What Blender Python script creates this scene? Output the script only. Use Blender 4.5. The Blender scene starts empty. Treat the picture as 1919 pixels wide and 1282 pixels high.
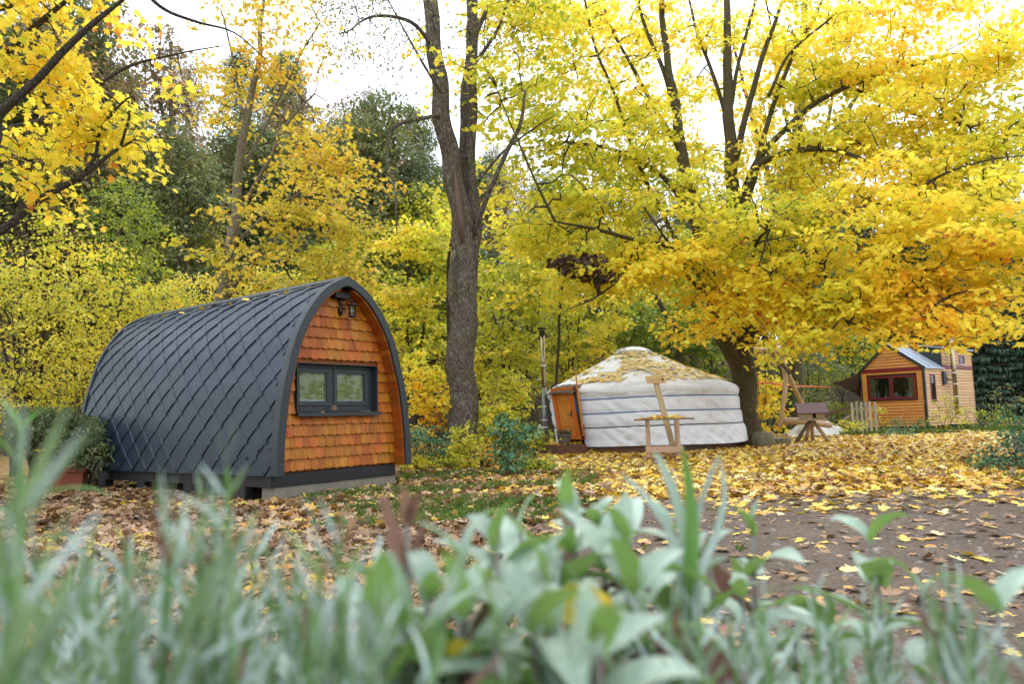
import bpy, bmesh, math, random
import numpy as np
from mathutils import Vector, Matrix, Euler

random.seed(7)
rng = np.random.default_rng(11)
C = bpy.context.scene.collection
sc = bpy.context.scene
R = math.radians

# ------------------------------------------------------------------ camera
FPX, CAMH = 1450.0, 0.95
ROLL, PITCH = R(1.65), R(5.55)
cam = bpy.data.cameras.new('camera')
cam.sensor_width = 36.0
cam.lens = FPX / 1919 * 36
cam.clip_start = 0.02
cam.clip_end = 2000
cam.dof.use_dof = True
cam.dof.focus_distance = 13.0
cam.dof.aperture_fstop = 3.9
camo = bpy.data.objects.new('camera', cam)
C.objects.link(camo)
camo.matrix_world = Matrix.Translation((0, 0, CAMH)) @ Matrix.Rotation(R(90) + PITCH, 4, 'X') @ Matrix.Rotation(-ROLL, 4, 'Z')
sc.camera = camo

# ------------------------------------------------------------------ light
SUN_EL, SUN_AZ = R(52), R(200)
world = bpy.data.worlds.new('World')
sc.world = world
world.use_nodes = True
nt = world.node_tree
nt.nodes.clear()
wo = nt.nodes.new('ShaderNodeOutputWorld')
bg = nt.nodes.new('ShaderNodeBackground')
sky = nt.nodes.new('ShaderNodeTexSky')
sky.sky_type = 'NISHITA'
sky.sun_disc = False
sky.sun_elevation = SUN_EL
sky.sun_rotation = SUN_AZ
hs = nt.nodes.new('ShaderNodeHueSaturation')
hs.inputs['Saturation'].default_value = 0.12
hs.inputs['Value'].default_value = 1.0
mx = nt.nodes.new('ShaderNodeMixRGB')
mx.inputs['Fac'].default_value = 0.72
cn = nt.nodes.new('ShaderNodeTexNoise'); cn.inputs['Scale'].default_value = 2.2; cn.inputs['Detail'].default_value = 5
cr = nt.nodes.new('ShaderNodeValToRGB')
cr.color_ramp.elements[0].position = .35; cr.color_ramp.elements[0].color = (.80, .84, .90, 1)
cr.color_ramp.elements[1].position = .62; cr.color_ramp.elements[1].color = (1, 1, 1, 1)
cm = nt.nodes.new('ShaderNodeMixRGB'); cm.blend_type = 'MULTIPLY'; cm.inputs['Fac'].default_value = 1
cm.inputs['Color2'].default_value = (10.4, 11.3, 12.8, 1)
tcw = nt.nodes.new('ShaderNodeTexCoord')
nt.links.new(tcw.outputs['Generated'], cn.inputs['Vector'])
nt.links.new(cn.outputs[0], cr.inputs[0]); nt.links.new(cr.outputs[0], cm.inputs['Color1'])
nt.links.new(cm.outputs[0], mx.inputs['Color2'])
nt.links.new(sky.outputs[0], hs.inputs['Color'])
nt.links.new(hs.outputs[0], mx.inputs['Color1'])
nt.links.new(mx.outputs[0], bg.inputs['Color'])
bg.inputs['Strength'].default_value = 0.15
nt.links.new(bg.outputs[0], wo.inputs['Surface'])
sl = bpy.data.lights.new('sun', 'SUN')
sl.energy = 1.5
sl.angle = R(30)
sl.color = (1.0, 0.98, 0.95)
so = bpy.data.objects.new('sun', sl)
C.objects.link(so)
so.rotation_euler = (R(90) - SUN_EL, 0, R(180) - SUN_AZ + R(180))
sc.view_settings.view_transform = 'Standard'
sc.view_settings.look = 'None'
sc.view_settings.gamma = 1.0
sc.view_settings.use_curve_mapping = False
sc.view_settings.exposure = 0.74
sc.cycles.max_bounces = 8
sc.cycles.diffuse_bounces = 4
sc.cycles.transmission_bounces = 6
sc.cycles.transparent_max_bounces = 8
sc.cycles.caustics_reflective = False
sc.cycles.caustics_refractive = False

# ------------------------------------------------------------------ placing helpers
def ray(px, py):
    u = (px - 959.5) / FPX
    v = -(py - 641) / FPX
    c, s = math.cos(ROLL), math.sin(ROLL)
    x = u * c + v * s
    y = -u * s + v * c
    cp, sp = math.cos(PITCH), math.sin(PITCH)
    return np.array([x, cp - y * sp, sp + y * cp])

def at(px, py, Y):
    d = ray(px, py)
    return np.array([0, 0, CAMH]) + d * (Y / d[1])

def gnd(px, py, z=0.0):
    d = ray(px, py)
    return np.array([0, 0, CAMH]) + d * ((z - CAMH) / d[2])

# smooth pseudo noise for numpy arrays
_ph = np.random.default_rng(3).uniform(0, 6.28, (14, 3))
_fr = np.random.default_rng(4).normal(0, 1, (14, 3, 3))
def snoise(p, scale=1.0, k=0):
    p = np.asarray(p, float) / scale
    o = np.zeros(p.shape[:-1])
    for i in range(5):
        f = _fr[(i + k) % 14]
        q = p @ f
        o = o + np.sin(q[..., 0] + _ph[(i + k) % 14, 0]) * np.sin(q[..., 1] + _ph[(i + k) % 14, 1])
    return o / 2.2

# ------------------------------------------------------------------ tagging
def tag(o, label=None, cat=None, group=None, kind=None):
    if label: o['label'] = label
    if cat: o['category'] = cat
    if group: o['group'] = group
    if kind: o['kind'] = kind
    return o

def thing(name, label, cat, loc=(0, 0, 0), rz=0.0, group=None):
    o = bpy.data.objects.new(name, None)
    o.empty_display_size = 0.2
    C.objects.link(o)
    o.location = loc
    o.rotation_euler = (0, 0, rz)
    return tag(o, label, cat, group)

def link(name, me, parent=None):
    o = bpy.data.objects.new(name, me)
    C.objects.link(o)
    if parent is not None:
        o.parent = parent
    return o

# ------------------------------------------------------------------ mesh builder
class MB:
    def __init__(s):
        s.v = []
        s.f = []
    def add(s, vs, fs):
        n = len(s.v)
        s.v += [tuple(map(float, p)) for p in vs]
        s.f += [tuple(i + n for i in f) for f in fs]
        return s
    def box(s, x0, x1, y0, y1, z0, z1):
        v = [(x0, y0, z0), (x1, y0, z0), (x1, y1, z0), (x0, y1, z0), (x0, y0, z1), (x1, y0, z1), (x1, y1, z1), (x0, y1, z1)]
        return s.add(v, [(0, 3, 2, 1), (4, 5, 6, 7), (0, 1, 5, 4), (1, 2, 6, 5), (2, 3, 7, 6), (3, 0, 4, 7)])
    def beam(s, a, b, w, h, up=(0, 0, 1)):
        a = np.array(a, float); b = np.array(b, float)
        d = b - a; d /= np.linalg.norm(d)
        x = np.cross(d, up); x /= np.linalg.norm(x)
        u = np.cross(x, d)
        v = []
        for p in (a, b):
            for sx, su in ((-1, -1), (1, -1), (1, 1), (-1, 1)):
                v.append(p + x * sx * w / 2 + u * su * h / 2)
        return s.add(v, [(3, 2, 1, 0), (4, 5, 6, 7), (0, 1, 5, 4), (1, 2, 6, 5), (2, 3, 7, 6), (3, 0, 4, 7)])
    def tube(s, pts, rad, n=8, caps=True, wob=0.0):
        pts = np.array(pts, float)
        k = len(pts)
        rad = np.broadcast_to(np.asarray(rad, float), (k,))
        t = np.gradient(pts, axis=0)
        t /= np.linalg.norm(t, axis=1)[:, None] + 1e-9
        ref = np.array([0.31, 0.17, 0.93]) if abs(t[0][2]) < 0.9 else np.array([0.97, 0.2, 0.05])
        v = []
        x = np.cross(t[0], ref); x /= np.linalg.norm(x)
        for i in range(k):
            x = x - t[i] * (x @ t[i]); x /= np.linalg.norm(x)
            y = np.cross(t[i], x)
            for j in range(n):
                a = 2 * math.pi * j / n
                r = rad[i] * (1 + wob * math.sin(3.1 * a + i * 0.7) + wob * random.uniform(-.6, .6))
                v.append(pts[i] + (x * math.cos(a) + y * math.sin(a)) * r)
        f = []
        for i in range(k - 1):
            for j in range(n):
                f.append((i * n + j, i * n + (j + 1) % n, (i + 1) * n + (j + 1) % n, (i + 1) * n + j))
        if caps:
            f.append(tuple(range(n))[::-1])
            f.append(tuple((k - 1) * n + j for j in range(n)))
        return s.add(v, f)
    def lathe(s, prof, n=24, c=(0, 0, 0), caps=True):
        v = []; f = []
        for (r, z) in prof:
            for j in range(n):
                a = 2 * math.pi * j / n
                v.append((c[0] + r * math.cos(a), c[1] + r * math.sin(a), c[2] + z))
        for i in range(len(prof) - 1):
            for j in range(n):
                f.append((i * n + j, i * n + (j + 1) % n, (i + 1) * n + (j + 1) % n, (i + 1) * n + j))
        if caps:
            f.append(tuple(range(n))[::-1])
            f.append(tuple((len(prof) - 1) * n + j for j in range(n)))
        return s.add(v, f)
    def slab(s, poly, off):
        """closed polygon (3D points) extruded by vector off"""
        n = len(poly); off = np.array(off, float)
        p = [np.array(q, float) for q in poly]
        v = p + [q + off for q in p]
        f = [tuple(range(n))[::-1], tuple(range(n, 2 * n))]
        for i in range(n):
            j = (i + 1) % n
            f.append((i, j, n + j, n + i))
        return s.add(v, f)
    def mesh(s, name, mat=None, smooth=False, fix=True):
        me = bpy.data.meshes.new(name)
        me.from_pydata(s.v, [], s.f)
        me.update()
        if fix:
            bm = bmesh.new(); bm.from_mesh(me)
            bmesh.ops.recalc_face_normals(bm, faces=bm.faces)
            bm.to_mesh(me); bm.free()
        if mat: me.materials.append(mat)
        if smooth:
            me.polygons.foreach_set('use_smooth', [True] * len(me.polygons))
        return me
    def build(s, name, mat, parent=None, smooth=False, bevel=0.0, fix=True):
        o = link(name, s.mesh(name, mat, smooth, fix), parent)
        if bevel:
            m = o.modifiers.new('bevel', 'BEVEL'); m.width = bevel; m.segments = 2; m.limit_method = 'ANGLE'
        return o

def np_mesh(name, verts, polys, mat, tint=None, smooth=False):
    """verts (N,3); polys list of (M,k) index arrays; tint per face"""
    me = bpy.data.meshes.new(name)
    me.vertices.add(len(verts))
    me.vertices.foreach_set('co', np.ascontiguousarray(verts, dtype=np.float32).ravel())
    li = np.concatenate([p.ravel() for p in polys]).astype(np.int32)
    lt = np.concatenate([np.full(len(p), p.shape[1]) for p in polys])
    ls = np.concatenate([[0], np.cumsum(lt)[:-1]]).astype(np.int32)
    me.loops.add(len(li)); me.loops.foreach_set('vertex_index', li)
    me.polygons.add(len(lt)); me.polygons.foreach_set('loop_start', ls)
    if tint is not None:
        a = me.attributes.new('tint', 'FLOAT', 'FACE')
        a.data.foreach_set('value', np.ascontiguousarray(tint, dtype=np.float32))
    me.update(calc_edges=True)
    me.validate()
    if smooth:
        me.polygons.foreach_set('use_smooth', [True] * len(me.polygons))
    me.materials.append(mat)
    return me

# ------------------------------------------------------------------ materials
def newmat(name):
    m = bpy.data.materials.new(name)
    m.use_nodes = True
    n = m.node_tree.nodes; n.clear()
    out = n.new('ShaderNodeOutputMaterial')
    return m, m.node_tree, out

def nd(t, typ, ins=None, **kw):
    n = t.nodes.new(typ)
    for k, v in kw.items(): setattr(n, k, v)
    for k, v in (ins or {}).items():
        if hasattr(v, 'bl_rna') and not isinstance(v, (int, float)):
            t.links.new(v, n.inputs[k])
        else:
            n.inputs[k].default_value = v
    return n

def ramp(t, fac, stops, interp='LINEAR'):
    n = t.nodes.new('ShaderNodeValToRGB')
    e = n.color_ramp.elements
    n.color_ramp.interpolation = interp
    e[0].position, e[0].color = stops[0][0], (*stops[0][1], 1)
    e[1].position, e[1].color = stops[-1][0], (*stops[-1][1], 1)
    for p, c in stops[1:-1]:
        x = e.new(p); x.color = (*c, 1)
    t.links.new(fac, n.inputs[0])
    return n.outputs[0]

def coords(t, scale=(1, 1, 1), rnd=0.0):
    tc = nd(t, 'ShaderNodeTexCoord')
    mp = nd(t, 'ShaderNodeMapping', {'Vector': tc.outputs['Object'], 'Scale': scale})
    if rnd:
        oi = nd(t, 'ShaderNodeObjectInfo')
        mu = nd(t, 'ShaderNodeMath', {0: oi.outputs['Random'], 1: rnd}, operation='MULTIPLY')
        t.links.new(mu.outputs[0], mp.inputs['Location'])
    return mp.outputs[0]

def principled(t, out, col, rough=0.6, spec=0.4, metal=0.0, bump=None, bs=0.3, bd=0.02):
    p = nd(t, 'ShaderNodeBsdfPrincipled', {'Roughness': rough, 'Metallic': metal})
    p.inputs['Specular IOR Level'].default_value = spec
    if isinstance(col, tuple): p.inputs['Base Color'].default_value = (*col[:3], 1)
    else: t.links.new(col, p.inputs['Base Color'])
    if bump is not None:
        b = nd(t, 'ShaderNodeBump', {'Strength': bs, 'Distance': bd, 'Height': bump})
        t.links.new(b.outputs[0], p.inputs['Normal'])
    t.links.new(p.outputs[0], out.inputs['Surface'])
    return p

def mat_plain(name, col, rough=0.5, metal=0.0, spec=0.4, var=0.12, nscale=9.0, bs=0.08, objvar=0.0):
    m, t, out = newmat(name)
    v = coords(t)
    n = nd(t, 'ShaderNodeTexNoise', {'Vector': v, 'Scale': nscale, 'Detail': 6.0, 'Roughness': 0.65})
    c = ramp(t, n.outputs[0], [(0.25, tuple(x * (1 - var) for x in col)), (0.75, tuple(min(1, x * (1 + var)) for x in col))])
    if objvar:
        oi = nd(t, 'ShaderNodeObjectInfo')
        mr_ = nd(t, 'ShaderNodeMapRange', {0: oi.outputs['Random'], 3: 1 - objvar, 4: 1 + objvar})
        c = nd(t, 'ShaderNodeHueSaturation', {'Color': c, 'Value': mr_.outputs[0]}).outputs[0]
    p = principled(t, out, c, rough, spec, metal, n.outputs[0], bs, 0.01)
    rr = nd(t, 'ShaderNodeMapRange', {0: n.outputs[0], 3: max(0.03, rough - 0.1), 4: min(1, rough + 0.12)})
    t.links.new(rr.outputs[0], p.inputs['Roughness'])
    return m

def mat_wood(name, dark, light, axis='Z', scale=6.0, rough=0.55, objvar=0.25, knots=True, spec=0.3, grey=None):
    m, t, out = newmat(name)
    st = {'X': (0.12, 1, 1), 'Y': (1, 0.12, 1), 'Z': (1, 1, 0.12)}[axis]
    v = coords(t, st, rnd=37.0)
    n1 = nd(t, 'ShaderNodeTexNoise', {'Vector': v, 'Scale': scale * 5, 'Detail': 7.0, 'Roughness': 0.6, 'Distortion': 1.2})
    n2 = nd(t, 'ShaderNodeTexNoise', {'Vector': v, 'Scale': scale * 0.9, 'Detail': 3.0})
    mixf = nd(t, 'ShaderNodeMath', {0: n1.outputs[0], 1: n2.outputs[0]}, operation='ADD')
    c = ramp(t, mixf.outputs[0], [(0.72, dark), (1.02, tuple((a + b) / 2 for a, b in zip(dark, light))), (1.25, light)])
    if grey:
        n4 = nd(t, 'ShaderNodeTexNoise', {'Vector': coords(t), 'Scale': 1.7, 'Detail': 5.0})
        f = ramp(t, n4.outputs[0], [(0.42, (0, 0, 0)), (0.62, (1, 1, 1))])
        g = nd(t, 'ShaderNodeMixRGB', {'Fac': f, 'Color1': c, 'Color2': (*grey, 1)})
        c = g.outputs[0]
    if knots:
        v3 = coords(t, {'X': (0.35, 1, 1), 'Y': (1, 0.35, 1), 'Z': (1, 1, 0.35)}[axis], rnd=91.0)
        vo = nd(t, 'ShaderNodeTexVoronoi', {'Vector': v3, 'Scale': 7.0, 'Randomness': 1.0})
        kf = ramp(t, vo.outputs['Distance'], [(0.03, (1, 1, 1)), (0.10, (0, 0, 0))])
        g = nd(t, 'ShaderNodeMixRGB', {'Fac': kf, 'Color1': c, 'Color2': (*[x * 0.3 for x in dark], 1)})
        c = g.outputs[0]
    oi = nd(t, 'ShaderNodeObjectInfo')
    mr = nd(t, 'ShaderNodeMapRange', {0: oi.outputs['Random'], 3: 1 - objvar, 4: 1 + objvar})
    fh = nd(t, 'ShaderNodeMath', {0: oi.outputs['Random'], 1: 7.31}, operation='MULTIPLY')
    fr = nd(t, 'ShaderNodeMath', {0: fh.outputs[0]}, operation='FRACT')
    mh = nd(t, 'ShaderNodeMapRange', {0: fr.outputs[0], 3: 0.5 - objvar * 0.075, 4: 0.5 + objvar * 0.06})
    h = nd(t, 'ShaderNodeHueSaturation', {'Color': c, 'Value': mr.outputs[0], 'Hue': mh.outputs[0]})
    principled(t, out, h.outputs[0], rough, spec, 0, mixf.outputs[0], 0.25, 0.006)
    return m

def mat_bark(name, dark, light, scale=1.0, moss=0.35, lichen=0.2):
    m, t, out = newmat(name)
    v = coords(t, (1, 1, 0.22))
    w = nd(t, 'ShaderNodeTexNoise', {'Vector': v, 'Scale': 16.0 * scale, 'Detail': 8.0, 'Roughness': 0.7, 'Distortion': 1.5})
    vo = nd(t, 'ShaderNodeTexVoronoi', {'Vector': v, 'Scale': 30.0 * scale}, feature='DISTANCE_TO_EDGE')
    cr = nd(t, 'ShaderNodeMath', {0: vo.outputs[0], 1: 3.2}, operation='MULTIPLY')
    crc = nd(t, 'ShaderNodeMath', {0: cr.outputs[0], 1: 0.5}, operation='MINIMUM')
    hgt = nd(t, 'ShaderNodeMath', {0: crc.outputs[0], 1: w.outputs[0]}, operation='ADD')
    c = ramp(t, hgt.outputs[0], [(0.38, tuple(x * 0.45 for x in dark)), (0.62, dark), (0.95, light)])
    v2 = coords(t)
    n2 = nd(t, 'ShaderNodeTexNoise', {'Vector': v2, 'Scale': 1.3, 'Detail': 7.0, 'Roughness': 0.7})
    mf = ramp(t, n2.outputs[0], [(0.56 - moss * 0.15, (0, 0, 0)), (0.70 - moss * 0.1, (1, 1, 1))])
    mfs = nd(t, 'ShaderNodeMath', {0: mf, 1: moss * 1.6}, operation='MULTIPLY')
    mg = nd(t, 'ShaderNodeMixRGB', {'Fac': mfs.outputs[0], 'Color1': c, 'Color2': (0.085, 0.095, 0.02, 1)})
    n3 = nd(t, 'ShaderNodeTexNoise', {'Vector': v2, 'Scale': 9.0, 'Detail': 5.0})
    lf = ramp(t, n3.outputs[0], [(0.58, (0, 0, 0)), (0.66, (1, 1, 1))])
    ls = nd(t, 'ShaderNodeMath', {0: lf, 1: lichen}, operation='MULTIPLY')
    mg2 = nd(t, 'ShaderNodeMixRGB', {'Fac': ls.outputs[0], 'Color1': mg.outputs[0], 'Color2': (0.32, 0.34, 0.27, 1)})
    principled(t, out, mg2.outputs[0], 0.9, 0.15, 0, hgt.outputs[0], 0.9, 0.03)
    return m

def mat_leaf(name, stops, trans=0.42, rough=0.5, spec=0.25, sat=1.1):
    m, t, out = newmat(name)
    a = nd(t, 'ShaderNodeAttribute', attribute_name='tint')
    c = ramp(t, a.outputs['Fac'], stops)
    p = nd(t, 'ShaderNodeBsdfPrincipled', {'Base Color': c, 'Roughness': rough})
    p.inputs['Specular IOR Level'].default_value = spec
    h = nd(t, 'ShaderNodeHueSaturation', {'Color': c, 'Saturation': sat, 'Value': 1.1})
    tr = nd(t, 'ShaderNodeBsdfTranslucent', {'Color': h.outputs[0]})
    mxs = nd(t, 'ShaderNodeMixShader', {0: trans, 1: p.outputs[0], 2: tr.outputs[0]})
    t.links.new(mxs.outputs[0], out.inputs['Surface'])
    return m

def mat_fresh(name, top, under, trans=0.35, rough=0.6, objvar=0.18):
    """two-sided leaf of the herb bed: pale felted top, greener underside"""
    m, t, out = newmat(name)
    v = coords(t, (1, 1, 1), rnd=11.0)
    n = nd(t, 'ShaderNodeTexNoise', {'Vector': v, 'Scale': 14.0, 'Detail': 5.0})
    g = nd(t, 'ShaderNodeNewGeometry')
    mx_ = nd(t, 'ShaderNodeMixRGB', {'Fac': g.outputs['Backfacing'], 'Color1': (*top, 1), 'Color2': (*under, 1)})
    oi = nd(t, 'ShaderNodeObjectInfo')
    mr = nd(t, 'ShaderNodeMapRange', {0: oi.outputs['Random'], 3: 1 - objvar, 4: 1 + objvar})
    mv = nd(t, 'ShaderNodeMapRange', {0: n.outputs[0], 1: 0.3, 2: 0.7, 3: 0.86, 4: 1.12})
    mm = nd(t, 'ShaderNodeMath', {0: mr.outputs[0], 1: mv.outputs[0]}, operation='MULTIPLY')
    h = nd(t, 'ShaderNodeHueSaturation', {'Color': mx_.outputs[0], 'Value': mm.outputs[0]})
    p = nd(t, 'ShaderNodeBsdfPrincipled', {'Base Color': h.outputs[0], 'Roughness': rough})
    p.inputs['Specular IOR Level'].default_value = 0.3
    tr = nd(t, 'ShaderNodeBsdfTranslucent', {'Color': (*[min(1, x * 1.2) for x in under], 1)})
    mxs = nd(t, 'ShaderNodeMixShader', {0: trans, 1: p.outputs[0], 2: tr.outputs[0]})
    t.links.new(mxs.outputs[0], out.inputs['Surface'])
    return m

def mat_glass(name, tint=(0.75, 0.8, 0.75)):
    m, t, out = newmat(name)
    g = nd(t, 'ShaderNodeBsdfGlossy', {'Color': (0.9, 0.9, 0.9, 1), 'Roughness': 0.02})
    tr = nd(t, 'ShaderNodeBsdfTransparent', {'Color': (*tint, 1)})
    fr = nd(t, 'ShaderNodeFresnel', {'IOR': 1.3})
    f2 = nd(t, 'ShaderNodeMath', {0: fr.outputs[0], 1: 0.0}, operation='ADD')
    mxs = nd(t, 'ShaderNodeMixShader', {0: f2.outputs[0], 1: tr.outputs[0], 2: g.outputs[0]})
    t.links.new(mxs.outputs[0], out.inputs['Surface'])
    return m

M = {}
YEL = [(0.0, (.17, .27, .03)), (0.20, (.38, .44, .04)), (0.40, (.74, .69, .07)), (0.62, (.92, .76, .08)), (0.80, (.92, .65, .065)), (0.92, (.80, .38, .04)), (1.0, (.50, .17, .05))]
M['maple'] = mat_leaf('maple leaf yellow', YEL, 0.58, sat=1.0, spec=.2)
M['hazel'] = mat_leaf('yellow understory leaf', [(0, (.18, .25, .03)), (.35, (.44, .45, .045)), (.7, (.74, .62, .06)), (1, (.78, .54, .12))], 0.48, sat=1.0)
M['amber'] = mat_leaf('amber leaf', [(0, (.52, .46, .045)), (.4, (.76, .56, .055)), (.7, (.72, .40, .05)), (1, (.26, .12, .045))], 0.45, sat=1.0)
M['ygreen'] = mat_leaf('yellow green leaf', [(0, (.08, .15, .025)), (.35, (.26, .32, .035)), (.65, (.55, .54, .05)), (1, (.84, .64, .06))], 0.45, sat=1.0)
M['alder'] = mat_leaf('dull green leaf', [(0, (.10, .13, .055)), (.5, (.20, .22, .085)), (.85, (.32, .30, .09)), (1, (.44, .34, .08))], 0.38)
M['darkgreen'] = mat_leaf('dark wood leaf', [(0, (.07, .10, .045)), (.5, (.14, .17, .07)), (.85, (.22, .22, .085)), (1, (.34, .28, .07))], 0.35)
M['brownleaf'] = mat_leaf('brown wood leaf', [(0, (.15, .12, .06)), (.5, (.28, .20, .09)), (1, (.44, .28, .09))], 0.35)
M['needle'] = mat_leaf('conifer needle', [(0, (.03, .055, .035)), (.6, (.055, .095, .055)), (1, (.10, .14, .07))], 0.12, 0.6)
M['teal'] = mat_leaf('blue green shrub leaf', [(0, (.05, .13, .06)), (.6, (.10, .22, .11)), (1, (.22, .30, .10))], 0.3)
M['litter'] = mat_leaf('fallen leaf yellow', [(0, (.13, .06, .03)), (.18, (.32, .13, .035)), (.34, (.55, .28, .05)), (.55, (.66, .42, .05)), (.78, (.72, .52, .08)), (1, (.74, .64, .28))], 0.15, 0.55)
M['brownlitter'] = mat_leaf('fallen leaf brown', [(0, (.06, .035, .02)), (.3, (.16, .08, .035)), (.6, (.29, .165, .08)), (.82, (.42, .30, .19)), (.93, (.50, .24, .04)), (1, (.58, .42, .08))], 0.12, 0.6)
M['grass'] = mat_leaf('grass blade', [(0, (.05, .085, .018)), (.6, (.10, .165, .03)), (1, (.22, .23, .06))], 0.3)
M['bark_grey'] = mat_bark('furrowed grey bark', (.068, .050, .036), (.155, .122, .092), 1.0, 0.30, 0.35)
M['bark_maple'] = mat_bark('smooth maple bark', (.066, .050, .026), (.13, .10, .058), 1.6, 0.45, 0.12)
M['bark_pale'] = mat_bark('pale young bark', (.15, .12, .07), (.26, .22, .145), 1.8, 0.25, 0.3)
M['bark_dark'] = mat_bark('dark twig bark', (.045, .035, .028), (.10, .08, .06), 2.0, 0.15, 0.1)
M['slate'] = mat_plain('anthracite metal tile', (.016, .027, .043), 0.38, 0.0, 0.32, 0.10, 3.0, 0.03, objvar=.14)
M['anth'] = mat_plain('anthracite trim', (.020, .027, .031), 0.45, 0.0, 0.45, 0.08)
M['black'] = mat_plain('black paint', (.012, .012, .013), 0.55)
M['under'] = mat_plain('dark underlay', (.008, .008, .009), 0.9)
M['shingle'] = mat_wood('larch shingle', (.21, .050, .004), (.46, .155, .013), 'Z', 6.0, 0.5, 0.20)
M['soffit'] = mat_wood('cedar soffit board', (.17, .036, .004), (.34, .095, .010), 'Y', 5.0, 0.5, 0.16)
M['concrete'] = mat_plain('weathered concrete', (.21, .185, .145), 0.9, 0, 0.2, 0.25, 5.0, 0.3)
M['board'] = mat_wood('oiled larch board', (.44, .17, .035), (.66, .31, .075), 'X', 4.0, 0.55, 0.08)
M['board_side'] = mat_wood('pale larch board', (.48, .26, .11), (.68, .42, .20), 'Y', 4.0, 0.6, 0.08)
M['red'] = mat_plain('dark red paint', (.17, .012, .016), 0.4)
M['zinc'] = mat_plain('zinc sheet', (.44, .49, .55), 0.35, 0.6, 0.5, 0.10)
M['steel'] = mat_plain('stainless flue', (.36, .30, .19), 0.25, 1.0, 0.5, 0.08)  # golden brown reflection put into the metal colour
M['tin'] = mat_plain('galvanised steel', (.22, .23, .235), 0.4, 0.8, 0.5, 0.15)
M['lampiron'] = mat_plain('aged iron', (.035, .028, .022), 0.4, 0.7, 0.5, 0.3, 30)
M['glass'] = mat_glass('window glass')
M['blind'] = mat_plain('pleated blind cloth', (.66, .62, .34), 0.8, 0, 0.2, 0.05)  # yellow green reflected in the panes is put into the cloth colour
M['pvc'] = mat_plain('white plastic', (.72, .74, .75), 0.35, 0, 0.4, 0.04)
M['curtain'] = mat_plain('cream curtain', (.70, .64, .50), 0.85, 0, 0.2, 0.05)
M['dorwood'] = mat_wood('varnished pine door', (.46, .15, .02), (.70, .30, .05), 'Z', 6.0, 0.4, 0.05)
M['dorframe'] = mat_wood('red varnished pine', (.42, .09, .012), (.62, .18, .025), 'Z', 6.0, 0.4, 0.05)
M['deck'] = mat_wood('brown stained timber', (.075, .035, .02), (.15, .075, .045), 'X', 5.0, 0.7, 0.12)
M['plank'] = mat_wood('weathered table timber', (.26, .16, .09), (.46, .31, .19), 'Z', 5.0, 0.7, 0.12)
M['signwood'] = mat_wood('planed sign board', (.40, .24, .10), (.56, .36, .17), 'X', 4.0, 0.6, 0.06)
M['postwood'] = mat_wood('greyed post timber', (.26, .18, .09), (.42, .31, .18), 'Z', 4.0, 0.7, 0.1)
M['log'] = mat_wood('peeled log', (.30, .19, .09), (.50, .36, .21), 'Z', 5.0, 0.65, 0.15)
M['logdark'] = mat_wood('dark weathered pole', (.08, .055, .035), (.16, .12, .08), 'Z', 5.0, 0.75, 0.1)
M['grey_timber'] = mat_wood('silvered timber', (.24, .20, .15), (.44, .39, .31), 'Z', 5.0, 0.8, 0.15)
M['rope_blue'] = mat_plain('blue rope', (.02, .09, .30), 0.6, 0, 0.3, 0.2, 60)
M['rope_dark'] = mat_plain('dark rope', (.03, .04, .045), 0.7, 0, 0.3, 0.2, 60)
M['stone'] = mat_plain('mossy stone', (.17, .16, .105), 0.95, 0, 0.2, 0.45, 6.0, 0.5)
M['purple'] = mat_plain('purple brown roof felt', (.115, .055, .062), 0.6, 0, 0.3, 0.2, 20)
M['sail'] = mat_plain('brown sail cloth', (.085, .058, .045), 0.85, 0, 0.2, 0.12)
M['terracotta'] = mat_plain('terracotta plastic', (.22, .062, .035), 0.6, 0, 0.3, 0.15)
M['tarp'] = mat_plain('grey white tarp', (.52, .50, .46), 0.6, 0, 0.3, 0.2, 4.0)
M['orange_strap'] = mat_plain('orange strap', (.75, .13, .03), 0.6)
M['interior'] = mat_plain('dim room', (.05, .045, .035), 0.9)
M['soil'] = mat_plain('garden soil', (.055, .04, .028), 0.95, 0, 0.2, 0.4, 12, 0.6)
M['potgrey'] = mat_plain('grey pot', (.13, .11, .085), 0.8)
M['heather'] = mat_plain('heather bloom', (.32, .06, .10), 0.8)
M['ink'] = mat_plain('burnt engraving', (.12, .06, .025), 0.9)
M['sage'] = mat_fresh('sage leaf', (.30, .385, .30), (.19, .31, .075), 0.26, rough=.5, objvar=.28)
M['lav'] = mat_fresh('lavender leaf', (.40, .485, .445), (.22, .32, .15), 0.22, rough=.5, objvar=.32)
M['blade'] = mat_fresh('green blade', (.10, .21, .05), (.14, .27, .06), 0.30)
M['drybrown'] = mat_fresh('withered leaf', (.15, .075, .05), (.21, .11, .075), 0.2)
M['sageyellow'] = mat_fresh('yellowed leaf', (.50, .37, .02), (.55, .40, .03), 0.35)
M['sagestem'] = mat_plain('purple green stem', (.16, .15, .13), 0.7, 0, 0.3, 0.3)

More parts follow.
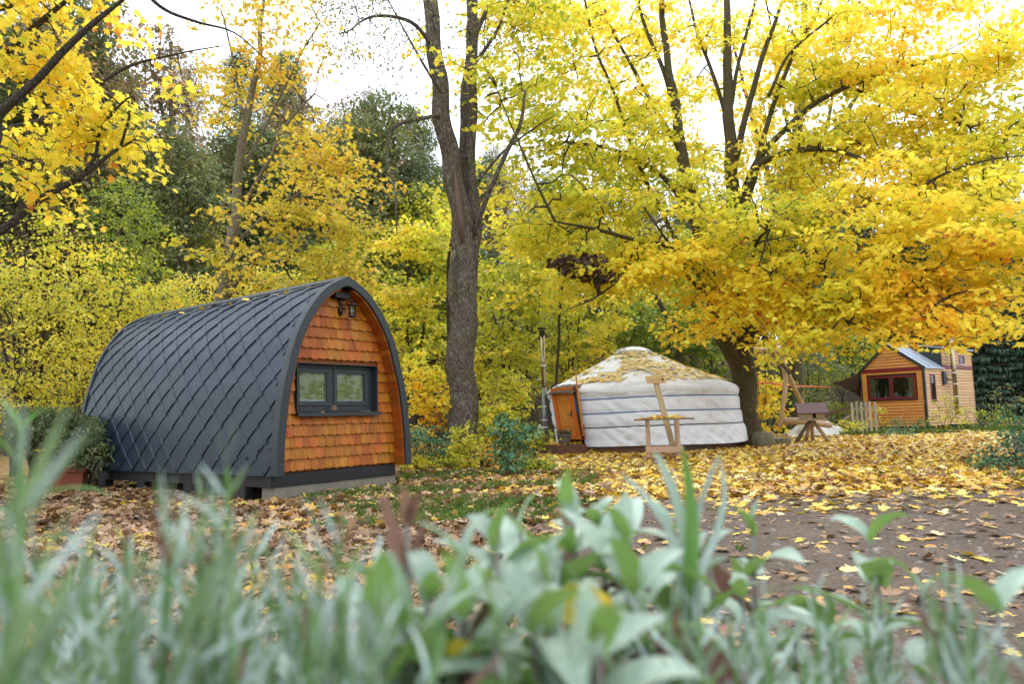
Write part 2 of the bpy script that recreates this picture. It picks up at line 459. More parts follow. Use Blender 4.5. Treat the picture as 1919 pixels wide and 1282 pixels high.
def make_canvas():
    m, t, out = newmat('white yurt canvas')
    v = coords(t)
    n = nd(t, 'ShaderNodeTexNoise', {'Vector': v, 'Scale': 0.9, 'Detail': 6.0, 'Roughness': 0.6})
    c = ramp(t, n.outputs[0], [(0.3, (.66, .67, .72)), (0.6, (.80, .82, .88))])
    v2 = coords(t, (1, 1, 0.25))
    n2 = nd(t, 'ShaderNodeTexNoise', {'Vector': v2, 'Scale': 3.0, 'Detail': 8.0, 'Roughness': 0.75})
    f = ramp(t, n2.outputs[0], [(0.56, (0, 0, 0)), (0.76, (0.6, 0.6, 0.6))])
    g = nd(t, 'ShaderNodeMixRGB', {'Fac': f, 'Color1': c, 'Color2': (.34, .32, .25, 1)})
    n3 = nd(t, 'ShaderNodeTexNoise', {'Vector': v, 'Scale': 40.0, 'Detail': 3.0})
    p = principled(t, out, g.outputs[0], 0.75, 0.25, 0, n3.outputs[0], 0.05, 0.005)
    return m
M['canvas'] = make_canvas()

def make_ground(name, base, zone=True):
    m, t, out = newmat(name)
    v = coords(t)
    n = nd(t, 'ShaderNodeTexNoise', {'Vector': v, 'Scale': 1.2, 'Detail': 9.0, 'Roughness': 0.7})
    n2 = nd(t, 'ShaderNodeTexNoise', {'Vector': v, 'Scale': 28.0, 'Detail': 6.0, 'Roughness': 0.7})
    vo = nd(t, 'ShaderNodeTexVoronoi', {'Vector': v, 'Scale': 16.0})
    c1 = ramp(t, n.outputs[0], [(0.3, tuple(x * .7 for x in base)), (0.7, tuple(x * 1.2 for x in base))])
    c2 = ramp(t, n2.outputs[0], [(0.35, (.45, .45, .45)), (0.65, (1.15, 1.12, 1.1))])
    c = nd(t, 'ShaderNodeMixRGB', {'Fac': 1.0, 'Color1': c1, 'Color2': c2}, blend_type='MULTIPLY')
    pb = ramp(t, vo.outputs['Distance'], [(0.10, (1, 1, 1)), (0.16, (0, 0, 0))])
    pv = nd(t, 'ShaderNodeMath', {0: pb, 1: 0.35}, operation='MULTIPLY')
    c = nd(t, 'ShaderNodeMixRGB', {'Fac': pv.outputs[0], 'Color1': c.outputs[0], 'Color2': (.22, .20, .18, 1)})
    col = c.outputs[0]
    hsum = nd(t, 'ShaderNodeMath', {0: n.outputs[0], 1: n2.outputs[0]}, operation='ADD')
    if zone:   # a carpet of small leaf fragments lies between the leaves that are modelled
        vo2 = nd(t, 'ShaderNodeTexVoronoi', {'Vector': v, 'Scale': 9.0, 'Randomness': 1.0})
        lc = ramp(t, nd(t, 'ShaderNodeSeparateColor', {0: vo2.outputs['Color']}).outputs[0], [(0.0, (.16, .09, .045)), (0.4, (.34, .19, .06)), (0.75, (.52, .31, .06)), (1.0, (.62, .44, .10))])
        at_ = nd(t, 'ShaderNodeAttribute', attribute_name='leafy')
        mm = nd(t, 'ShaderNodeMixRGB', {'Fac': at_.outputs['Fac'], 'Color1': col, 'Color2': lc})
        col = mm.outputs[0]
    principled(t, out, col, 0.95, 0.15, 0, hsum.outputs[0], 0.7, 0.03)
    return m
M['ground'] = make_ground('forest clearing soil', (.125, .095, .075))
M['path'] = make_ground('trodden earth path', (.150, .114, .086), zone=False)
M['hill'] = make_ground('wooded slope litter', (.10, .075, .04), zone=False)

# ================================================================== ground
def sstep(a, b, x):
    t = np.clip((x - a) / (b - a), 0, 1)
    return t * t * (3 - 2 * t)

def gz(x, y):
    x = np.asarray(x, float); y = np.asarray(y, float)
    p = np.stack([x, y, 0 * x], -1)
    near = np.exp(-((x * x + y * y) / 400.0))
    return 0.022 * snoise(p, 1.1, 1) + 0.03 * snoise(p, 4.0, 5) - 0.02

def path_mask(x, y):
    """1 on the trodden track that crosses the clearing"""
    p = np.stack([x, y, 0 * x], -1)
    w = snoise(p, 2.0, 2) * 0.8
    m = sstep(8.9, 7.6, y + w - 0.10 * (x - 3)) * sstep(-1.0, 1.2, x + w * 0.9 - 0.06 * y)
    return m

def leaf_zone(x, y):
    p = np.stack([x, y, 0 * x], -1)
    w = snoise(p, 2.5, 4)
    z = sstep(8.2, 10.6, y + w * 0.9) * sstep(-0.06, 0.07, x / np.maximum(y, 1) + w * .03) * sstep(34, 29, y) * sstep(0.66, 0.58, x / np.maximum(y, 1) + w * .02)
    return z

def grid_mesh(name, xs, ys, zf, mat, attr=None):
    X, Y = np.meshgrid(xs, ys)
    Z = zf(X, Y)
    v = np.stack([X, Y, Z], -1).reshape(-1, 3)
    ny, nx = X.shape
    i = np.arange(ny * nx).reshape(ny, nx)
    q = np.stack([i[:-1, :-1], i[:-1, 1:], i[1:, 1:], i[1:, :-1]], -1).reshape(-1, 4)
    me = np_mesh(name, v, [q], mat, smooth=True)
    if attr:
        a = me.attributes.new(attr[0], 'FLOAT', 'POINT')
        a.data.foreach_set('value', attr[1](X, Y).ravel().astype(np.float32))
    return me

xs = np.concatenate([-np.geomspace(400, 15, 14), np.arange(-14, 26.01, .28), np.geomspace(28, 400, 14)])
ys = np.concatenate([[-60, -20, -8, -3], np.arange(-1, 36, .28), np.geomspace(38, 500, 14)])
lz = lambda X, Y: np.clip(leaf_zone(X, Y) + 0.55 * sstep(0.02, -.08, X / np.maximum(Y, 1)) * sstep(2, 4, Y), 0, 1)
g = link('ground', grid_mesh('ground', xs, ys, gz, M['ground'], ('leafy', lz)))
tag(g, kind='structure')
# the trodden track is its own sheet just above the ground, with a ragged edge
X, Y = np.meshgrid(np.arange(-2.5, 11, .14), np.arange(0.5, 11, .14))
keep = path_mask(X, Y) > 0.35
idx = np.arange(X.size).reshape(X.shape)
q = np.stack([idx[:-1, :-1], idx[:-1, 1:], idx[1:, 1:], idx[1:, :-1]], -1)
kq = (keep[:-1, :-1] & keep[:-1, 1:] & keep[1:, 1:] & keep[1:, :-1])
q = q[kq]
v = np.stack([X, Y, gz(X, Y) + 0.012 * np.clip((path_mask(X, Y) - .35) * 4, -1, 1) + 0.004], -1).reshape(-1, 3)
tag(link('path', np_mesh('path', v, [q.reshape(-1, 4)], M['path'], smooth=True)), kind='structure')

def hill_z(x, y):
    A = np.interp(x, [-60, -28, -8, 8, 30, 60], [34, 32, 22, 13, 7, 7])
    p = np.stack([x, y, 0 * x], -1)
    return A * sstep(30, 95, y) * (1 + .05 * snoise(p, 14)) + 0.25 * snoise(p, 3.0) * sstep(30, 36, y) - 0.35 * sstep(40, 30, y) - 0.05
hx = np.arange(-110, 111, 2.2); hy = np.arange(29, 140, 2.2)
tag(link('hillside', grid_mesh('hillside', hx, hy, hill_z, M['hill'])), kind='structure')

# ================================================================== camping pod
POD_O = gnd(519.5, 894, 0.30); POD_O[2] = 0.0
POD_A = R(53.04)
PODW, PODL = 2.286, 5.3
UC = PODW / 2
_pp = [(1.143, .30), (1.138, .58), (1.118, .86), (1.05, 1.36), (.965, 1.68), (.87, 2.0), (.735, 2.28), (.56, 2.53), (.33, 2.755), (.0, 2.925)]
def catmull(pts, n=10):
    p = [np.array(q, float) for q in pts]
    p = [2 * p[0] - p[1]] + p + [2 * p[-1] - p[-2]]
    o = []
    for i in range(1, len(p) - 2):
        for k in range(n):
            t = k / n
            a, b, c, d = p[i - 1], p[i], p[i + 1], p[i + 2]
            o.append(0.5 * ((2 * b) + (-a + c) * t + (2 * a - 5 * b + 4 * c - d) * t * t + (-a + 3 * b - 3 * c + d) * t ** 3))
    o.append(p[-2])
    return np.array(o)
PROF = catmull(_pp, 8)                       # (half width, z) from base to ridge
_ds = np.r_[0, np.cumsum(np.linalg.norm(np.diff(PROF, axis=0), axis=1))]
SLEN = _ds[-1]
def prof(s, inset=0.0):
    """point on the arched section at arc length s, moved inwards by inset"""
    s = np.clip(s, 0, SLEN)
    w = np.interp(s, _ds, PROF[:, 0]); z = np.interp(s, _ds, PROF[:, 1])
    e = 0.03
    w2 = np.interp(min(s + e, SLEN), _ds, PROF[:, 0]); z2 = np.interp(min(s + e, SLEN), _ds, PROF[:, 1])
    w1 = np.interp(max(s - e, 0), _ds, PROF[:, 0]); z1 = np.interp(max(s - e, 0), _ds, PROF[:, 1])
    t = np.array([w2 - w1, z2 - z1]); t /= np.linalg.norm(t)
    n = np.array([t[1], -t[0]])             # outward
    return w - n[0] * inset, z - n[1] * inset, n
def hw(z, inset=0.0):
    zz = []; ww = []
    for s in np.linspace(0, SLEN, 60):
        a, b, _ = prof(s, inset); zz.append(b); ww.append(a)
    return float(np.interp(z, zz, ww))

pod = thing('camping_pod', 'arched camping pod with dark metal diamond tiles and an orange wood shingle end wall', 'cabin', POD_O, POD_A)
def P3(side, w, y, z): return (UC + side * w, y, z)

# shell under the tiles, and its inner face
mb = MB()
ss = np.linspace(0, SLEN, 28)
for side in (-1, 1):
    for i in range(len(ss) - 1):
        a = prof(ss[i], .012); b = prof(ss[i + 1], .012)
        c_ = prof(ss[i], .055); d_ = prof(ss[i + 1], .055)
        mb.add([P3(side, a[0], .05, a[1]), P3(side, b[0], .05, b[1]), P3(side, b[0], PODL, b[1]), P3(side, a[0], PODL, a[1])], [(0, 1, 2, 3)])
        mb.add([P3(side, c_[0], .05, c_[1]), P3(side, d_[0], .05, d_[1]), P3(side, d_[0], PODL, d_[1]), P3(side, c_[0], PODL, c_[1])], [(0, 1, 2, 3)])
mb.build('roof_shell', M['under'], pod, fix=False)

def clip_poly(poly, ax, val, keep_gt):
    o = []
    for i in range(len(poly)):
        a, b = poly[i], poly[(i + 1) % len(poly)]
        ia = (a[ax] >= val) == keep_gt or a[ax] == val
        ib = (b[ax] >= val) == keep_gt or b[ax] == val
        if ia: o.append(a)
        if ia != ib:
            t = (val - a[ax]) / (b[ax] - a[ax])
            o.append((a[0] + t * (b[0] - a[0]), a[1] + t * (b[1] - a[1])))
    return o
HD = 0.205
def tile_geo(mb, side, y0, s0):
    h = HD * 1.06
    poly = []
    corners = [(y0, s0 - h), (y0 - h, s0), (y0, s0 + h), (y0 + h, s0)]
    for i in range(4):
        a, b = corners[i], corners[(i + 1) % 4]
        for k in range(3):
            poly.append((a[0] + (b[0] - a[0]) * k / 3, a[1] + (b[1] - a[1]) * k / 3))
    poly = clip_poly(poly, 0, 0.085, True)
    if len(poly) > 2: poly = clip_poly(poly, 0, PODL - .03, False)
    if len(poly) > 2: poly = clip_poly(poly, 1, 0.0, True)
    if len(poly) > 2: poly = clip_poly(poly, 1, SLEN - .02, False)
    if len(poly) < 3: return False
    cy = sum(p[0] for p in poly) / len(poly); cs = sum(p[1] for p in poly) / len(poly)
    if max(p[0] for p in poly) - min(p[0] for p in poly) < .03 or max(p[1] for p in poly) - min(p[1] for p in poly) < .03: return False
    j = random.uniform(-.0012, .0012); j1 = random.uniform(-.012, .012); j2 = random.uniform(-.012, .012)
    def pt(y, s, d, lip=0):
        dy, dsv = y - y0, s - s0
        a = (-dy - dsv) / HD; b = (dy - dsv) / HD
        off = 0.004 + .0062 * (a + 1) + .0034 * (b + 1) + lip * .008 + j + j1 * dy + j2 * dsv - d
        w, z, n = prof(s)
        return P3(side, w + n[0] * off, y, z + n[1] * off)
    n = len(poly)
    top = [pt(cy, cs, 0)] + [pt(*p, 0) for p in poly]
    bot = [pt(*p, .003) for p in poly]
    # folded lip along the lower left edge
    def lp(bv, av): return (y0 + HD * (bv - av) / 2, s0 - HD * (av + bv) / 2)
    ok = lambda p: .09 < p[0] < PODL - .04 and .005 < p[1] < SLEN - .03
    for a_ in np.arange(-.86, .9, .43):
        q_ = [lp(.60, a_), lp(.70, a_), lp(1.0, a_), lp(1.0, a_ + .43), lp(.70, a_ + .43), lp(.60, a_ + .43)]
        if all(ok(p) for p in q_):
            vv = [pt(*q_[0], -.0005, 0), pt(*q_[1], 0, 1), pt(*q_[2], 0, 1), pt(*q_[3], 0, 1), pt(*q_[4], 0, 1), pt(*q_[5], -.0005, 0)]
            mb.add(vv, [(0, 1, 4, 5), (1, 2, 3, 4)] if side < 0 else [(5, 4, 1, 0), (4, 3, 2, 1)])
    f = [(0, 1 + i, 1 + (i + 1) % n) for i in range(n)]
    f += [(1 + i, 1 + n + i, 1 + n + (i + 1) % n, 1 + (i + 1) % n) for i in range(n)]
    if side > 0: f = [q[::-1] for q in f]
    mb.add(top + bot, f)
    return True
nr = int(SLEN / HD) + 2
rest = MB()
for side in (-1, 1):
    for jr in range(0, nr):
        for i in range(-1, 14):
            y0 = i * 2 * HD + (jr % 2) * HD + .06
            s0 = jr * HD
            t_ = MB() if side < 0 else rest
            if tile_geo(t_, side, y0, s0) and side < 0:
                t_.build('roof_tile', M['slate'], pod, fix=False)
o = rest.build('roof_tiles', M['slate'], pod, fix=False); o['kind'] = 'stuff'

def arch_sweep(o_in, o_out, y0, y1, name, mat, sag=None):
    """closed arch band between two insets, from y0 to y1"""
    mb = MB()
    pts = []
    sl_ = np.linspace(0, SLEN, 34)
    for side, seq in ((-1, sl_), (1, sl_[::-1])):
        for s in seq:
            a = prof(s, o_out); b = prof(s, o_in)
            zi = b[1]; wi = max(b[0], 0)
            if b[0] < 0: zi = zi + b[0] * .9
            pts.append((P3(side, max(a[0], 0), y0, a[1]), P3(side, wi, y0, zi), P3(side, wi, y1, zi), P3(side, max(a[0], 0), y1, a[1])))
    k = len(pts)
    v = [p for q in pts for p in q]
    f = []
    for i in range(k - 1):
        for c in range(4):
            f.append((i * 4 + c, i * 4 + (c + 1) % 4, (i + 1) * 4 + (c + 1) % 4, (i + 1) * 4 + c))
    f += [(0, 1, 2, 3), ((k - 1) * 4 + 3, (k - 1) * 4 + 2, (k - 1) * 4 + 1, (k - 1) * 4)]
    mb.add(v, f)
    return mb.build(name, mat, pod, bevel=.006)
arch_sweep(.085, -.03, -.03, .10, 'arch_fascia', M['anth'])
arch_sweep(.07, -.036, PODL - .045, PODL + .03, 'rear_fascia', M['anth'])
# screws of the fascia
mb = MB()
for s in np.arange(.15, SLEN, .36):
    for side in (-1, 1):
        w, z, n = prof(s, .03)
        mb.tube([P3(side, w, -.028, z), P3(side, w, -.034, z)], .006, 6)
mb.build('screw', M['tin'], pod)
# ridge cap
mb = MB()
mb.slab([(UC - .11, .1, 2.90), (UC, .1, 2.965), (UC + .11, .1, 2.90), (UC + .105, .1, 2.885), (UC, .1, 2.945), (UC - .105, .1, 2.885)], (0, PODL - .16, 0))
mb.build('ridge_cap', M['anth'], pod)

WY = 0.185                                    # plane of the shingled wall
# soffit boards between fascia and wall
arc = np.arange(0.0, SLEN - .05, .125)
for side in (-1, 1):
    for s in arc:
        a = prof(s + .002, .088); b = prof(min(s + .123, SLEN), .088)
        a2 = prof(s + .002, .11); b2 = prof(min(s + .123, SLEN), .11)
        if b2[0] < .02: continue
        pd = random.uniform(-.002, .002)
        q = [P3(side, a[0] + pd, .0, a[1]), P3(side, b[0] + pd, .0, b[1]), P3(side, b2[0] + pd, .0, b2[1]), P3(side, a2[0] + pd, .0, a2[1])]
        MB().slab(q, (0, WY + .08, 0)).build('soffit_plank', M['soffit'], pod, bevel=.002)
# wall behind the shingles
mb = MB()
zs = np.linspace(.31, 2.80, 26)
poly = [(UC - hw(z, .10), WY + .03, z) for z in zs] + [(UC + hw(z, .10), WY + .03, z) for z in zs[::-1]]
WIN = (.418, 1.835, 1.068, 1.745)
# backing is built as strips that leave the window opening free
def strip(z0, z1, u0=None, u1=None):
    a0 = UC - hw(z0, .10) if u0 is None else u0; b0 = UC - hw(z1, .10) if u0 is None else u0
    a1 = UC + hw(z0, .10) if u1 is None else u1; b1 = UC + hw(z1, .10) if u1 is None else u1
    mb.add([(a0, WY + .03, z0), (a1, WY + .03, z0), (b1, WY + .03, z1), (b0, WY + .03, z1)], [(0, 1, 2, 3)])
zl = np.linspace(.32, WIN[2], 5)
for a, b in zip(zl[:-1], zl[1:]): strip(a, b)
zl = np.linspace(WIN[2], WIN[3], 4)
for a, b in zip(zl[:-1], zl[1:]): strip(a, b, None, WIN[0]); strip(a, b, WIN[1], None)
zl = np.linspace(WIN[3], 2.83, 9)
for a, b in zip(zl[:-1], zl[1:]): strip(a, b)
mb.build('wall', M['soffit'], pod, fix=False)
# shingles, each its own piece
EXPO = .1465
row = 0
z = .335
nsh = 0
while z < 2.74:
    zt = min(z + EXPO * 1.28, 2.86)
    halfb = hw(z, .112); halft = max(hw(zt, .112), .02)
    u = UC - halfb - random.uniform(0, .05)
    while u < UC + halfb:
        w = random.uniform(.085, .148)
        u0, u1 = u + .0012, u + w - .0012
        u += w
        for (a, b) in ([(u0, u1)] if not (z < WIN[3] - .02 and z + EXPO > WIN[2] + .02) else [(u0, min(u1, WIN[0] - .012)), (max(u0, WIN[1] + .012), u1)]):
            if b - a < .022: continue
            lo0, lo1 = max(a, UC - halfb), min(b, UC + halfb)
            if lo1 - lo0 < .012: continue
            t0, t1 = max(lo0, UC - halft), min(lo1, UC + halft)
            if t1 < t0: t0 = t1 = min(max((lo0 + lo1) / 2, UC - halft), UC + halft)
            zb = z + random.uniform(-.004, .004); zz = zt
            if zb < WIN[2] and zz > WIN[2] - .02 and lo1 > WIN[0] and lo0 < WIN[1]: zz = WIN[2] - .025
            if zb < WIN[3] and zb > WIN[2]: zb2 = zb
            yb = WY - .014 + random.uniform(-.003, .002); yt = WY + .018
            c = (lo1 - lo0)
            bottom = [(lo0 + c * k / 4, yb, zb + .016 * abs(k / 2 - 1) ** 2) for k in range(5)]
            poly = bottom + [(t1, yt, zz), (t0, yt, zz)]
            if t1 - t0 < .002: poly = bottom + [((t0 + t1) / 2, yt, zz)]
            mbs = MB().slab(poly, (0, .011, 0))
            nsh += 1
            o_ = mbs.build('wood_shingle', M['shingle'], pod)
    z += EXPO
    row += 1
# window
wn = link('window', None, pod)
x0, x1, z0, z1 = WIN
mb = MB()   # deep dark lining of the opening
mb.box(x0, x0 + .012, WY - .03, WY + .16, z0, z1).box(x1 - .012, x1, WY - .03, WY + .16, z0, z1)
mb.box(x0 + .012, x1 - .012, WY - .03, WY + .16, z1 - .012, z1)
wn2 = mb.build('window', M['anth'], pod, bevel=.002)
bpy.data.objects.remove(wn)
wn = wn2
FY = WY + .075
mb = MB()
def frame(mb, a, b, c, d, t, y0, y1):
    mb.box(a, b, y0, y1, c, c + t).box(a, b, y0, y1, d - t, d).box(a, a + t, y0, y1, c + t, d - t).box(b - t, b, y0, y1, c + t, d - t)
mb.box(x0 + .012, x1 - .012, FY, FY + .06, z0 + .03, z0 + .105).box(x0 + .012, x1 - .012, FY, FY + .06, z1 - .06, z1 - .012)
mb.box(x0 + .012, x0 + .05, FY, FY + .06, z0 + .105, z1 - .06).box(x1 - .10, x1 - .012, FY, FY + .06, z0 + .105, z1 - .06)
mb.box(1.05, 1.10, FY, FY + .06, z0 + .105, z1 - .06)
mb.build('frame', M['anth'], wn, bevel=.003)
for (a, b) in ((x0 + .052, 1.048), (1.102, x1 - .102)):
    mb = MB(); frame(mb, a, b, z0 + .107, z1 - .062, .062, FY - .012, FY + .05)
    mb.build('sash', M['anth'], wn, bevel=.004)
    pa, pb, pc, pdz = a + .062, b - .062, z0 + .169, z1 - .124
    mb = MB(); mb.box(pa, pb, FY + .012, FY + .018, pc, pdz)
    mb.build('pane', M['glass'], wn)
    mb = MB(); frame(mb, pa - .001, pb + .001, pc - .001, pdz + .001, .009, FY + .019, FY + .03); mb.box(pa + .009, pb - .009, FY + .03, FY + .045, pc + .008, pc + .028)
    mb.build('blind_rail', M['pvc'], wn)
    mb = MB(); nz = 26
    vv = []; ff = []
    for k in range(nz + 1):
        zz = pc + .025 + (pdz - pc - .02) * k / nz; yy = FY + .034 + (.009 if k % 2 else -.003)
        vv += [(pa, yy, zz), (pb, yy, zz)]
    ff = [(2 * k, 2 * k + 1, 2 * k + 3, 2 * k + 2) for k in range(nz)]
    mb.add(vv, ff); mb.build('blind', M['blind'], wn, fix=False)
mb = MB(); mb.slab([(x0 - .012, FY + .01, z0 + .03), (x0 - .012, WY - .075, z0 + .012), (x0 - .012, WY - .075, z0 - .032), (x0 - .012, WY - .068, z0 - .032), (x0 - .012, WY - .068, z0 + .004), (x0 - .012, FY + .01, z0 + .02)], (x1 - x0 + .024, 0, 0))
mb.build('sill', M['anth'], wn)
mb = MB()
for xx in (.51, .93, 1.20, 1.65):
    mb.box(xx, xx + .05, FY - .004, FY + .001, z0 + .065, z0 + .075)
mb.build('drain_cap', M['black'], wn)
# wall lantern
lamp = MB()
lx, lz = 1.16, 2.55
ly = WY - .015
lamp.lathe([(.008, -.13), (.03, -.11), (.035, -.06), (.022, 0), (.03, .05), (.035, .09), (.01, .13)], 12, (0, 0, 0))
lm_me = lamp.mesh('lantern', M['lampiron'], True)
lo = link('lantern', lm_me, pod); lo.location = (lx, ly, lz)
mb = MB()
mb.tube([(0, -.01, .03), (.02, -.06, .02), (.045, -.10, .05), (.07, -.135, .085), (.085, -.15, .075), (.085, -.15, .05)], .011, 8)
mb.tube([(0, -.02, -.04), (.03, -.05, -.03), (.05, -.085, .02)], .009, 7)
mb.build('bracket', M['lampiron'], lo, True)
mb = MB(); cc = (.085, -.15, 0)
mb.lathe([(.004, .055), (.02, .05), (.03, .035), (.078, .018), (.08, .008), (.05, .004)], 18, cc)
mb.build('lamp_cap', M['lampiron'], lo, True)
mb = MB(); mb.lathe([(.046, .004), (.046, -.13)], 16, cc, caps=False); mb.build('lamp_glass', M['glass'], lo, True)
mb = MB(); mb.lathe([(.05, -.13), (.054, -.14), (.054, -.155), (.02, -.165)], 16, cc)
for k in range(6):
    a = k * math.pi / 3
    mb.tube([(cc[0] + .049 * math.cos(a), cc[1] + .049 * math.sin(a), .004), (cc[0] + .049 * math.cos(a), cc[1] + .049 * math.sin(a), -.13)], .005, 5)
for zz in (-.035, -.09): mb.lathe([(.047, zz), (.052, zz), (.052, zz - .008), (.047, zz - .008)], 16, cc, caps=False)
mb.build('lamp_cage', M['lampiron'], lo, True)
mb = MB(); mb.lathe([(.012, -.13), (.012, -.09), (.022, -.07), (.024, -.05), (.012, -.025)], 12, cc); mb.build('bulb', M['pvc'], lo, True)
# ventilation box under the ridge
MB().box(UC - .13, UC + .13, WY - .10, WY + .02, 2.655, 2.74).build('vent_box', M['black'], pod, bevel=.01)
# base beams and blocks
mb = MB(); mb.box(.02, PODW - .12, .16, .30, .155, .312); mb.build('front_beam', M['black'], pod, bevel=.004)
for u in (.05, PODW - .17):
    mb = MB(); mb.box(u, u + .12, .302, PODL - .02, .15, .30); mb.build('side_beam', M['black'], pod, bevel=.004)
mb = MB(); mb.box(.06, PODW - .06, .31, PODL - .03, .30, .33); mb.build('floor', M['black'], pod)
mb = MB(); zs = np.linspace(.33, 2.86, 20)
poly = [(UC - hw(z, .06), PODL - .06, z) for z in zs] + [(UC + max(hw(z, .06), 0), PODL - .06, z) for z in zs[::-1]]
mb.slab(poly, (0, .03, 0)); mb.build('rear_wall', M['soffit'], pod)
for y in (.75, 2.0, 3.3, 4.5):
    for u in (.05, PODW - .19):
        MB().box(u, u + .14, y, y + .22, -.05, .15).build('support_block', M['black'], pod, bevel=.008)
for y in (1.2, 3.0, 4.3):
    MB().box(.035, .049, y, y + .1, .17, .27).build('bracket_plate', M['black'], pod)
cb = MB().box(.10, PODW - .10, .18, .46, -.1, .154).build('concrete_footing', M['concrete'], None, bevel=.01)
cb.location = POD_O; cb.rotation_euler = (0, 0, POD_A)
tag(cb, 'pale concrete footing strip under the front beam of the arched pod', 'footing')
# pale wooden step behind the far corner of the pod
st = MB().box(-.30, .5, PODL + .06, PODL + .6, .24, .275).box(-.2, .4, PODL + .12, PODL + .5, -.05, .24).build('step_board', M['grey_timber'], None, bevel=.004)
st.location = POD_O; st.rotation_euler = (0, 0, POD_A)
tag(st, 'pale flat board step beside the far end of the dark tiled pod, behind the planter', 'step')

# ================================================================== yurt
YC = np.array([3.66, 21.55, 0.0])
yurt = thing('yurt', 'round white canvas yurt with blue rope bands and a leaf covered conical roof', 'yurt', YC)
SH = -0.16                                    # the whole tent leans: sideways shift per metre of height
def sh(x, y, z): return (x + SH * (z - .8), y, z)
DANG = math.atan2(-1.35, -2.28)                 # direction of the door seen from the middle
ROPES = (.65, 1.0, 1.36)
# wall canvas with wrinkles, tied in at the ropes
n_a, n_z = 620, 64
A = np.linspace(0, 2 * math.pi, n_a, endpoint=False)
Zs = np.linspace(.15, 1.56, n_z)
AA, ZZ = np.meshgrid(A, Zs)
rb = 2.60 - .03 * (ZZ - .15)
tie = sum(np.exp(-((ZZ - r) / .045) ** 2) for r in ROPES)
bulge = .013 * np.abs(np.sin(math.pi * (ZZ - .3) / .352)) ** .7
front = np.cos(AA - R(-100))
diag = np.sin((AA * 2.6 + ZZ * 1.55) * 11 + 1.2 * np.sin(AA * 9)) * (.5 + .5 * np.sin(AA * 7.3 + 1))
diag2 = np.sin((AA * 2.6 - ZZ * .9) * 17 + 2 * np.sin(AA * 5 + ZZ * 3))
pp = np.stack([np.cos(AA) * 2.6, np.sin(AA) * 2.6, ZZ * 1.6], -1)
rr = rb + bulge * (1 - tie) + (.012 + .012 * sstep(.2, -.6, np.cos(AA - R(-20)))) * diag * (1 - .7 * tie) + .010 * diag2 * np.clip(snoise(pp, 1.1), 0, 1) + .016 * snoise(pp, .45, 3) + .022 * snoise(pp, 1.2, 6) - .012 * tie
ph_ = AA * 2.6 * 1.0 + ZZ * 1.5 + .25 * snoise(pp, .9, 4)
crz = np.maximum(1 - np.abs(np.sin(ph_ * 8.5)) * 2.2, 0) ** 1.5 * np.clip(.35 + .9 * snoise(pp, .8, 1), 0, 1)
crz2 = np.maximum(1 - np.abs(np.sin((AA * 2.6 - ZZ * .6) * 10 + snoise(pp, .7, 8))) * 2.6, 0) ** 1.5 * np.clip(.1 + .9 * snoise(pp, .7, 5), 0, 1)
rr -= (.020 * crz + .014 * crz2) * (1 - .6 * tie)
rr += .030 * sstep(1.36, 1.5, ZZ) * (1 + .7 * snoise(pp, .35, 7))
bz = .03 * snoise(pp, .8, 2) * sstep(.4, .15, ZZ)
V = np.stack([rr * np.cos(AA) + SH * (ZZ - .8), rr * np.sin(AA), ZZ + bz], -1).reshape(-1, 3)
ii = np.arange(n_a * n_z).reshape(n_z, n_a)
dm = np.abs((AA - DANG + math.pi) % (2 * math.pi) - math.pi) * 2.6 < .47
q = np.stack([ii[:-1], np.roll(ii[:-1], -1, 1), np.roll(ii[1:], -1, 1), ii[1:]], -1)
hole = dm[:-1] & np.roll(dm[:-1], -1, 1) & (ZZ[:-1] < 1.52)
q = q[~hole].reshape(-1, 4)
link('wall_canvas', np_mesh('wall_canvas', V, [q], M['canvas'], smooth=True), yurt)
# roof canvas: rounded shoulder, straight cone with faint radial ridges of the poles
rp = [(2.60, 1.43), (2.67, 1.52), (2.655, 1.60), (2.57, 1.665), (2.44, 1.725), (2.25, 1.80), (2.0, 1.905), (1.7, 2.035), (1.4, 2.17), (1.1, 2.315), (.85, 2.445), (.66, 2.55), (.58, 2.60)]
rp = catmull(rp, 4)
RP_R = rp[:, 0]; RP_Z = rp[:, 1]
AA, KK = np.meshgrid(A, np.arange(len(rp)))
rr = RP_R[KK]; zz = RP_Z[KK].copy()
rid = np.abs(np.sin(AA * 18)) ** 3
slope = sstep(2.5, 2.2, rr) * sstep(.6, .9, rr)
pp = np.stack([np.cos(AA) * rr, np.sin(AA) * rr, zz], -1)
zz += .016 * rid * slope + .012 * snoise(pp, .5, 2) * (1 - slope * .5) - .006
drp = sstep(2.35, 2.62, rr)
rr2 = rr + drp * (.022 * snoise(pp, .20, 3) + .02 * snoise(pp, .8, 8) - .05)
zz += drp * .03 * snoise(pp, .5, 9)
V = np.stack([rr2 * np.cos(AA) + SH * (zz - .8), rr2 * np.sin(AA), zz], -1).reshape(-1, 3)
ii = np.arange(n_a * len(rp)).reshape(len(rp), n_a)
q = np.stack([ii[:-1], np.roll(ii[:-1], -1, 1), np.roll(ii[1:], -1, 1), ii[1:]], -1).reshape(-1, 4)
link('roof_canvas', np_mesh('roof_canvas', V, [q], M['canvas'], smooth=True), yurt)
def roof_pt(a, r):
    z = float(np.interp(r, RP_R[::-1][:-12], RP_Z[::-1][:-12])) if r < 2.5 else 1.69
    return np.array([r * math.cos(a) + SH * (z - .8), r * math.sin(a), z])
mb = MB(); mb.lathe([(.60, 2.575), (.585, 2.615), (.50, 2.69), (.36, 2.765), (.2, 2.80), (.03, 2.815)], 28, (SH * 1.85, 0, 0))
dm_ = mat_plain('cloudy dome', (.30, .32, .27), .25, 0, .5, .35, 6)
mb.build('crown_dome', dm_, yurt, True)
mb = MB()
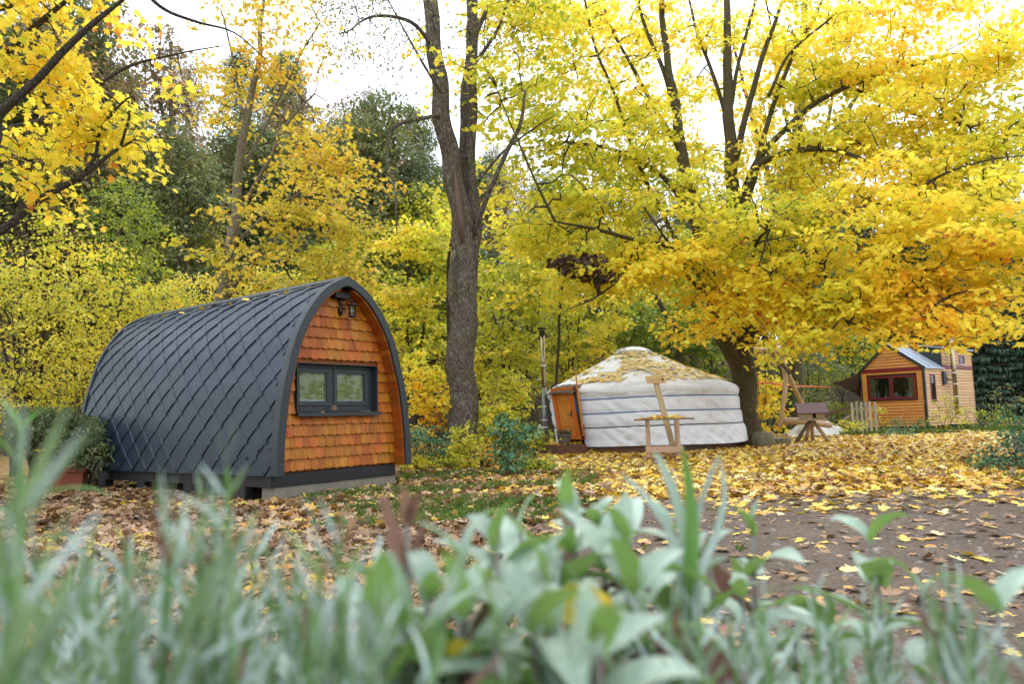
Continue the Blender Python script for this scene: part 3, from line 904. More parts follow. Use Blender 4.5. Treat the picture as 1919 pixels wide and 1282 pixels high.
for k in range(8):
    a = k * math.pi / 4
    mb.tube([(SH * 1.85 + .6 * math.cos(a), .6 * math.sin(a), 2.585), (SH * 1.85 + .36 * math.cos(a), .36 * math.sin(a), 2.772), (SH * 1.85, 0, 2.82)], .012, 5)
mb.build('dome_rib', M['grey_timber'], yurt)
for zr, mt in zip(ROPES, ('rope_dark', 'rope_blue', 'rope_blue')):
    a = np.linspace(DANG + .19, DANG + 2 * math.pi - .19, 120)
    mb = MB(); rrp = 2.618 - .03 * (zr - .15)
    pts = [(rrp * math.cos(t) + SH * (zr - .8), rrp * math.sin(t), zr + .012 * math.sin(t * 3) + .02 * math.sin(t + 1)) for t in a]
    mb.tube(pts, .012, 6); mb.build('rope', M[mt], yurt, True)
# guy lines at the right shoulder
for a0 in (-.35, -.25):
    mb = MB(); p = [roof_pt(a0, 2.3) + np.array([0, 0, .03]), np.array([2.74 * math.cos(a0), 2.74 * math.sin(a0), 1.5]), np.array([2.70 * math.cos(a0 + .06) + .1, 2.70 * math.sin(a0 + .06), .3])]
    mb.tube(p, .007, 5); mb.build('guy_line', M['rope_dark'], yurt)
a = np.linspace(0, 2 * math.pi, 80)
mb = MB(); pts = [roof_pt(t, 1.72) + np.array([0, 0, .02]) for t in a]; mb.tube(pts, .008, 5, caps=False); mb.build('roof_rope', M['grey_timber'], yurt)
mb = MB(); mb.lathe([(2.50, -.1), (2.50, .17), (2.3, .19)], 60); mb.build('platform', M['deck'], yurt)
# door
drad = np.array([math.cos(DANG), math.sin(DANG), 0]); dtan = np.array([-drad[1], drad[0], 0]) * 1.0
if dtan[1] > 0: dtan = -dtan                 # dtan points to the picture's right (towards the viewer)
dbase = drad * 2.60
def dp(u, d, z):                              # u along the door to the right, d outwards, z up
    p = dbase + dtan * u + drad * d
    return np.array([p[0] + SH * .80 * (z - .9), p[1], z])
def dbox(mb, u0, u1, d0, d1, z0, z1):
    v = [dp(u, d, z) for z in (z0, z1) for (u, d) in ((u0, d0), (u1, d0), (u1, d1), (u0, d1))]
    return mb.add(v, [(0, 3, 2, 1), (4, 5, 6, 7), (0, 1, 5, 4), (1, 2, 6, 5), (2, 3, 7, 6), (3, 0, 4, 7)])
mb = MB(); dbox(mb, -.5, -.36, -.1, .10, .33, 1.68); dbox(mb, .30, .5, -.1, .10, .33, 1.68); dbox(mb, -.36, .30, -.1, .10, 1.56, 1.68); dbox(mb, -.36, .30, -.1, .10, .33, .43)
mb.build('door_frame', M['dorframe'], yurt, bevel=.008)
mb = MB(); dbox(mb, -.355, .295, .0, .03, .435, 1.555); drl = mb.build('door', M['dorwood'], yurt)
mb = MB()
for (u0, u1, z0, z1) in ((-.355, -.25, .435, 1.555), (.19, .295, .435, 1.555), (-.25, .19, 1.47, 1.555), (-.25, .19, 1.22, 1.28), (-.25, .19, .66, .72), (-.25, .19, .435, .50)):
    dbox(mb, u0, u1, .031, .052, z0, z1)
mb.build('door_rail', M['dorwood'], drl, bevel=.004)
for (u0, u1, z0, z1) in ((-.20, .14, 1.31, 1.44), (-.20, .14, .53, .63)):
    mb = MB(); dbox(mb, u0, u1, .031, .045, z0, z1); mb.build('door_panel', M['dorwood'], drl, bevel=.008)
for k in range(4):
    mb = MB(); dbox(mb, -.247 + k * .109, -.142 + k * .109, .031, .041, .722, 1.218); mb.build('door_board', M['dorwood'], drl, bevel=.006)
mb = MB(); dbox(mb, .20, .29, .053, .064, .90, 1.08); p = dp(.23, .07, .98)
mb.tube([p, p + drad * .05, p + drad * .05 - dtan * .12], .011, 7); mb.build('handle', M['black'], drl)
# felt hood above the door and loose canvas at its sides
mb = MB(); vv = []; 
for i in range(13):
    u = -.6 + 1.2 * i / 12
    for k in range(5):
        d = -.14 + .34 * k / 4
        vv.append(dp(u, d, 1.765 - .055 * k + .012 * math.sin(i * 2.1) - .10 * abs(u) ** 2))
ff = [(i * 5 + k, i * 5 + k + 1, i * 5 + k + 6, i * 5 + k + 5) for i in range(12) for k in range(4)]
mb.add(vv, ff); o = mb.build('door_hood', mat_plain('grey felt', (.16, .13, .10), .95, 0, .1, .3), yurt, True); md = o.modifiers.new('solid', 'SOLIDIFY'); md.thickness = .02
for (ua, ub) in ((-.64, -.49),):
    mb = MB(); vv = []
    for i in range(9):
        for k in range(16):
            z = .30 + 1.33 * k / 15
            pin = 1 - .55 * math.exp(-((z - .62) / .12) ** 2) - .2 * math.exp(-((z - 1.36) / .1) ** 2)
            vv.append(dp(ub + (ua - ub) * i / 8 * pin, .05 + .05 * math.sin(i * 1.7) * pin, z))
    ff = [(i * 16 + k, i * 16 + k + 1, i * 16 + k + 17, i * 16 + k + 16) for i in range(8) for k in range(15)]
    mb.add(vv, ff); mb.build('side_flap', M['canvas'], yurt, True)
mb = MB()
for (u, dd) in ((.53, .07), (.56, .05), (.59, .06)):
    mb.tube([dp(u - .02, dd, 1.68), dp(u, dd + .02, 1.3), dp(u - .03, dd, .9), dp(u + .02, dd, .35)], .016, 6)
mb.build('door_rope', M['rope_dark'], yurt, True)
mb = MB(); mb.tube([dp(.52, .09, 1.3), dp(.53, .09, 1.35), dp(.54, .08, 1.02), dp(.52, .09, .98)], .017, 6); mb.build('door_rope', M['rope_blue'], yurt, True)
# wooden pole leaning beside the door
pole = MB(); p0 = YC + dp(.72, .16, .42); p1 = YC + dp(.70, .05, 2.15)
pole.tube([p0, (p0 + p1) / 2 + np.array([.01, 0, 0]), p1], [.026, .025, .02], 8)
tag(pole.build('tent_pole', M['dorwood'], None, True), 'thin orange brown wooden pole leaning on the yurt beside its door', 'pole')

# deck in front of the door
DRZ = math.atan2(dtan[1], dtan[0])
deck = thing('entrance_deck', 'low brown timber deck covered in yellow leaves before the yurt door', 'deck', YC + drad * 2.62 + np.array([0, 0, 0]), DRZ)
# local x along dtan, local y = left of it
sgn = 1 if (np.array([-math.sin(DRZ), math.cos(DRZ), 0]) @ drad) > 0 else -1
for k in range(6):
    y0 = sgn * (.06 + k * .135); y1 = sgn * (.06 + k * .135 + .13)
    MB().box(-.78, .78, min(y0, y1), max(y0, y1), .20, .228).build('deck_board', M['deck'], deck, bevel=.003)
MB().box(-.80, .80, *sorted((sgn * .87, sgn * .90)), .0, .225).build('fascia_board', M['deck'], deck)
for x in (-.80, .78): MB().box(x, x + .025, *sorted((sgn * .03, sgn * .868)), .0, .225).build('fascia_board', M['deck'], deck)
def deckp(u, d, z=0.228): return YC + drad * (2.62 + d) + dtan * u + np.array([0, 0, z])

# stove pipe with its support post
PX = np.array([.86, 21.75, 0])
pipe = thing('stove_pipe', 'tall steel stove pipe standing beside the yurt door', 'chimney', PX)
mb = MB(); mb.lathe([(.075, .1), (.075, 1.75)], 18); mb.build('flue', M['tin'], pipe, True)
mb = MB(); mb.lathe([(.068, 1.75), (.068, 3.25)], 18); mb.build('flue', M['steel'], pipe, True)
for z in (.62, .82, 1.20, 2.35): 
    mb = MB(); mb.lathe([(.070, z), (.084, z + .005), (.084, z + .035), (.070, z + .04)], 18); mb.build('clamp', M['pvc'], pipe)
mb = MB(); mb.lathe([(.068, 3.23), (.09, 3.26), (.09, 3.36), (.075, 3.37)], 18); mb.lathe([(.125, 3.40), (.135, 3.41), (.135, 3.44), (.02, 3.46)], 18)
for a in range(4): mb.tube([(.085 * math.cos(a * 1.57), .085 * math.sin(a * 1.57), 3.35), (.1 * math.cos(a * 1.57), .1 * math.sin(a * 1.57), 3.41)], .008, 5)
mb.build('cowl', M['lampiron'], pipe, True)
mb = MB(); mb.beam((-.21, -.05, -.1), (-.21, -.05, 2.15), .05, .05); mb.build('support_post', M['tin'], pipe)
for z in (1.98, .6): MB().beam((-.21, -.05, z), (.0, -.0, z), .03, .02).build('bracket', M['pvc'], pipe)

# tree stump with a small white lantern
P = deckp(-.52, .55)
tag(MB().lathe([(.15, 0), (.145, .1), (.14, .27), (.135, .275), (.02, .277)], 18).build('wood_stump', mat_bark('stump bark', (.12, .075, .05), (.24, .15, .10)), None, False), 'short sawn log standing on the deck left of the yurt door', 'log').location = P
l2 = thing('garden_lantern', 'small white lantern standing on the sawn log by the yurt door', 'lantern', P + np.array([0, 0, .277]))
mb = MB(); mb.box(-.05, .05, -.05, .05, 0, .015); mb.box(-.045, .045, -.045, .045, .135, .15)
for sx in (-1, 1):
    for sy in (-1, 1): mb.box(sx * .04 - .006, sx * .04 + .006, sy * .04 - .006, sy * .04 + .006, .015, .135)
mb.build('lantern_frame', M['pvc'], l2)
MB().box(-.034, .034, -.034, .034, .016, .134).build('pane', M['glass'], l2)
mb = MB(); mb.lathe([(.07, .15), (.045, .185), (.02, .20), (.022, .225), (.008, .24)], 12); mb.build('lantern_roof', M['pvc'], l2)
# flower pot by the door
P = deckp(.52, .50)
pt = thing('flower_pot', 'grey round pot of pink heather at the right of the yurt door', 'flower pot', P)
mb = MB(); mb.lathe([(.13, 0), (.16, .10), (.175, .22), (.185, .225), (.185, .25), (.165, .25), (.16, .22), (.02, .215)], 24); mb.build('pot', M['potgrey'], pt, True)
mb = MB(); mb2 = MB()
for k in range(90):
    a = random.uniform(0, 6.28); r = random.uniform(0, .15); h = random.uniform(.06, .20)
    b = np.array([r * math.cos(a), r * math.sin(a), .215]); tp = b + np.array([.08 * math.cos(a), .08 * math.sin(a), h])
    (mb2 if k % 3 == 0 else mb).tube([b, (b + tp) / 2 + np.array([0, 0, .01]), tp], [.004, .012, .003], 4)
mb.build('foliage', mat_plain('heather green', (.08, .12, .04), .8), pt); mb2.build('bloom', M['heather'], pt)

# ================================================================== table and sign
TB = gnd(1252, 861); TRZ = R(-10)
tb = thing('garden_table', 'rough timber table with yellow leaves scattered on its plank top', 'table', (TB[0], TB[1] + .25, 0), TRZ)
for k in range(4):
    MB().box(-.60 + random.uniform(-.02, .02), .60 + random.uniform(-.02, .02), -.28 + k * .142, -.28 + k * .142 + .138, .80 + random.uniform(-.003, .003), .832).build('table_board', mat_wood('dark table board', (.12, .085, .055), (.24, .18, .12), 'X', 5, .75, .1) if k == 0 else bpy.data.materials['dark table board'], tb, bevel=.004)
for x in (-.34, .26):
    for y in (-.24, .20): MB().box(x - .045, x + .045, y - .035, y + .035, -.03, .798).build('leg', M['plank'], tb, bevel=.004)
mb = MB(); mb.box(-.40, .36, -.30, -.277, .14, .26); mb.build('stretcher', M['plank'], tb, bevel=.004)
mb = MB(); mb.box(-.40, .36, .238, .26, .14, .26); mb.build('stretcher', M['plank'], tb, bevel=.004)
SB = at(1267, 858, 16.95); ST = at(1228, 712, 17.0)
sg = thing('wooden_sign', 'leaning post with a small engraved wooden board in front of the yurt', 'sign', (SB[0], SB[1], 0))
up = ST - np.array([SB[0], SB[1], 0])
mb = MB(); mb.beam((0, 0, -.05), up * .985, .125, .035, (0, 1, 0)); mb.build('sign_post', M['postwood'], sg, bevel=.004)
bd = MB(); tilt = np.array([.10, 0, -.26]); 
tx = np.array([1, .0, -.02]); tz = np.array([-.20, 0, 1.0]); tz /= np.linalg.norm(tz)
def sp(u, v, d): return up + tx * u + tz * v + np.array([0, -1, 0]) * d
bd.slab([sp(-.205, -.085, .02), sp(.205, -.085, .02), sp(.205, .085, .02), sp(-.205, .085, .02)], (0, -.025, 0)); sbo = bd.build('sign_board', M['signwood'], sg, bevel=.003)
mb = MB()     # faint engraved marks and the leaf emblem
rs = random.Random(5)
def stroke(u0, v0, u1, v1, w=.0035):
    a, b = sp(u0, v0, .0465), sp(u1, v1, .0465); mb.beam(a, b, w, .003, (0, 1, 0))
u = -.150
for wl in (6, 3, 1, 3):
    for k in range(wl):
        h = rs.choice((.013, .013, .024))
        stroke(u, -.012, u, -.012 + h); stroke(u, -.012 + .013, u + .009, -.012 + .011); 
        if rs.random() < .6: stroke(u + .009, -.012, u + .009, .0)
        u += .0155
    u += .014
mb.build('engraved_lettering', M['ink'], sbo)
mb = MB(); pts = [(.0, -.05), (.02, -.03), (.022, 0), (.028, .02), (.012, .035), (-.012, .035), (-.024, .015), (-.018, -.015)]
mb.slab([sp(.145 + a, -.0 + b, .0455) for a, b in pts], (0, -.002, 0)); mb.build('engraved_emblem', M['ink'], sbo)

# ================================================================== mossy stones, bird house
def rock(name, c, sx, sy, sz, rz, label):
    mb = MB(); n = 7
    bm = bmesh.new(); bmesh.ops.create_cube(bm, size=1.0); bmesh.ops.subdivide_edges(bm, edges=bm.edges[:], cuts=4, use_grid_fill=True)
    for v in bm.verts:
        p = np.array(v.co) * [sx, sy, sz]
        nn = snoise(p[None] + np.array(c)[None], .18, 2)[0]
        e = 1 - .10 * (np.abs(np.array(v.co)) > .45).sum() ** 2 / 4
        v.co = Vector(p * e + np.array(v.co) * nn * .03)
    me = bpy.data.meshes.new(name); bm.to_mesh(me); bm.free(); me.materials.append(M['stone'])
    me.polygons.foreach_set('use_smooth', [True] * len(me.polygons))
    o = link(name, me); o.location = c; o.rotation_euler = (0, 0, rz); return tag(o, label, 'stone', 'stones at the foot of the maple')
c = gnd(1436, 838); rock('stone_block', (c[0], c[1] + .2, .16), .50, .42, .46, .3, 'upright mossy stone block at the foot of the big yellow maple')
c = gnd(1463, 834); rock('stone_block', (c[0] + .05, c[1] + .15, .05), .52, .36, .28, .1, 'low flat mossy stone lying right of the upright stone block')

BH = np.array([8.62, 22.6, 0])
bh = thing('bird_house', 'wooden bird feeder house with purple brown roof on splayed log legs', 'bird house', BH, R(-14))
for (x, y) in ((-.42, -.1), (.36, -.28), (.05, .35), (-.15, .3)):
    mb = MB(); mb.tube([(x * 1.15, y * 1.15, -.05), (x * .6, y * .6, .3), (x * .1, y * .1, .60)], [.06, .055, .05], 8, wob=.06); mb.build('leg', M['logdark' if y < 0 and x < 0 else 'log'], bh, True)
MB().box(-.40, .42, -.33, .30, .60, .635).build('floor_board', M['grey_timber'], bh, bevel=.004)
mb = MB(); 
# box body: front with entrance
x0, x1, y0, y1, zb, zt = -.30, .32, -.24, .24, .637, .86
hx, hz = .06, .73
mb.box(x0, x1, y1 - .02, y1, zb, zt)
mb.box(x0, hx - .05, y0, y0 + .02, zb, zt).box(hx + .05, x1, y0, y0 + .02, zb, zt).box(hx - .05, hx + .05, y0, y0 + .02, .80, zt).box(hx - .05, hx + .05, y0, y0 + .02, zb, .675)
mb.build('house_wall', mat_wood('pale birch board', (.33, .23, .13), (.55, .42, .27), 'X', 6, .7, .1), bh)
for k in range(7):
    zz = zb + k * .06; hh = .24 if zz + .055 <= zt else max(.24 - (zz + .055 - zt) * .9, .02)
    for (xa, xb) in ((x0 - .022, x0 - .002), (x1 + .002, x1 + .022)):
        MB().box(xa, xb, -hh, hh, zz, zz + .056).build('slat', M['grey_timber'], bh)
MB().box(x0 + .03, x1 - .03, y0 + .05, y1 - .05, zb + .001, zt).build('inner_box', M['black'], bh)
for s in (-1, 1):
    mb = MB(); mb.slab([(-.41, 0, 1.09), (.43, 0, 1.09), (.43, s * .37, .80), (-.41, s * .37, .80)], (0, 0, .02)); mb.build('roof', M['purple'], bh, bevel=.003)

# ================================================================== log swing frame
SW = np.array([9.0, 24.9, 0])
sw = thing('log_swing_frame', 'peeled log swing frame with dark braces behind the maple trunk', 'swing frame', (0, 0, 0))
def lg(name, pts, r, mat, n=10):
    mb = MB(); mb.tube(pts, r, n, wob=.04); return mb.build(name, M[mat], sw, True)
Y_ = 24.6
lg('crossbeam', [at(1388, 655, Y_ + .3), at(1420, 657, Y_ + .1), at(1478, 662, Y_ - .3)], [.10, .10, .095], 'log')
lg('leg', [at(1466, 664, Y_ - .2), at(1473, 720, Y_ - .2), at(1462, 800, Y_ - .9)], [.07, .07, .065], 'log')
lg('leg', [at(1472, 690, Y_ - .1), at(1492, 735, Y_ + .6), at(1522, 800, Y_ + 1.4)], [.075, .08, .085], 'log')
lg('leg', [at(1392, 655, Y_ + .3), at(1393, 720, Y_ + .2), at(1394, 810, Y_ - .2)], [.07, .07, .07], 'log')
lg('brace', [at(1442, 650, Y_ - .35), at(1481, 701, Y_ - .35)], .055, 'logdark', 8)
lg('brace', [at(1446, 664, Y_ + .1), at(1468, 702, Y_ + .1)], .055, 'logdark', 8)
mb = MB()
for px in (1418, 1432):
    mb.tube([at(px, 657, Y_), at(px + 4, 740, Y_), at(px - 8, 800, Y_)], .010, 5)
mb.build('swing_rope', M['rope_dark'], sw)
mb = MB(); mb.tube([at(1400, 726, 24.0), at(1432, 716, 24.4), at(1455, 720, 25), at(1500, 724, 27), at(1560, 726, 31.5)], [.03, .03, .03, .025, .02], 6)
tag(mb.build('slackline_strap', M['orange_strap'], None, True), 'orange strap stretched between the maple trunk and the tent sail', 'strap')
mb = MB(); a = gnd(1462, 800); b = gnd(1570, 806)
mb.tube([at(1462, 789, 25.2), at(1510, 790, 25.6), at(1556, 797, 26.2)], [.13, .12, .10], 10, wob=.04)
tag(mb.build('fallen_log', M['log'], None, True), 'pale log lying across behind the bird feeder house', 'log')
# tarp over a wood pile
nx, ny = 34, 22
u, v = np.meshgrid(np.linspace(-1, 1, nx), np.linspace(-1, 1, ny))
hump = .42 * np.exp(-((u + .25) / .55) ** 2 - (v / .6) ** 2) + .30 * np.exp(-((u - .5) / .35) ** 2 - ((v + .2) / .5) ** 2)
pq = np.stack([u * 1.2, v, 0 * u], -1)
zz = np.maximum(hump + .22 * np.abs(snoise(pq, .30, 2)) - .05, .02) - .10 * sstep(.6, 1, np.maximum(np.abs(u), np.abs(v)))
Vt = np.stack([u * 1.05 + .06 * snoise(pq, .4, 5), v * .7 + .06 * snoise(pq, .5, 7), zz + .02], -1).reshape(-1, 3)
ii = np.arange(nx * ny).reshape(ny, nx); q = np.stack([ii[:-1, :-1], ii[:-1, 1:], ii[1:, 1:], ii[1:, :-1]], -1).reshape(-1, 4)
tp = link('tarp', np_mesh('tarp', Vt, [q], M['tarp'], smooth=False)); c = gnd(1548, 818); tp.location = (c[0], c[1] + .9, 0)
md = tp.modifiers.new('solid', 'SOLIDIFY'); md.thickness = .01
tag(tp, 'crumpled grey white tarp over a pile behind the bird feeder house', 'tarp')

# ================================================================== picket gate with rail
FG = gnd(1612, 812)
fg = thing('picket_gate', 'silvered wooden picket gate section in front of the small plank house', 'gate', (FG[0], FG[1], 0), R(-18))
for k in range(6):
    x = -.26 + k * .155 + random.uniform(-.02, .02); w = .085 if k != 5 else .10
    MB().box(x, x + w, -.02 + (k % 2) * .05, .005 + (k % 2) * .05, -.05, 1.15 + random.uniform(-.05, .05)).build('picket', M['grey_timber'], fg, bevel=.003)
for z in (.28, .85): MB().box(-.28, .62, .058, .10, z, z + .09).build('rail', M['grey_timber'], fg)
mb = MB(); mb.beam((-.24, .08, .95), (-1.75, .7, .50), .11, .10); mb.build('handrail', M['logdark'], fg)
mb = MB(); mb.beam((-.2, .1, .70), (-1.0, .5, .15), .08, .08); mb.build('brace', M['grey_timber'], fg)
mb = MB(); mb.beam((-1.70, .68, -.05), (-1.70, .68, .60), .10, .10); mb.build('post', M['logdark'], fg)

# ================================================================== tiny house
TC = gnd(1738, 799, .15); TC[2] = 0
fdir = np.array([-.662, .749]); sdir = np.array([.749, .662])
TRZ = math.atan2(sdir[1], sdir[0])            # local x = along the side wall away from the viewer, local y = along the front to the left
th = thing('tiny_house', 'small plank house on a trailer with red window frames and metal roof', 'house', TC, TRZ)
FW, SLN = 2.35, 5.15
Z0, ZE, ZA = .15, 2.42, 3.36                   # underside, eaves, ridge
BRK = 1.9                                     # where the loft dormer starts
def hbox(*a): return MB().box(*a)
MB().box(.03, SLN - .03, .03, FW - .03, Z0 + .02, ZE - .02).build('wall_core', M['interior'], th)
# front boards (plane x=0), lying along local y
bh_ = .118
wy0, wy1, wz0, wz1 = .28, 2.13, 1.22, 2.14      # window
z = Z0; k = 0
def fboard(y0, y1, z0, z1, ya=None, yb=None):
    ya = y0 if ya is None else ya; yb = y1 if yb is None else yb
    v = [(-.052, y0, z0 + .006), (-.052, y1, z0 + .006), (-.014, yb, z1), (-.014, ya, z1)]
    MB().slab(v, (.016, 0, 0)).build('cladding_board', M['board_y'], th)
M['board_y'] = mat_wood('oiled larch front board', (.42, .16, .03), (.66, .30, .07), 'Y', 4.0, 0.55, 0.08)
M['board_side'] = mat_wood('pale larch side board', (.48, .26, .11), (.68, .42, .20), 'X', 4.0, 0.6, 0.08)  # paler and less orange than the front boards
while z < wz0 - .08:
    fboard(.03, FW, z, min(z + bh_ + .005, wz0 - .05)); z += bh_
for (a, b) in ((.03, wy0 - .04), (wy1 + .04, FW)):
    hbox(-.034, -.01, a, b, wz0 - .05, wz1 + .07).build('corner_trim', M['board_y'], th)
hbox(-.034, -.01, .03, FW, wz1 + .073, wz1 + .16).build('corner_trim', M['board_y'], th)
hbox(-.06, -.01, .03, FW, wz1 + .163, wz1 + .30).build('red_band', M['red'], th)
z = wz1 + .303
yc = FW / 2 + .1
while z < ZA - .12:
    def ylim(zv): 
        t = max(0, (zv - ZE) / (ZA - ZE)); return (.03 + (yc - .03) * t, FW - (FW - yc) * t)
    a0, b0 = ylim(z); a1, b1 = ylim(z + bh_)
    fboard(a0, b0, z, z + bh_ + .004, a1, b1); z += bh_
mb = MB(); mb.slab([(-.008, .03, ZE - .2), (-.008, FW, ZE - .2), (-.008, FW, ZE), (-.008, yc, ZA), (-.008, .03, ZE)], (.03, 0, 0)); mb.build('gable_core', M['interior'], th)
# front window
w = MB(); frame(w, 0, 1, 0, 1, .0, 0, .0)
w = MB()
def xframe(mb, a, b, c, d, t, xa, xb):
    mb.box(xa, xb, a, b, c, c + t).box(xa, xb, a, b, d - t, d).box(xa, xb, a, a + t, c + t, d - t).box(xa, xb, b - t, b, c + t, d - t)
xframe(w, wy0, wy1, wz0, wz1, .075, -.055, .0)
wf = w.build('window', M['red'], th, bevel=.004)
mb = MB(); ym = (wy0 + wy1) / 2; mb.box(-.052, -.002, ym - .075, ym + .075, wz0 + .077, wz1 - .077); mb.build('mullion', M['red'], wf)
mb = MB(); mb.box(-.058, -.053, ym - .025, ym + .025, wz0 + .01, wz1 - .01); mb.build('mullion', M['anth'], wf)
for (a, b) in ((wy0 + .076, ym - .076), (ym + .076, wy1 - .076)):
    MB().box(-.036, -.030, a, b, wz0 + .076, wz1 - .076).build('pane', M['glass'], wf)
hbox(-.085, -.0, wy0 - .02, wy1 + .02, wz0 - .035, wz0 - .004).build('sill', M['anth'], wf)
hbox(-.026, -.022, wy0 + .078, wy1 - .078, wz0 + .078, wz1 - .078).build('window_back', M['interior'], wf)
for (a, b) in ((wy0 + .09, wy0 + .28), (wy1 - .30, wy1 - .09)):
    mb = MB(); n = 10
    vv = []
    for i in range(n + 1):
        y = a + (b - a) * i / n
        vv += [(-.0275 + .003 * (i % 2), y, wz0 + .09), (-.0275 + .003 * (i % 2), y, wz1 - .09)]
    mb.add(vv, [(2 * i, 2 * i + 2, 2 * i + 3, 2 * i + 1) for i in range(n)]); mb.build('curtain', M['curtain'], wf, fix=False)
# corner strip
hbox(-.062, .03, -.062, .028, Z0, ZE).build('corner_strip', M['anth'], th)
# side wall boards (plane y=0), lying along local x
tw = (.52, 1.02, 1.12, 2.17)                  # tall window
z = Z0; 
def sboard(x0, x1, z0, z1):
    if x1 - x0 < .02: return
    v = [(x0, -.052, z0 + .006), (x1, -.052, z0 + .006), (x1, -.014, z1), (x0, -.014, z1)]
    MB().slab(v, (0, .016, 0)).build('side_board', M['board_side'], th)
ZR = 2.42
while z < 3.18:
    z1 = z + bh_ + .004
    if ZR - .02 < z + bh_ * .5 < ZR + .14:
        z += bh_; continue
    x0_ = .033 if z < ZR - .1 else BRK
    sw_ = (3.75, 4.35, 2.62, 3.0)
    holes = [h for h in (tw, sw_) if h[2] < z + bh_ * .6 and h[3] > z + bh_ * .4]
    if z1 > ZE and x0_ < BRK: z1 = ZE - .03
    if holes:
        h = holes[0]; sboard(x0_, h[0] - .03, z, z1); sboard(h[1] + .03, SLN, z, z1)
    else: sboard(x0_, SLN, z, z1)
    z += bh_
hbox(BRK, SLN, -.058, -.008, ZR - .01, ZR + .13).build('red_band', M['red'], th)
hbox(SLN + .002, SLN + .03, -.055, .03, Z0, 3.2).build('corner_strip', M['board_side'], th)
MB().box(BRK + .03, SLN - .03, .0, FW - .02, ZE - .05, 3.17).build('loft_core', M['interior'], th)
for (a, b, c_, d_), nm in ((tw, 'tall'), ((3.75, 4.35, 2.62, 3.0), 'small')):
    w = MB(); 
    for bx in ((a, b, c_, c_ + .06), (a, b, d_ - .06, d_), (a, a + .06, c_ + .06, d_ - .06), (b - .06, b, c_ + .06, d_ - .06)):
        w.box(bx[0], bx[1], -.05, .0, bx[2], bx[3])
    w2 = w.build('window', M['red'], th, bevel=.003)
    w2['label'] = 'narrow tall red side window' if nm == 'tall' else 'small red loft window'
    MB().box(a + .06, b - .06, -.03, -.025, c_ + .06, d_ - .06).build('pane', M['glass'], w2)
    MB().box(a + .06, b - .06, -.015, -.01, c_ + .06, d_ - .06).build('window_back', M['interior'] if nm == 'tall' else M['anth'], w2)
    MB().box(a - .02, b + .02, -.07, -.0, c_ - .03, c_ - .003).build('sill', M['pvc' if nm == 'small' else 'anth'], w2)
# roofs
ov = .10
sl_ = (ZA - ZE) / (yc)
mb = MB(); mb.slab([(-.06, -ov, ZE - ov * sl_ * .9 + .02), (BRK + .1, -ov, ZE - ov * sl_ * .9 + .02), (BRK + .1, yc, ZA + .03), (-.06, yc, ZA + .03)], (0, 0, .035))
rf = mb.build('roof', M['zinc'], th)
for x in (.55, 1.15, 1.72):
    mb = MB(); mb.slab([(x, -ov, ZE - ov * sl_ * .9 + .057), (x + .025, -ov, ZE - ov * sl_ * .9 + .057), (x + .025, yc, ZA + .067), (x, yc, ZA + .067)], (0, 0, .025)); mb.build('standing_seam', M['zinc'], rf)
sl2 = (ZA - ZE) / (FW - yc)
mb = MB(); mb.slab([(-.06, yc, ZA + .03), (SLN, yc, ZA + .03), (SLN, FW + ov, ZE - ov * sl2), (-.06, FW + ov, ZE - ov * sl2)], (0, 0, .035)); mb.build('roof', M['zinc'], th)
mb = MB(); mb.beam((-.075, -ov, ZE - ov * sl_ * .9 + .02), (-.075, yc, ZA + .03), .03, .10); mb.beam((-.075, yc, ZA + .03), (-.075, FW + ov, ZE - ov * sl2), .03, .10); mb.build('verge_trim', M['anth'], th)
mb = MB(); mb.slab([(BRK - .012, -.02, ZE + .03), (BRK - .012, yc, ZA + .05), (BRK - .012, yc, 3.42), (BRK - .012, -.02, 3.20)], (.04, 0, 0)); mb.build('dormer_cheek', M['anth'], th)
mb = MB(); mb.slab([(BRK - .06, -.14, 3.20), (SLN + .08, -.14, 3.20), (SLN + .08, yc + .05, 3.47), (BRK - .06, yc + .05, 3.47)], (0, 0, .05)); mb.build('loft_roof', M['zinc'], th)
# trailer under the house
mb = MB(); mb.box(.2, SLN - .2, .25, FW - .25, .02, Z0 - .004); mb.build('trailer_frame', M['black'], th)
for x in (2.3, 3.1):
    mb = MB(); mb.tube([(x, .10, .2), (x, .26, .2)], .26, 20); mb.build('wheel', M['black'], th)
for (x, y) in ((.15, .15), (.15, FW - .3), (SLN - .3, .15)): MB().box(x, x + .2, y, y + .2, -.1, Z0 - .002).build('support_block', M['stone'], th)
# flue
fl = MB(); FX = 2.40
fl.tube([(FX, -.26, .55), (FX, -.26, 4.35)], .085, 16); flo = fl.build('flue_pipe', M['steel'], th, True)
mb = MB(); mb.tube([(FX, -.26, 1.95), (FX - .1, -.14, 2.0), (FX - .22, -.02, 2.0)], .06, 12); mb.build('flue_elbow', M['steel'], flo, True)
for z in (1.25, 1.75, 2.2, 3.2):
    mb = MB(); mb.tube([(FX, -.26, z), (FX, -.26, z + .04)], .093, 16); mb.box(FX - .01, FX + .01, -.2, -.03, z, z + .03); mb.build('clamp', M['pvc'], flo)
mb = MB(); mb.tube([(FX, -.26, 4.42), (FX, -.26, 4.45)], .13, 14)
for a in range(3): mb.tube([(FX + .08 * math.cos(a * 2.1), -.26 + .08 * math.sin(a * 2.1), 4.33), (FX + .08 * math.cos(a * 2.1), -.26 + .08 * math.sin(a * 2.1), 4.43)], .008, 4)
mb.build('cowl', M['black'], flo)
hbox(1.72, 1.98, -.13, -.036, 1.75, 2.28).build('heater_box', M['anth'], th, bevel=.01)
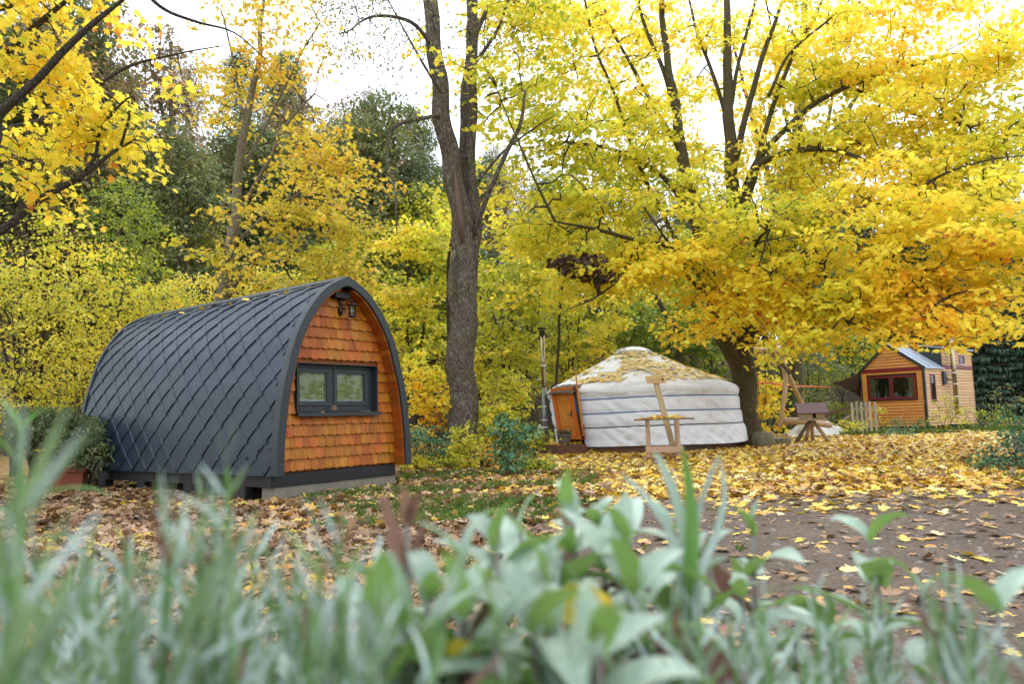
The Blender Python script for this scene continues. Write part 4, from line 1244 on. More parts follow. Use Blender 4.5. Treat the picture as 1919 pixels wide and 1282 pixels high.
# shade sail tied to the front corner
A_ = TC + np.array([*(fdir * (FW + .05)), 2.40]); B_ = TC + np.array([*(fdir * (FW + .05)), 1.35]) + np.array([.2, .6, 0]); T_ = at(1556, 719, 31.5)
A2 = TC + np.array([*(fdir * (FW + .05) + sdir * 3.0), 2.5])
n = 14; vv = []; 
for i in range(n + 1):
    for k in range(n + 1):
        s, t = i / n, k / n
        e = A_ * (1 - t) + B_ * t
        p = e * (1 - s) + T_ * s
        p = p + np.array([0, 0, -.05 * math.sin(math.pi * s) * (1 - t) + .10 * math.sin(math.pi * s) * t])
        vv.append(p)
ff = [(i * (n + 1) + k, i * (n + 1) + k + 1, (i + 1) * (n + 1) + k + 1, (i + 1) * (n + 1) + k) for i in range(n) for k in range(n)]
o = MB().add(vv, ff).build('shade_sail', M['sail'], None, True); md = o.modifiers.new('solid', 'SOLIDIFY'); md.thickness = .012
tag(o, 'brown triangular shade sail tied to the left corner of the small plank house', 'sail')

# ================================================================== planter left of the pod
c = gnd(104, 925); 
pl = thing('plant_trough', 'terracotta coloured square planter standing left of the dark tiled pod', 'planter', (c[0] + .10, c[1] + .25, 0), R(12))
mb = MB()
def rbox(z, w): return [(-w, -w, z), (w, -w, z), (w, w, z), (-w, w, z)]
lev = [rbox(-.02, .19), rbox(.30, .23), rbox(.305, .255), rbox(.37, .26), rbox(.37, .235), rbox(.32, .225)]
v = [p for l in lev for p in l]; f = []
for i in range(len(lev) - 1):
    for k in range(4): f.append((i * 4 + k, i * 4 + (k + 1) % 4, (i + 1) * 4 + (k + 1) % 4, (i + 1) * 4 + k))
f.append((3, 2, 1, 0)); f.append(tuple(20 + k for k in range(4)))
mb.add(v, f); mb.build('pot', M['terracotta'], pl, bevel=.008)
MB().box(-.22, .22, -.22, .22, .322, .335).build('soil', M['soil'], pl)
PLANTER = np.array([c[0] + .10, c[1] + .25, .33])

# ================================================================== trees
def T_maple():
    h = [(.0, .0), (.44, -.06), (.27, .20), (.62, .50), (.25, .50), (.28, .76), (.0, 1.05)]
    xy = h + [(-x, y) for x, y in h[1:-1]]
    v = np.array([(x, y - .1, -.13 * abs(x) - .12 * y * y) for x, y in xy])
    r = np.array([[0, 1, 2, 3, 4, 5, 6]]); l = np.array([[0, 6, 11, 10, 9, 8, 7]])
    return v, [r, l]
def T_oval():
    v = np.array([(0, 0, 0), (.30, .35, -.08), (.24, .70, -.12), (0, 1, -.2), (-.24, .70, -.12), (-.30, .35, -.08)])
    return v, [np.array([[0, 1, 2, 3], [0, 3, 4, 5]])]
def T_diam():
    v = np.array([(0, 0, 0), (.34, .5, -.10), (0, 1, -.12), (-.34, .5, -.10)])
    return v, [np.array([[0, 1, 2], [0, 2, 3]])]
def T_needle():
    v = np.array([(0, 0, 0), (.16, .4, -.05), (0, 1, -.2), (-.16, .4, -.05)])
    return v, [np.array([[0, 1, 2], [0, 2, 3]])]
TPL = dict(maple=T_maple(), oval=T_oval(), diam=T_diam(), needle=T_needle())

def unit(a): return a / (np.linalg.norm(a, axis=-1, keepdims=True) + 1e-9)

def leaf_mesh(name, P, D, N, S, tint, tpl, mat, curl=(.3, 1.8)):
    v, polys = TPL[tpl]
    D = unit(D); X = unit(np.cross(D, N)); N = np.cross(X, D)
    K = len(v); n = len(P)
    curl = rng.uniform(*curl, n)[:, None]
    V = P[:, None, :] + S[:, None, None] * (v[None, :, 0:1] * X[:, None, :] + v[None, :, 1:2] * D[:, None, :] + (v[None, :, 2] * curl)[..., None] * N[:, None, :])
    V = V.reshape(-1, 3)
    ps = []; tt = []
    base = (np.arange(n) * K)
    for p in polys:
        q = (base[:, None, None] + p[None]).reshape(-1, p.shape[1]); ps.append(q); tt.append(np.repeat(tint, len(p)))
    return np_mesh(name, V, ps, mat, np.concatenate(tt))

def sprays(blobs, axis_xy, per, srad, size, flat=.5, shell=.45, gap=.25, gscale=1.3, tintf=None, tbase=.55, tvar=.18, tclump=.22, seed=0, droop=1.0, pad=0):
    """leaf sprays in ellipsoid blobs -> spray centres and leaf arrays"""
    rg = np.random.default_rng(100 + seed)
    cs = []
    for (c, r, n) in blobs:
        c = np.array(c, float); r = np.array(r, float)
        k = int(n * 2.2) + 4
        d = unit(rg.normal(0, 1, (k, 3)))
        rad = rg.uniform(0, 1, k) ** (1 / 3.0) 
        rad = shell * rad ** .5 + (1 - shell) * rad
        p = c + d * rad[:, None] * r
        keep = snoise(p, gscale, seed % 7) > (-1.2 + gap * 2.6)
        p = p[keep][:n]
        if pad:
            q_ = max(1, len(p) // pad)
            own = rg.integers(0, q_, len(p))
            off = np.c_[rg.normal(0, srad * 1.15, (len(p), 2)), rg.normal(0, srad * (.32 if pad > 5 else .18), len(p))]
            p = p[:q_][own] + off
            p[:, 2] -= .12 * np.sum(off[:, :2] ** 2, 1) / srad
        cs.append(p)
    cs = np.concatenate(cs)
    cs = cs[cs[:, 2] > .05]
    n = len(cs)
    out = unit(np.c_[cs[:, :2] - np.array(axis_xy)[None], np.zeros(n)])
    ang = rg.normal(0, .9, n)
    od = np.c_[out[:, 0] * np.cos(ang) - out[:, 1] * np.sin(ang), out[:, 0] * np.sin(ang) + out[:, 1] * np.cos(ang), rg.uniform(-.45, .05, n)]
    cnt = rg.integers(int(per * .6), int(per * 1.4) + 1, n)
    idx = np.repeat(np.arange(n), cnt)
    m = len(idx)
    a = rg.uniform(0, 2 * math.pi, m); rr = np.sqrt(rg.uniform(0, 1, m)) * srad * rg.uniform(.6, 1.2, n)[idx]
    side = unit(np.cross(od, [0, 0, 1.0]))
    upv = np.cross(side, od)
    P = cs[idx] + od[idx] * (rr * np.cos(a))[:, None] * 1.25 + side[idx] * (rr * np.sin(a))[:, None] * .8 + upv[idx] * (rg.normal(0, .10 if pad else .16, m) * srad)[:, None]
    P[:, 2] -= .25 * rr ** 2 / max(srad, .01)
    hd = rg.uniform(0, 2 * math.pi, m)
    D = np.c_[np.cos(hd), np.sin(hd), rg.uniform(-1.0, .2, m) * droop] + .7 * od[idx]
    N = np.c_[rg.normal(0, flat, m), rg.normal(0, flat, m), np.full(m, 1.0)]
    S = size * rg.uniform(.65, 1.25, m)
    t = tbase + tclump * snoise(P, 1.7, (seed + 2) % 9) + tclump * .7 * rg.normal(0, 1, n)[idx] * .6 + tvar * rg.normal(0, .6, m)
    if tintf is not None: t = t + tintf(P)
    return cs, P, D, N, S, np.clip(t, 0, 1)

def twig_mesh(cs, skel, name, mat, r0=.022, r1=.006, seed=0, sides=4):
    """each spray is joined to the nearest limb or to a spray joined before it"""
    rg = np.random.default_rng(seed)
    skel = np.array(skel, float)
    d0 = np.array([np.min(np.sum((skel - c) ** 2, 1)) for c in cs])
    order = np.argsort(d0)
    pool = np.empty((len(skel) + 2 * len(cs), 3)); pool[:len(skel)] = skel; k = len(skel)
    depth = np.zeros(len(pool))
    V = []; F = []; nv = 0
    for i in order:
        c = cs[i]
        dd = np.sum((pool[:k] - c) ** 2, 1) + depth[:k] * .03
        j = int(np.argmin(dd)); p = pool[j]
        L = math.sqrt(max(np.sum((p - c) ** 2), 1e-6))
        mid = (p + c) / 2 + np.array([0, 0, .10 * L]) + rg.normal(0, .07 * L, 3)
        pts = np.array([p, (p + mid) / 2 + rg.normal(0, .02 * L, 3), mid, c])
        rad0 = max(r0 * (.72 ** depth[j]), r1 * 1.3)
        rads = np.linspace(rad0, max(rad0 * .6, r1), 4)
        t = c - p; t = t / (np.linalg.norm(t) + 1e-9)
        x = np.cross(t, [.3, .2, .9]); x /= np.linalg.norm(x) + 1e-9; y = np.cross(t, x)
        for q in range(4):
            for s_ in range(sides):
                a = 2 * math.pi * s_ / sides
                V.append(pts[q] + rads[q] * (x * math.cos(a) + y * math.sin(a)))
        for q in range(3):
            for s_ in range(sides):
                F.append((nv + q * sides + s_, nv + q * sides + (s_ + 1) % sides, nv + (q + 1) * sides + (s_ + 1) % sides, nv + (q + 1) * sides + s_))
        nv += 4 * sides
        pool[k] = c; depth[k] = depth[j] + 1; k += 1
        pool[k] = mid; depth[k] = depth[j] + .5; k += 1
    return np_mesh(name, np.array(V), [np.array(F)], mat, smooth=True)

def limb_pts(pts, n=6):
    """[(x,y,z,r)] smoothed"""
    return catmull(pts, n)

def make_tree(name, label, cat, limbs, blobs, leafmat, bark, tpl='maple', per=16, srad=.5, size=.14, group=None, twig=(.022, .006), axis=None, seed=0, flare=True, bare=None, **kw):
    base = np.array(limbs[0][0][:3], float)
    root = thing(name, label, cat, base, 0, group)
    skel = []
    for i, l in enumerate(limbs):
        q = limb_pts(l, 6)
        pts = q[:, :3].copy(); rad = np.maximum(q[:, 3], .004).copy()
        L = np.linalg.norm(pts[-1] - pts[0])
        wob = snoise(pts * 1.0 + i * 3.3, .9, i % 6)[:, None] * np.array([[1, .8, .2]]) * .012 * L ** .7
        wob[0] = 0
        pts += wob
        if i == 0 and flare:
            h = pts[:, 2] - pts[0, 2]
            rad *= 1 + .55 * np.exp(-h / .28)
            pts[0, 2] -= .15
        mb = MB(); mb.tube(pts - base, rad, 14 if rad[0] > .15 else (9 if rad[0] > .05 else 6), wob=.05 if rad[0] > .1 else .03)
        mb.build('trunk' if i == 0 else 'limb', bark, root, True)
        sk = pts[len(pts) // 4:] if i == 0 and len(limbs) > 1 else pts
        skel.append(sk)
    skel = np.concatenate(skel)
    if axis is None: axis = base[:2]
    cs, P, D, N, S, t = sprays(blobs, axis, per, srad, size, seed=seed, **kw)
    tw = link('twigs', twig_mesh(cs - base, skel - base, 'twigs', bark if twig[0] > .03 else M['bark_dark'], twig[0], twig[1], seed), root)
    tw['kind'] = 'stuff'
    o = link('crown', leaf_mesh('crown', P - base, D, N, S, t, tpl, leafmat), root)
    return root

def L_(*pts):
    """limb from (px, py, depth, radius) points of view rays"""
    o = []
    for (px, py, Y, r) in pts: o.append((*at(px, py, Y), r))
    return o
def B_px(px, py, rx, ry, Y, ryd, n):
    k = Y / FPX
    return (at(px, py, Y), (rx * k, ryd, ry * k), n)

# ---- the big yellow maple right of the yurt
def mtint(P):
    # golden orange sprays on the right side, greener to the left and inside
    px = P[:, 0] / P[:, 1]
    zz = P[:, 2]
    o = .22 * np.exp(-((px - .47) / .07) ** 2 - ((zz - 6.0) / .9) ** 2) + .08 * np.exp(-((px - .52) / .12) ** 2 - ((zz - 4.0) / 1.6) ** 2) - .05 * np.exp(-((px - .05) / .10) ** 2)
    return o
mb_ = at(1402, 838, 20.8); mb_[2] = 0
limbs = [
    [(*mb_, .39), *L_((1396, 770, 20.8, .35), (1392, 700, 20.8, .33), (1390, 640, 20.8, .31), (1384, 560, 20.9, .26), (1376, 450, 21, .22), (1370, 330, 21, .18), (1367, 200, 21, .15), (1364, 80, 21, .11), (1360, -120, 21, .06))],
    L_((1392, 700, 20.8, .20), (1356, 625, 20.5, .22), (1332, 540, 20.3, .20), (1306, 410, 20.2, .17), (1282, 300, 20.1, .15), (1264, 200, 20, .12), (1248, 90, 20, .09), (1236, -100, 20, .05)),
    L_((1262, 200, 20, .07), (1240, 120, 20.2, .06), (1205, 40, 20.5, .045), (1180, -60, 20.8, .03)),
    L_((1280, 290, 20.1, .07), (1230, 210, 19.8, .055), (1180, 120, 19.5, .045), (1140, 40, 19.3, .03), (1120, -40, 19.2, .02)),
    L_((1296, 500, 20.2, .07), (1232, 385, 19.6, .055), (1190, 285, 19.2, .05), (1152, 170, 18.8, .04), (1110, 70, 18.4, .03), (1090, -40, 18, .02)),
    L_((1325, 540, 20.2, .09), (1275, 470, 19, .07), (1200, 452, 18, .05), (1120, 430, 17.2, .04), (1040, 415, 16.5, .02)),
    L_((1308, 420, 20.2, .08), (1240, 330, 19.2, .06), (1150, 280, 18.3, .045), (1060, 265, 17.4, .03)),
    L_((1392, 665, 20.8, .16), (1425, 590, 20.2, .13), (1455, 520, 19.5, .11), (1495, 450, 18.6, .09), (1580, 400, 17.4, .07), (1690, 380, 16.3, .05), (1800, 400, 15.4, .03)),
    L_((1405, 650, 20.7, .10), (1440, 600, 19.8, .09), (1510, 560, 18.6, .07), (1590, 545, 17.4, .05), (1700, 560, 16, .03)),
    L_((1385, 470, 20.9, .12), (1410, 330, 20.2, .10), (1460, 290, 19.6, .085), (1540, 278, 18.8, .07), (1590, 288, 18.2, .05), (1640, 310, 17.6, .03)),
    L_((1388, 400, 20.9, .11), (1420, 300, 20.6, .09), (1500, 215, 20, .075), (1580, 165, 19.5, .06), (1680, 130, 19, .045), (1780, 100, 18.5, .03)),
    L_((1372, 330, 21, .10), (1400, 210, 20.8, .085), (1425, 120, 20.6, .07), (1460, 20, 20.5, .05), (1490, -60, 20.5, .03)),
    L_((1370, 250, 21, .07), (1340, 150, 21.3, .055), (1305, 60, 21.6, .045), (1285, -20, 21.8, .03)),
    L_((1368, 210, 21, .06), (1385, 110, 20.8, .05), (1410, 20, 20.6, .04), (1430, -60, 20.4, .03)),
    L_((1440, 180, 20.5, .05), (1480, 100, 20.4, .04), (1560, 30, 20.2, .03), (1620, -30, 20, .02)),
    L_((1405, 360, 20.6, .08), (1440, 230, 20.8, .07), (1480, 120, 21, .055), (1540, 0, 21.2, .04)),
    L_((1346, 560, 20.3, .08), (1300, 530, 18.8, .06), (1270, 480, 17.6, .04), (1230, 420, 16.8, .02)),
    L_((1580, 400, 17.4, .05), (1640, 470, 16.2, .04), (1700, 520, 15.2, .03), (1770, 560, 14.4, .015)),
    L_((1495, 450, 18.6, .05), (1540, 500, 17, .04), (1560, 560, 16, .03), (1590, 610, 15.3, .012)),
    L_((1690, 380, 16.3, .04), (1760, 330, 15.4, .03), (1850, 300, 14.8, .02), (1930, 290, 14.4, .01)),
    L_((1600, 165, 19.4, .04), (1700, 210, 18, .03), (1800, 230, 17, .02), (1880, 270, 16.2, .01)),
    L_((1040, 415, 16.5, .03), (1000, 330, 16.2, .025), (960, 240, 16, .018), (930, 160, 15.9, .008)),
    L_((1200, 452, 18, .04), (1160, 520, 17.2, .03), (1110, 560, 16.6, .02), (1060, 580, 16.2, .01)),
    L_((1390, 560, 20.8, .09), (1405, 500, 18.9, .06), (1420, 450, 17.4, .04), (1440, 430, 16.2, .02)),
]
blobs = [
    B_px(985, 120, 95, 160, 17.5, 2.2, 165), B_px(1035, 330, 115, 130, 18, 2.2, 165), B_px(1095, 480, 140, 95, 18.5, 2.0, 110),
    B_px(1240, 430, 130, 90, 18.3, 1.8, 105), B_px(1340, 470, 130, 80, 17.6, 1.8, 90), B_px(1470, 450, 130, 85, 17.6, 1.8, 90),
    B_px(1340, 570, 70, 36, 17.8, 1.2, 24), B_px(1460, 570, 90, 50, 17.4, 1.6, 48), B_px(1570, 520, 120, 90, 16.8, 1.8, 84), B_px(1660, 410, 140, 130, 16, 1.8, 140), B_px(1785, 460, 110, 120, 15, 1.7, 100),
    B_px(1740, 545, 90, 45, 14.8, 1.0, 32), B_px(1800, 580, 50, 45, 14.2, .8, 20), B_px(1625, 590, 45, 42, 15.6, .8, 18), B_px(1565, 585, 70, 34, 16.6, 1.0, 20),
    B_px(1800, 215, 130, 120, 17, 2.0, 120), B_px(1660, 80, 150, 80, 19, 2.0, 95), B_px(1880, 80, 70, 120, 16.5, 1.6, 62), B_px(1885, 390, 70, 100, 15.4, 1.4, 52),
    B_px(1870, 540, 50, 50, 14.6, .8, 22), B_px(1850, 610, 36, 22, 13.6, .5, 7), B_px(1585, 580, 50, 50, 16, 1, 18), B_px(1500, 50, 110, 60, 21, 1.8, 45), B_px(1150, 240, 80, 120, 19.5, 1.8, 85), B_px(1450, 330, 110, 60, 21.4, 1.6, 60), B_px(1210, 30, 110, 45, 21, 1.5, 40), B_px(1330, 90, 60, 60, 22.5, 1.4, 26),
    B_px(1180, 340, 90, 60, 18.6, 1.6, 55), B_px(1600, 260, 110, 60, 18.6, 1.6, 60), B_px(1300, 340, 70, 50, 20.6, 1.4, 36), B_px(1000, -60, 150, 60, 18.5, 2.0, 40), B_px(1700, -40, 200, 50, 19, 2, 40),
    B_px(1200, 130, 90, 110, 22.5, 1.8, 62), B_px(1330, 220, 90, 100, 23, 1.8, 60), B_px(1450, 140, 90, 90, 22.5, 1.8, 46), B_px(1250, 270, 80, 60, 22, 1.6, 46), B_px(1550, 190, 90, 90, 21.5, 1.8, 52), B_px(1640, 180, 90, 80, 19.8, 1.6, 48), B_px(1120, 90, 70, 120, 20, 1.8, 66), B_px(1750, 330, 120, 60, 17, 1.4, 46), B_px(1560, 335, 120, 42, 18.8, 1.4, 40), B_px(1690, 290, 90, 40, 18, 1.4, 30), B_px(1850, 290, 80, 55, 16.5, 1.3, 34), B_px(1490, 250, 90, 50, 20, 1.4, 30), B_px(1900, 260, 60, 70, 17.5, 1.4, 40), B_px(1780, 340, 80, 40, 18, 1.4, 26), B_px(1560, 100, 90, 70, 23, 1.6, 36), B_px(1720, 140, 90, 60, 21, 1.6, 34),
]
MAPLE = make_tree('maple_tree', 'huge yellow maple with spreading limbs standing right of the yurt', 'tree', limbs, blobs, M['maple'], M['bark_maple'], 'maple', 30, .52, .116, axis=at(1395, 600, 20.8)[:2], seed=1, tintf=mtint, tbase=.49, tvar=.18, tclump=.17, gap=.27, gscale=1.0, flat=.50, droop=.8, pad=6, twig=(.030, .007))
dd = sprays([B_px(1100, 500, 40, 22, 16.6, .4, 16), B_px(1060, 490, 25, 16, 16.6, .3, 6), B_px(1135, 515, 22, 12, 16.6, .3, 6)], (6.8, 20.8), 16, .22, .11, seed=91, tbase=.1, gap=0, flat=1.2, droop=2)
mo_ = np.array(MAPLE.location)
o = link('withered_foliage', leaf_mesh('withered_foliage', dd[1] - mo_, dd[2], dd[3], dd[4], np.clip(rng.normal(.3, .2, len(dd[1])), 0, 1), 'maple', mat_leaf('withered leaf', [(0, (.03, .018, .01)), (1, (.13, .06, .03))], .1)), MAPLE)

# ---- twin-stemmed grey tree in the middle
ab = at(878, 872, 16.6); ab[2] = 0
limbs = [
    [(*ab, .35), *L_((873, 800, 16.6, .315), (868, 720, 16.6, .30), (868, 640, 16.6, .305), (872, 560, 16.6, .28), (866, 470, 16.6, .26), (862, 400, 16.6, .23), (848, 320, 16.6, .21), (836, 240, 16.5, .20), (822, 140, 16.4, .18), (808, 40, 16.3, .165), (798, -60, 16.2, .15), (780, -240, 16, .10))],
    L_((874, 540, 16.7, .18), (884, 430, 16.9, .20), (876, 340, 16.9, .17), (868, 250, 16.9, .13), (872, 150, 17, .11), (885, 0, 17, .09), (900, -150, 17, .05)),
    L_((884, 420, 16.8, .11), (880, 320, 16.7, .10), (886, 200, 16.7, .12), (884, 90, 16.6, .12), (882, -30, 16.5, .11), (880, -200, 16.5, .07)),
    L_((888, 440, 16.6, .06), (915, 370, 16.2, .055), (950, 285, 15.9, .05), (975, 230, 15.7, .04), (984, 170, 15.6, .025)),
    L_((895, 340, 16.6, .04), (940, 285, 16.4, .03), (1000, 240, 16.2, .02), (1040, 215, 16, .012)),
    L_((834, 212, 16.4, .05), (790, 222, 15.9, .045), (738, 238, 15.4, .04), (728, 290, 15.2, .03), (740, 360, 15.0, .025), (745, 440, 14.9, .012)),
    L_((815, 90, 16.3, .05), (770, 40, 15.8, .04), (700, 30, 15.2, .03), (650, 60, 14.8, .015)),
    L_((838, 190, 16.4, .04), (800, 130, 15.9, .03), (760, 60, 15.6, .02), (730, 0, 15.3, .015)),
    L_((884, 80, 16.6, .06), (910, 20, 16.4, .05), (945, -60, 16.2, .03)),
    L_((880, 130, 16.6, .05), (930, 60, 16.2, .04), (955, 0, 16, .025)),
    L_((852, 470, 16.3, .05), (842, 540, 16.1, .045), (850, 590, 16.05, .035)),
]
blobs = [B_px(690, 70, 90, 110, 15.2, 1.2, 62), B_px(760, 30, 70, 60, 15.8, 1.2, 30), B_px(950, 60, 60, 80, 16.3, 1.2, 34), B_px(760, 250, 70, 90, 15.2, 1.0, 42), B_px(720, 350, 50, 70, 15.2, .9, 20), B_px(830, 60, 60, 80, 16.4, 1.2, 16), B_px(660, 0, 80, 60, 14.8, 1, 26)]
alder = make_tree('twin_stemmed_tree', 'tall grey barked tree forking into two stems between pod and yurt', 'tree', limbs, blobs, M['alder'], M['bark_grey'], 'oval', 17, .42, .062, seed=2, tbase=.5, gap=.3, twig=(.014, .004))
# torn strip where a limb broke off
mb = MB(); mb.tube([at(852, 318, 16.36) - ab, at(858, 370, 16.33) - ab, at(864, 415, 16.32) - ab, at(866, 455, 16.35) - ab], [.02, .075, .085, .03], 8, wob=.15)
mb.build('broken_limb', mat_wood('torn red brown wood', (.075, .042, .028), (.135, .085, .06), 'Z', 5, .8, .05), alder, True)

# ---- slim tree with amber leaves behind the pod
yb = at(418, 800, 17.5); yb[2] = 0
limbs = [
    [(*yb, .17), *L_((424, 560, 17.5, .145), (434, 480, 17.5, .125), (442, 400, 17.5, .115), (450, 300, 17.5, .10), (462, 220, 17.5, .085), (474, 150, 17.5, .07), (484, 60, 17.5, .05), (492, -60, 17.5, .03))],
    L_((424, 560, 17.5, .06), (446, 525, 17.4, .06), (470, 500, 17.3, .05), (500, 440, 17, .04), (540, 400, 16.8, .025)),
    L_((444, 400, 17.5, .05), (490, 320, 17.2, .045), (540, 230, 17, .035), (590, 175, 16.8, .02)),
    L_((450, 320, 17.5, .045), (500, 230, 17.6, .035), (560, 110, 17.8, .025), (600, 40, 18, .015)),
    L_((438, 460, 17.5, .045), (500, 400, 17.8, .035), (580, 350, 18, .03), (660, 300, 18.2, .015)),
    L_((460, 230, 17.5, .04), (440, 140, 17.3, .03), (420, 40, 17.2, .02)),
    L_((436, 500, 17.5, .04), (410, 450, 17, .03), (385, 430, 16.8, .015)),
]
blobs = [B_px(480, 60, 100, 110, 17.5, 1.6, 60), B_px(430, 170, 60, 80, 17.2, 1.2, 34), B_px(555, 90, 60, 110, 17.6, 1.3, 36), B_px(570, 250, 80, 70, 17.4, 1.4, 52), B_px(590, 350, 120, 80, 17.6, 1.6, 100), B_px(650, 440, 90, 70, 17.8, 1.4, 66), B_px(500, 430, 90, 80, 16.8, 1.2, 62), B_px(400, 440, 40, 70, 16.8, .8, 18), B_px(560, 500, 110, 40, 17, 1.2, 46), B_px(690, 520, 70, 40, 17.6, 1, 30), B_px(480, -50, 100, 50, 17.5, 1.4, 20)]
make_tree('amber_leaved_tree', 'slim pale trunked tree with sparse amber leaves rising behind the pod', 'tree', limbs, blobs, M['amber'], M['bark_pale'], 'maple', 15, .42, .098, seed=3, tbase=.33, tclump=.24, tvar=.34, gap=.38, twig=(.016, .004), pad=4)

# ---- branches reaching in from a maple outside the frame on the left
ob = np.array([-7.6, 6.6, 0])
limbs = [
    [(*ob, .24), (-7.55, 6.6, 1.2, .21), (-7.4, 6.7, 2.4, .19), (-7.3, 6.8, 3.6, .16), (-7.3, 6.9, 5.2, .12), (-7.4, 7, 7, .06)],
    [(-7.5, 6.65, 1.7, .06), *L_((-60, 450, 7.8, .048), (0, 432, 7.9, .043), (60, 380, 8, .038), (150, 330, 8.1, .030), (215, 285, 8.2, .02), (255, 262, 8.3, .011))],
    [(-7.35, 6.75, 3.0, .08), *L_((-60, 300, 7.2, .055), (0, 215, 7.2, .045), (70, 150, 7.2, .038), (120, 95, 7.2, .035), (170, 45, 7.2, .028), (235, -10, 7.2, .016))],
    [(-7.35, 6.8, 3.6, .07), *L_((-40, 130, 7.5, .045), (10, 105, 7.5, .036), (70, 55, 7.5, .03), (140, -5, 7.5, .022), (200, -60, 7.5, .02))],
    L_((150, 330, 8.1, .022), (178, 290, 8.1, .02), (190, 240, 8.1, .018), (232, 190, 8.1, .012), (250, 180, 8.1, .01)),
    L_((225, 275, 8.2, .016), (240, 220, 8.25, .014), (250, 180, 8.3, .009)),
    [(-7.4, 6.7, 2.6, .06), *L_((-50, 260, 8.6, .05), (20, 240, 8.6, .04), (100, 215, 8.7, .03), (220, 130, 8.9, .02), (330, 100, 9, .012), (420, 85, 9.2, .006))],
    [(-7.35, 6.8, 4.4, .05), *L_((-30, 20, 7.9, .04), (60, -20, 7.9, .03), (120, -60, 7.9, .02))],
    L_((240, -60, 7.2, .022), (300, 10, 7.4, .018), (370, 40, 7.6, .014), (440, 60, 7.8, .009), (500, 110, 8, .005)),
]
blobs = [B_px(60, 90, 90, 100, 7.8, .8, 60), B_px(150, 180, 90, 80, 8.2, .8, 58), B_px(40, 280, 70, 80, 8, .7, 36), B_px(200, 250, 70, 60, 8.5, .7, 34), B_px(130, 20, 110, 50, 7.8, .8, 30), B_px(90, 380, 60, 40, 8.3, .6, 14), B_px(300, 110, 80, 60, 9, .6, 16), B_px(260, 300, 60, 40, 8.6, .5, 10), B_px(-60, 150, 80, 200, 7.6, .8, 40)]
make_tree('overhanging_maple', 'dark branches with yellow leaves reaching in at the upper left edge', 'tree', limbs, blobs, M['maple'], M['bark_dark'], 'maple', 10, .27, .080, seed=4, tbase=.58, tclump=.16, gap=.36, axis=(-7.4, 6.8), twig=(.010, .0028), flat=.7)

# ================================================================== shrubs and young trees of the middle distance
def bush(name, label, cat, foot, blobs, leafmat, nst=4, tpl='oval', per=16, srad=.35, size=.075, seed=0, group=None, bark='bark_dark', rstem=.03, **kw):
    """several stems rising from one foot into the foliage blobs"""
    rs = random.Random(seed + 50)
    limbs = []
    foot = np.array(foot, float)
    top = [b for b in blobs]
    for i in range(max(nst, 1)):
        c, r, n = top[i % len(top)]
        e = np.array(c) + np.array([rs.uniform(-.6, .6) * r[0], rs.uniform(-.5, .5) * r[1], rs.uniform(-.3, .7) * r[2]])
        f = foot + np.array([rs.uniform(-.18, .18), rs.uniform(-.15, .15), 0]) * (0 if i == 0 else 1) * max(1, r[0])
        f[2] = -.05
        m1 = f + (e - f) * .35 + np.array([rs.uniform(-.1, .1) * r[0], rs.uniform(-.1, .1), .08 * r[2]])
        m2 = f + (e - f) * .7 + np.array([rs.uniform(-.15, .15) * r[0], rs.uniform(-.1, .1), .06 * r[2]])
        k = rs.uniform(.75, 1.2)
        limbs.append([(*f, rstem * k), (*m1, rstem * .8 * k), (*m2, rstem * .55 * k), (*e, rstem * .2 * k)])
    root = make_tree(name, label, cat, limbs, blobs, leafmat, M[bark], tpl, per, srad, size, group, (max(.008, rstem * .3), .0035), seed=seed, flare=False, **kw)
    for ch in root.children:
        nm = ch.name.split('.')[0]
        if nm in ('trunk', 'limb'): ch.name = 'stem'
        if nm == 'crown': ch.name = 'foliage'
    return root

Gx = lambda px, Y: np.array([*at(px, 800, Y)[:2], 0.0])
H_, YG, MP = M['hazel'], M['ygreen'], M['maple']
bush('hazel_shrub', 'broad bright yellow shrub at the left edge behind the planter', 'shrub', Gx(60, 15.5), [B_px(40, 500, 110, 130, 15.5, 1.3, 150), B_px(70, 640, 120, 110, 15.2, 1.3, 140), B_px(-40, 600, 90, 180, 15.5, 1.2, 60), B_px(40, 740, 100, 60, 15, 1.2, 60)], H_, 7, per=18, seed=11, tbase=.55, size=.085, rstem=.05, gap=.2)
bush('hazel_shrub', 'yellow shrub close behind the rounded far end of the tiled pod', 'shrub', Gx(180, 17.5), [B_px(200, 600, 90, 90, 17.5, 1.2, 130), B_px(130, 700, 70, 90, 17.2, 1.1, 90), B_px(300, 580, 110, 50, 18, 1.2, 90), B_px(180, 480, 60, 60, 17.5, 1.0, 40)], H_, 6, per=18, seed=12, tbase=.48, size=.085, rstem=.045, gap=.2)
bush('hazel_shrub', 'yellow shrub showing above the ridge of the tiled pod', 'shrub', Gx(420, 19.5), [B_px(390, 560, 110, 50, 19.5, 1.3, 100), B_px(510, 545, 90, 45, 19.5, 1.2, 80), B_px(440, 640, 140, 70, 19.8, 1.3, 70)], H_, 5, per=18, seed=13, tbase=.62, size=.09, rstem=.045, gap=.25)
bush('young_tree', 'small olive green tree rising between yellow shrubs at the left', 'tree', Gx(235, 22), [B_px(235, 420, 70, 90, 22, 1.3, 130), B_px(240, 530, 85, 70, 22, 1.3, 100)], YG, 3, per=18, seed=14, tbase=.38, size=.11, rstem=.06, gap=.2)
bush('young_tree', 'yellow leaved young tree right behind the pointed front of the pod', 'tree', Gx(760, 21), [B_px(775, 500, 90, 75, 20.5, 1.4, 120), B_px(760, 610, 80, 80, 20.5, 1.3, 100), B_px(800, 430, 60, 50, 21, 1.2, 50)], MP, 4, 'maple', per=15, seed=15, tbase=.42, size=.115, rstem=.05, gap=.25)
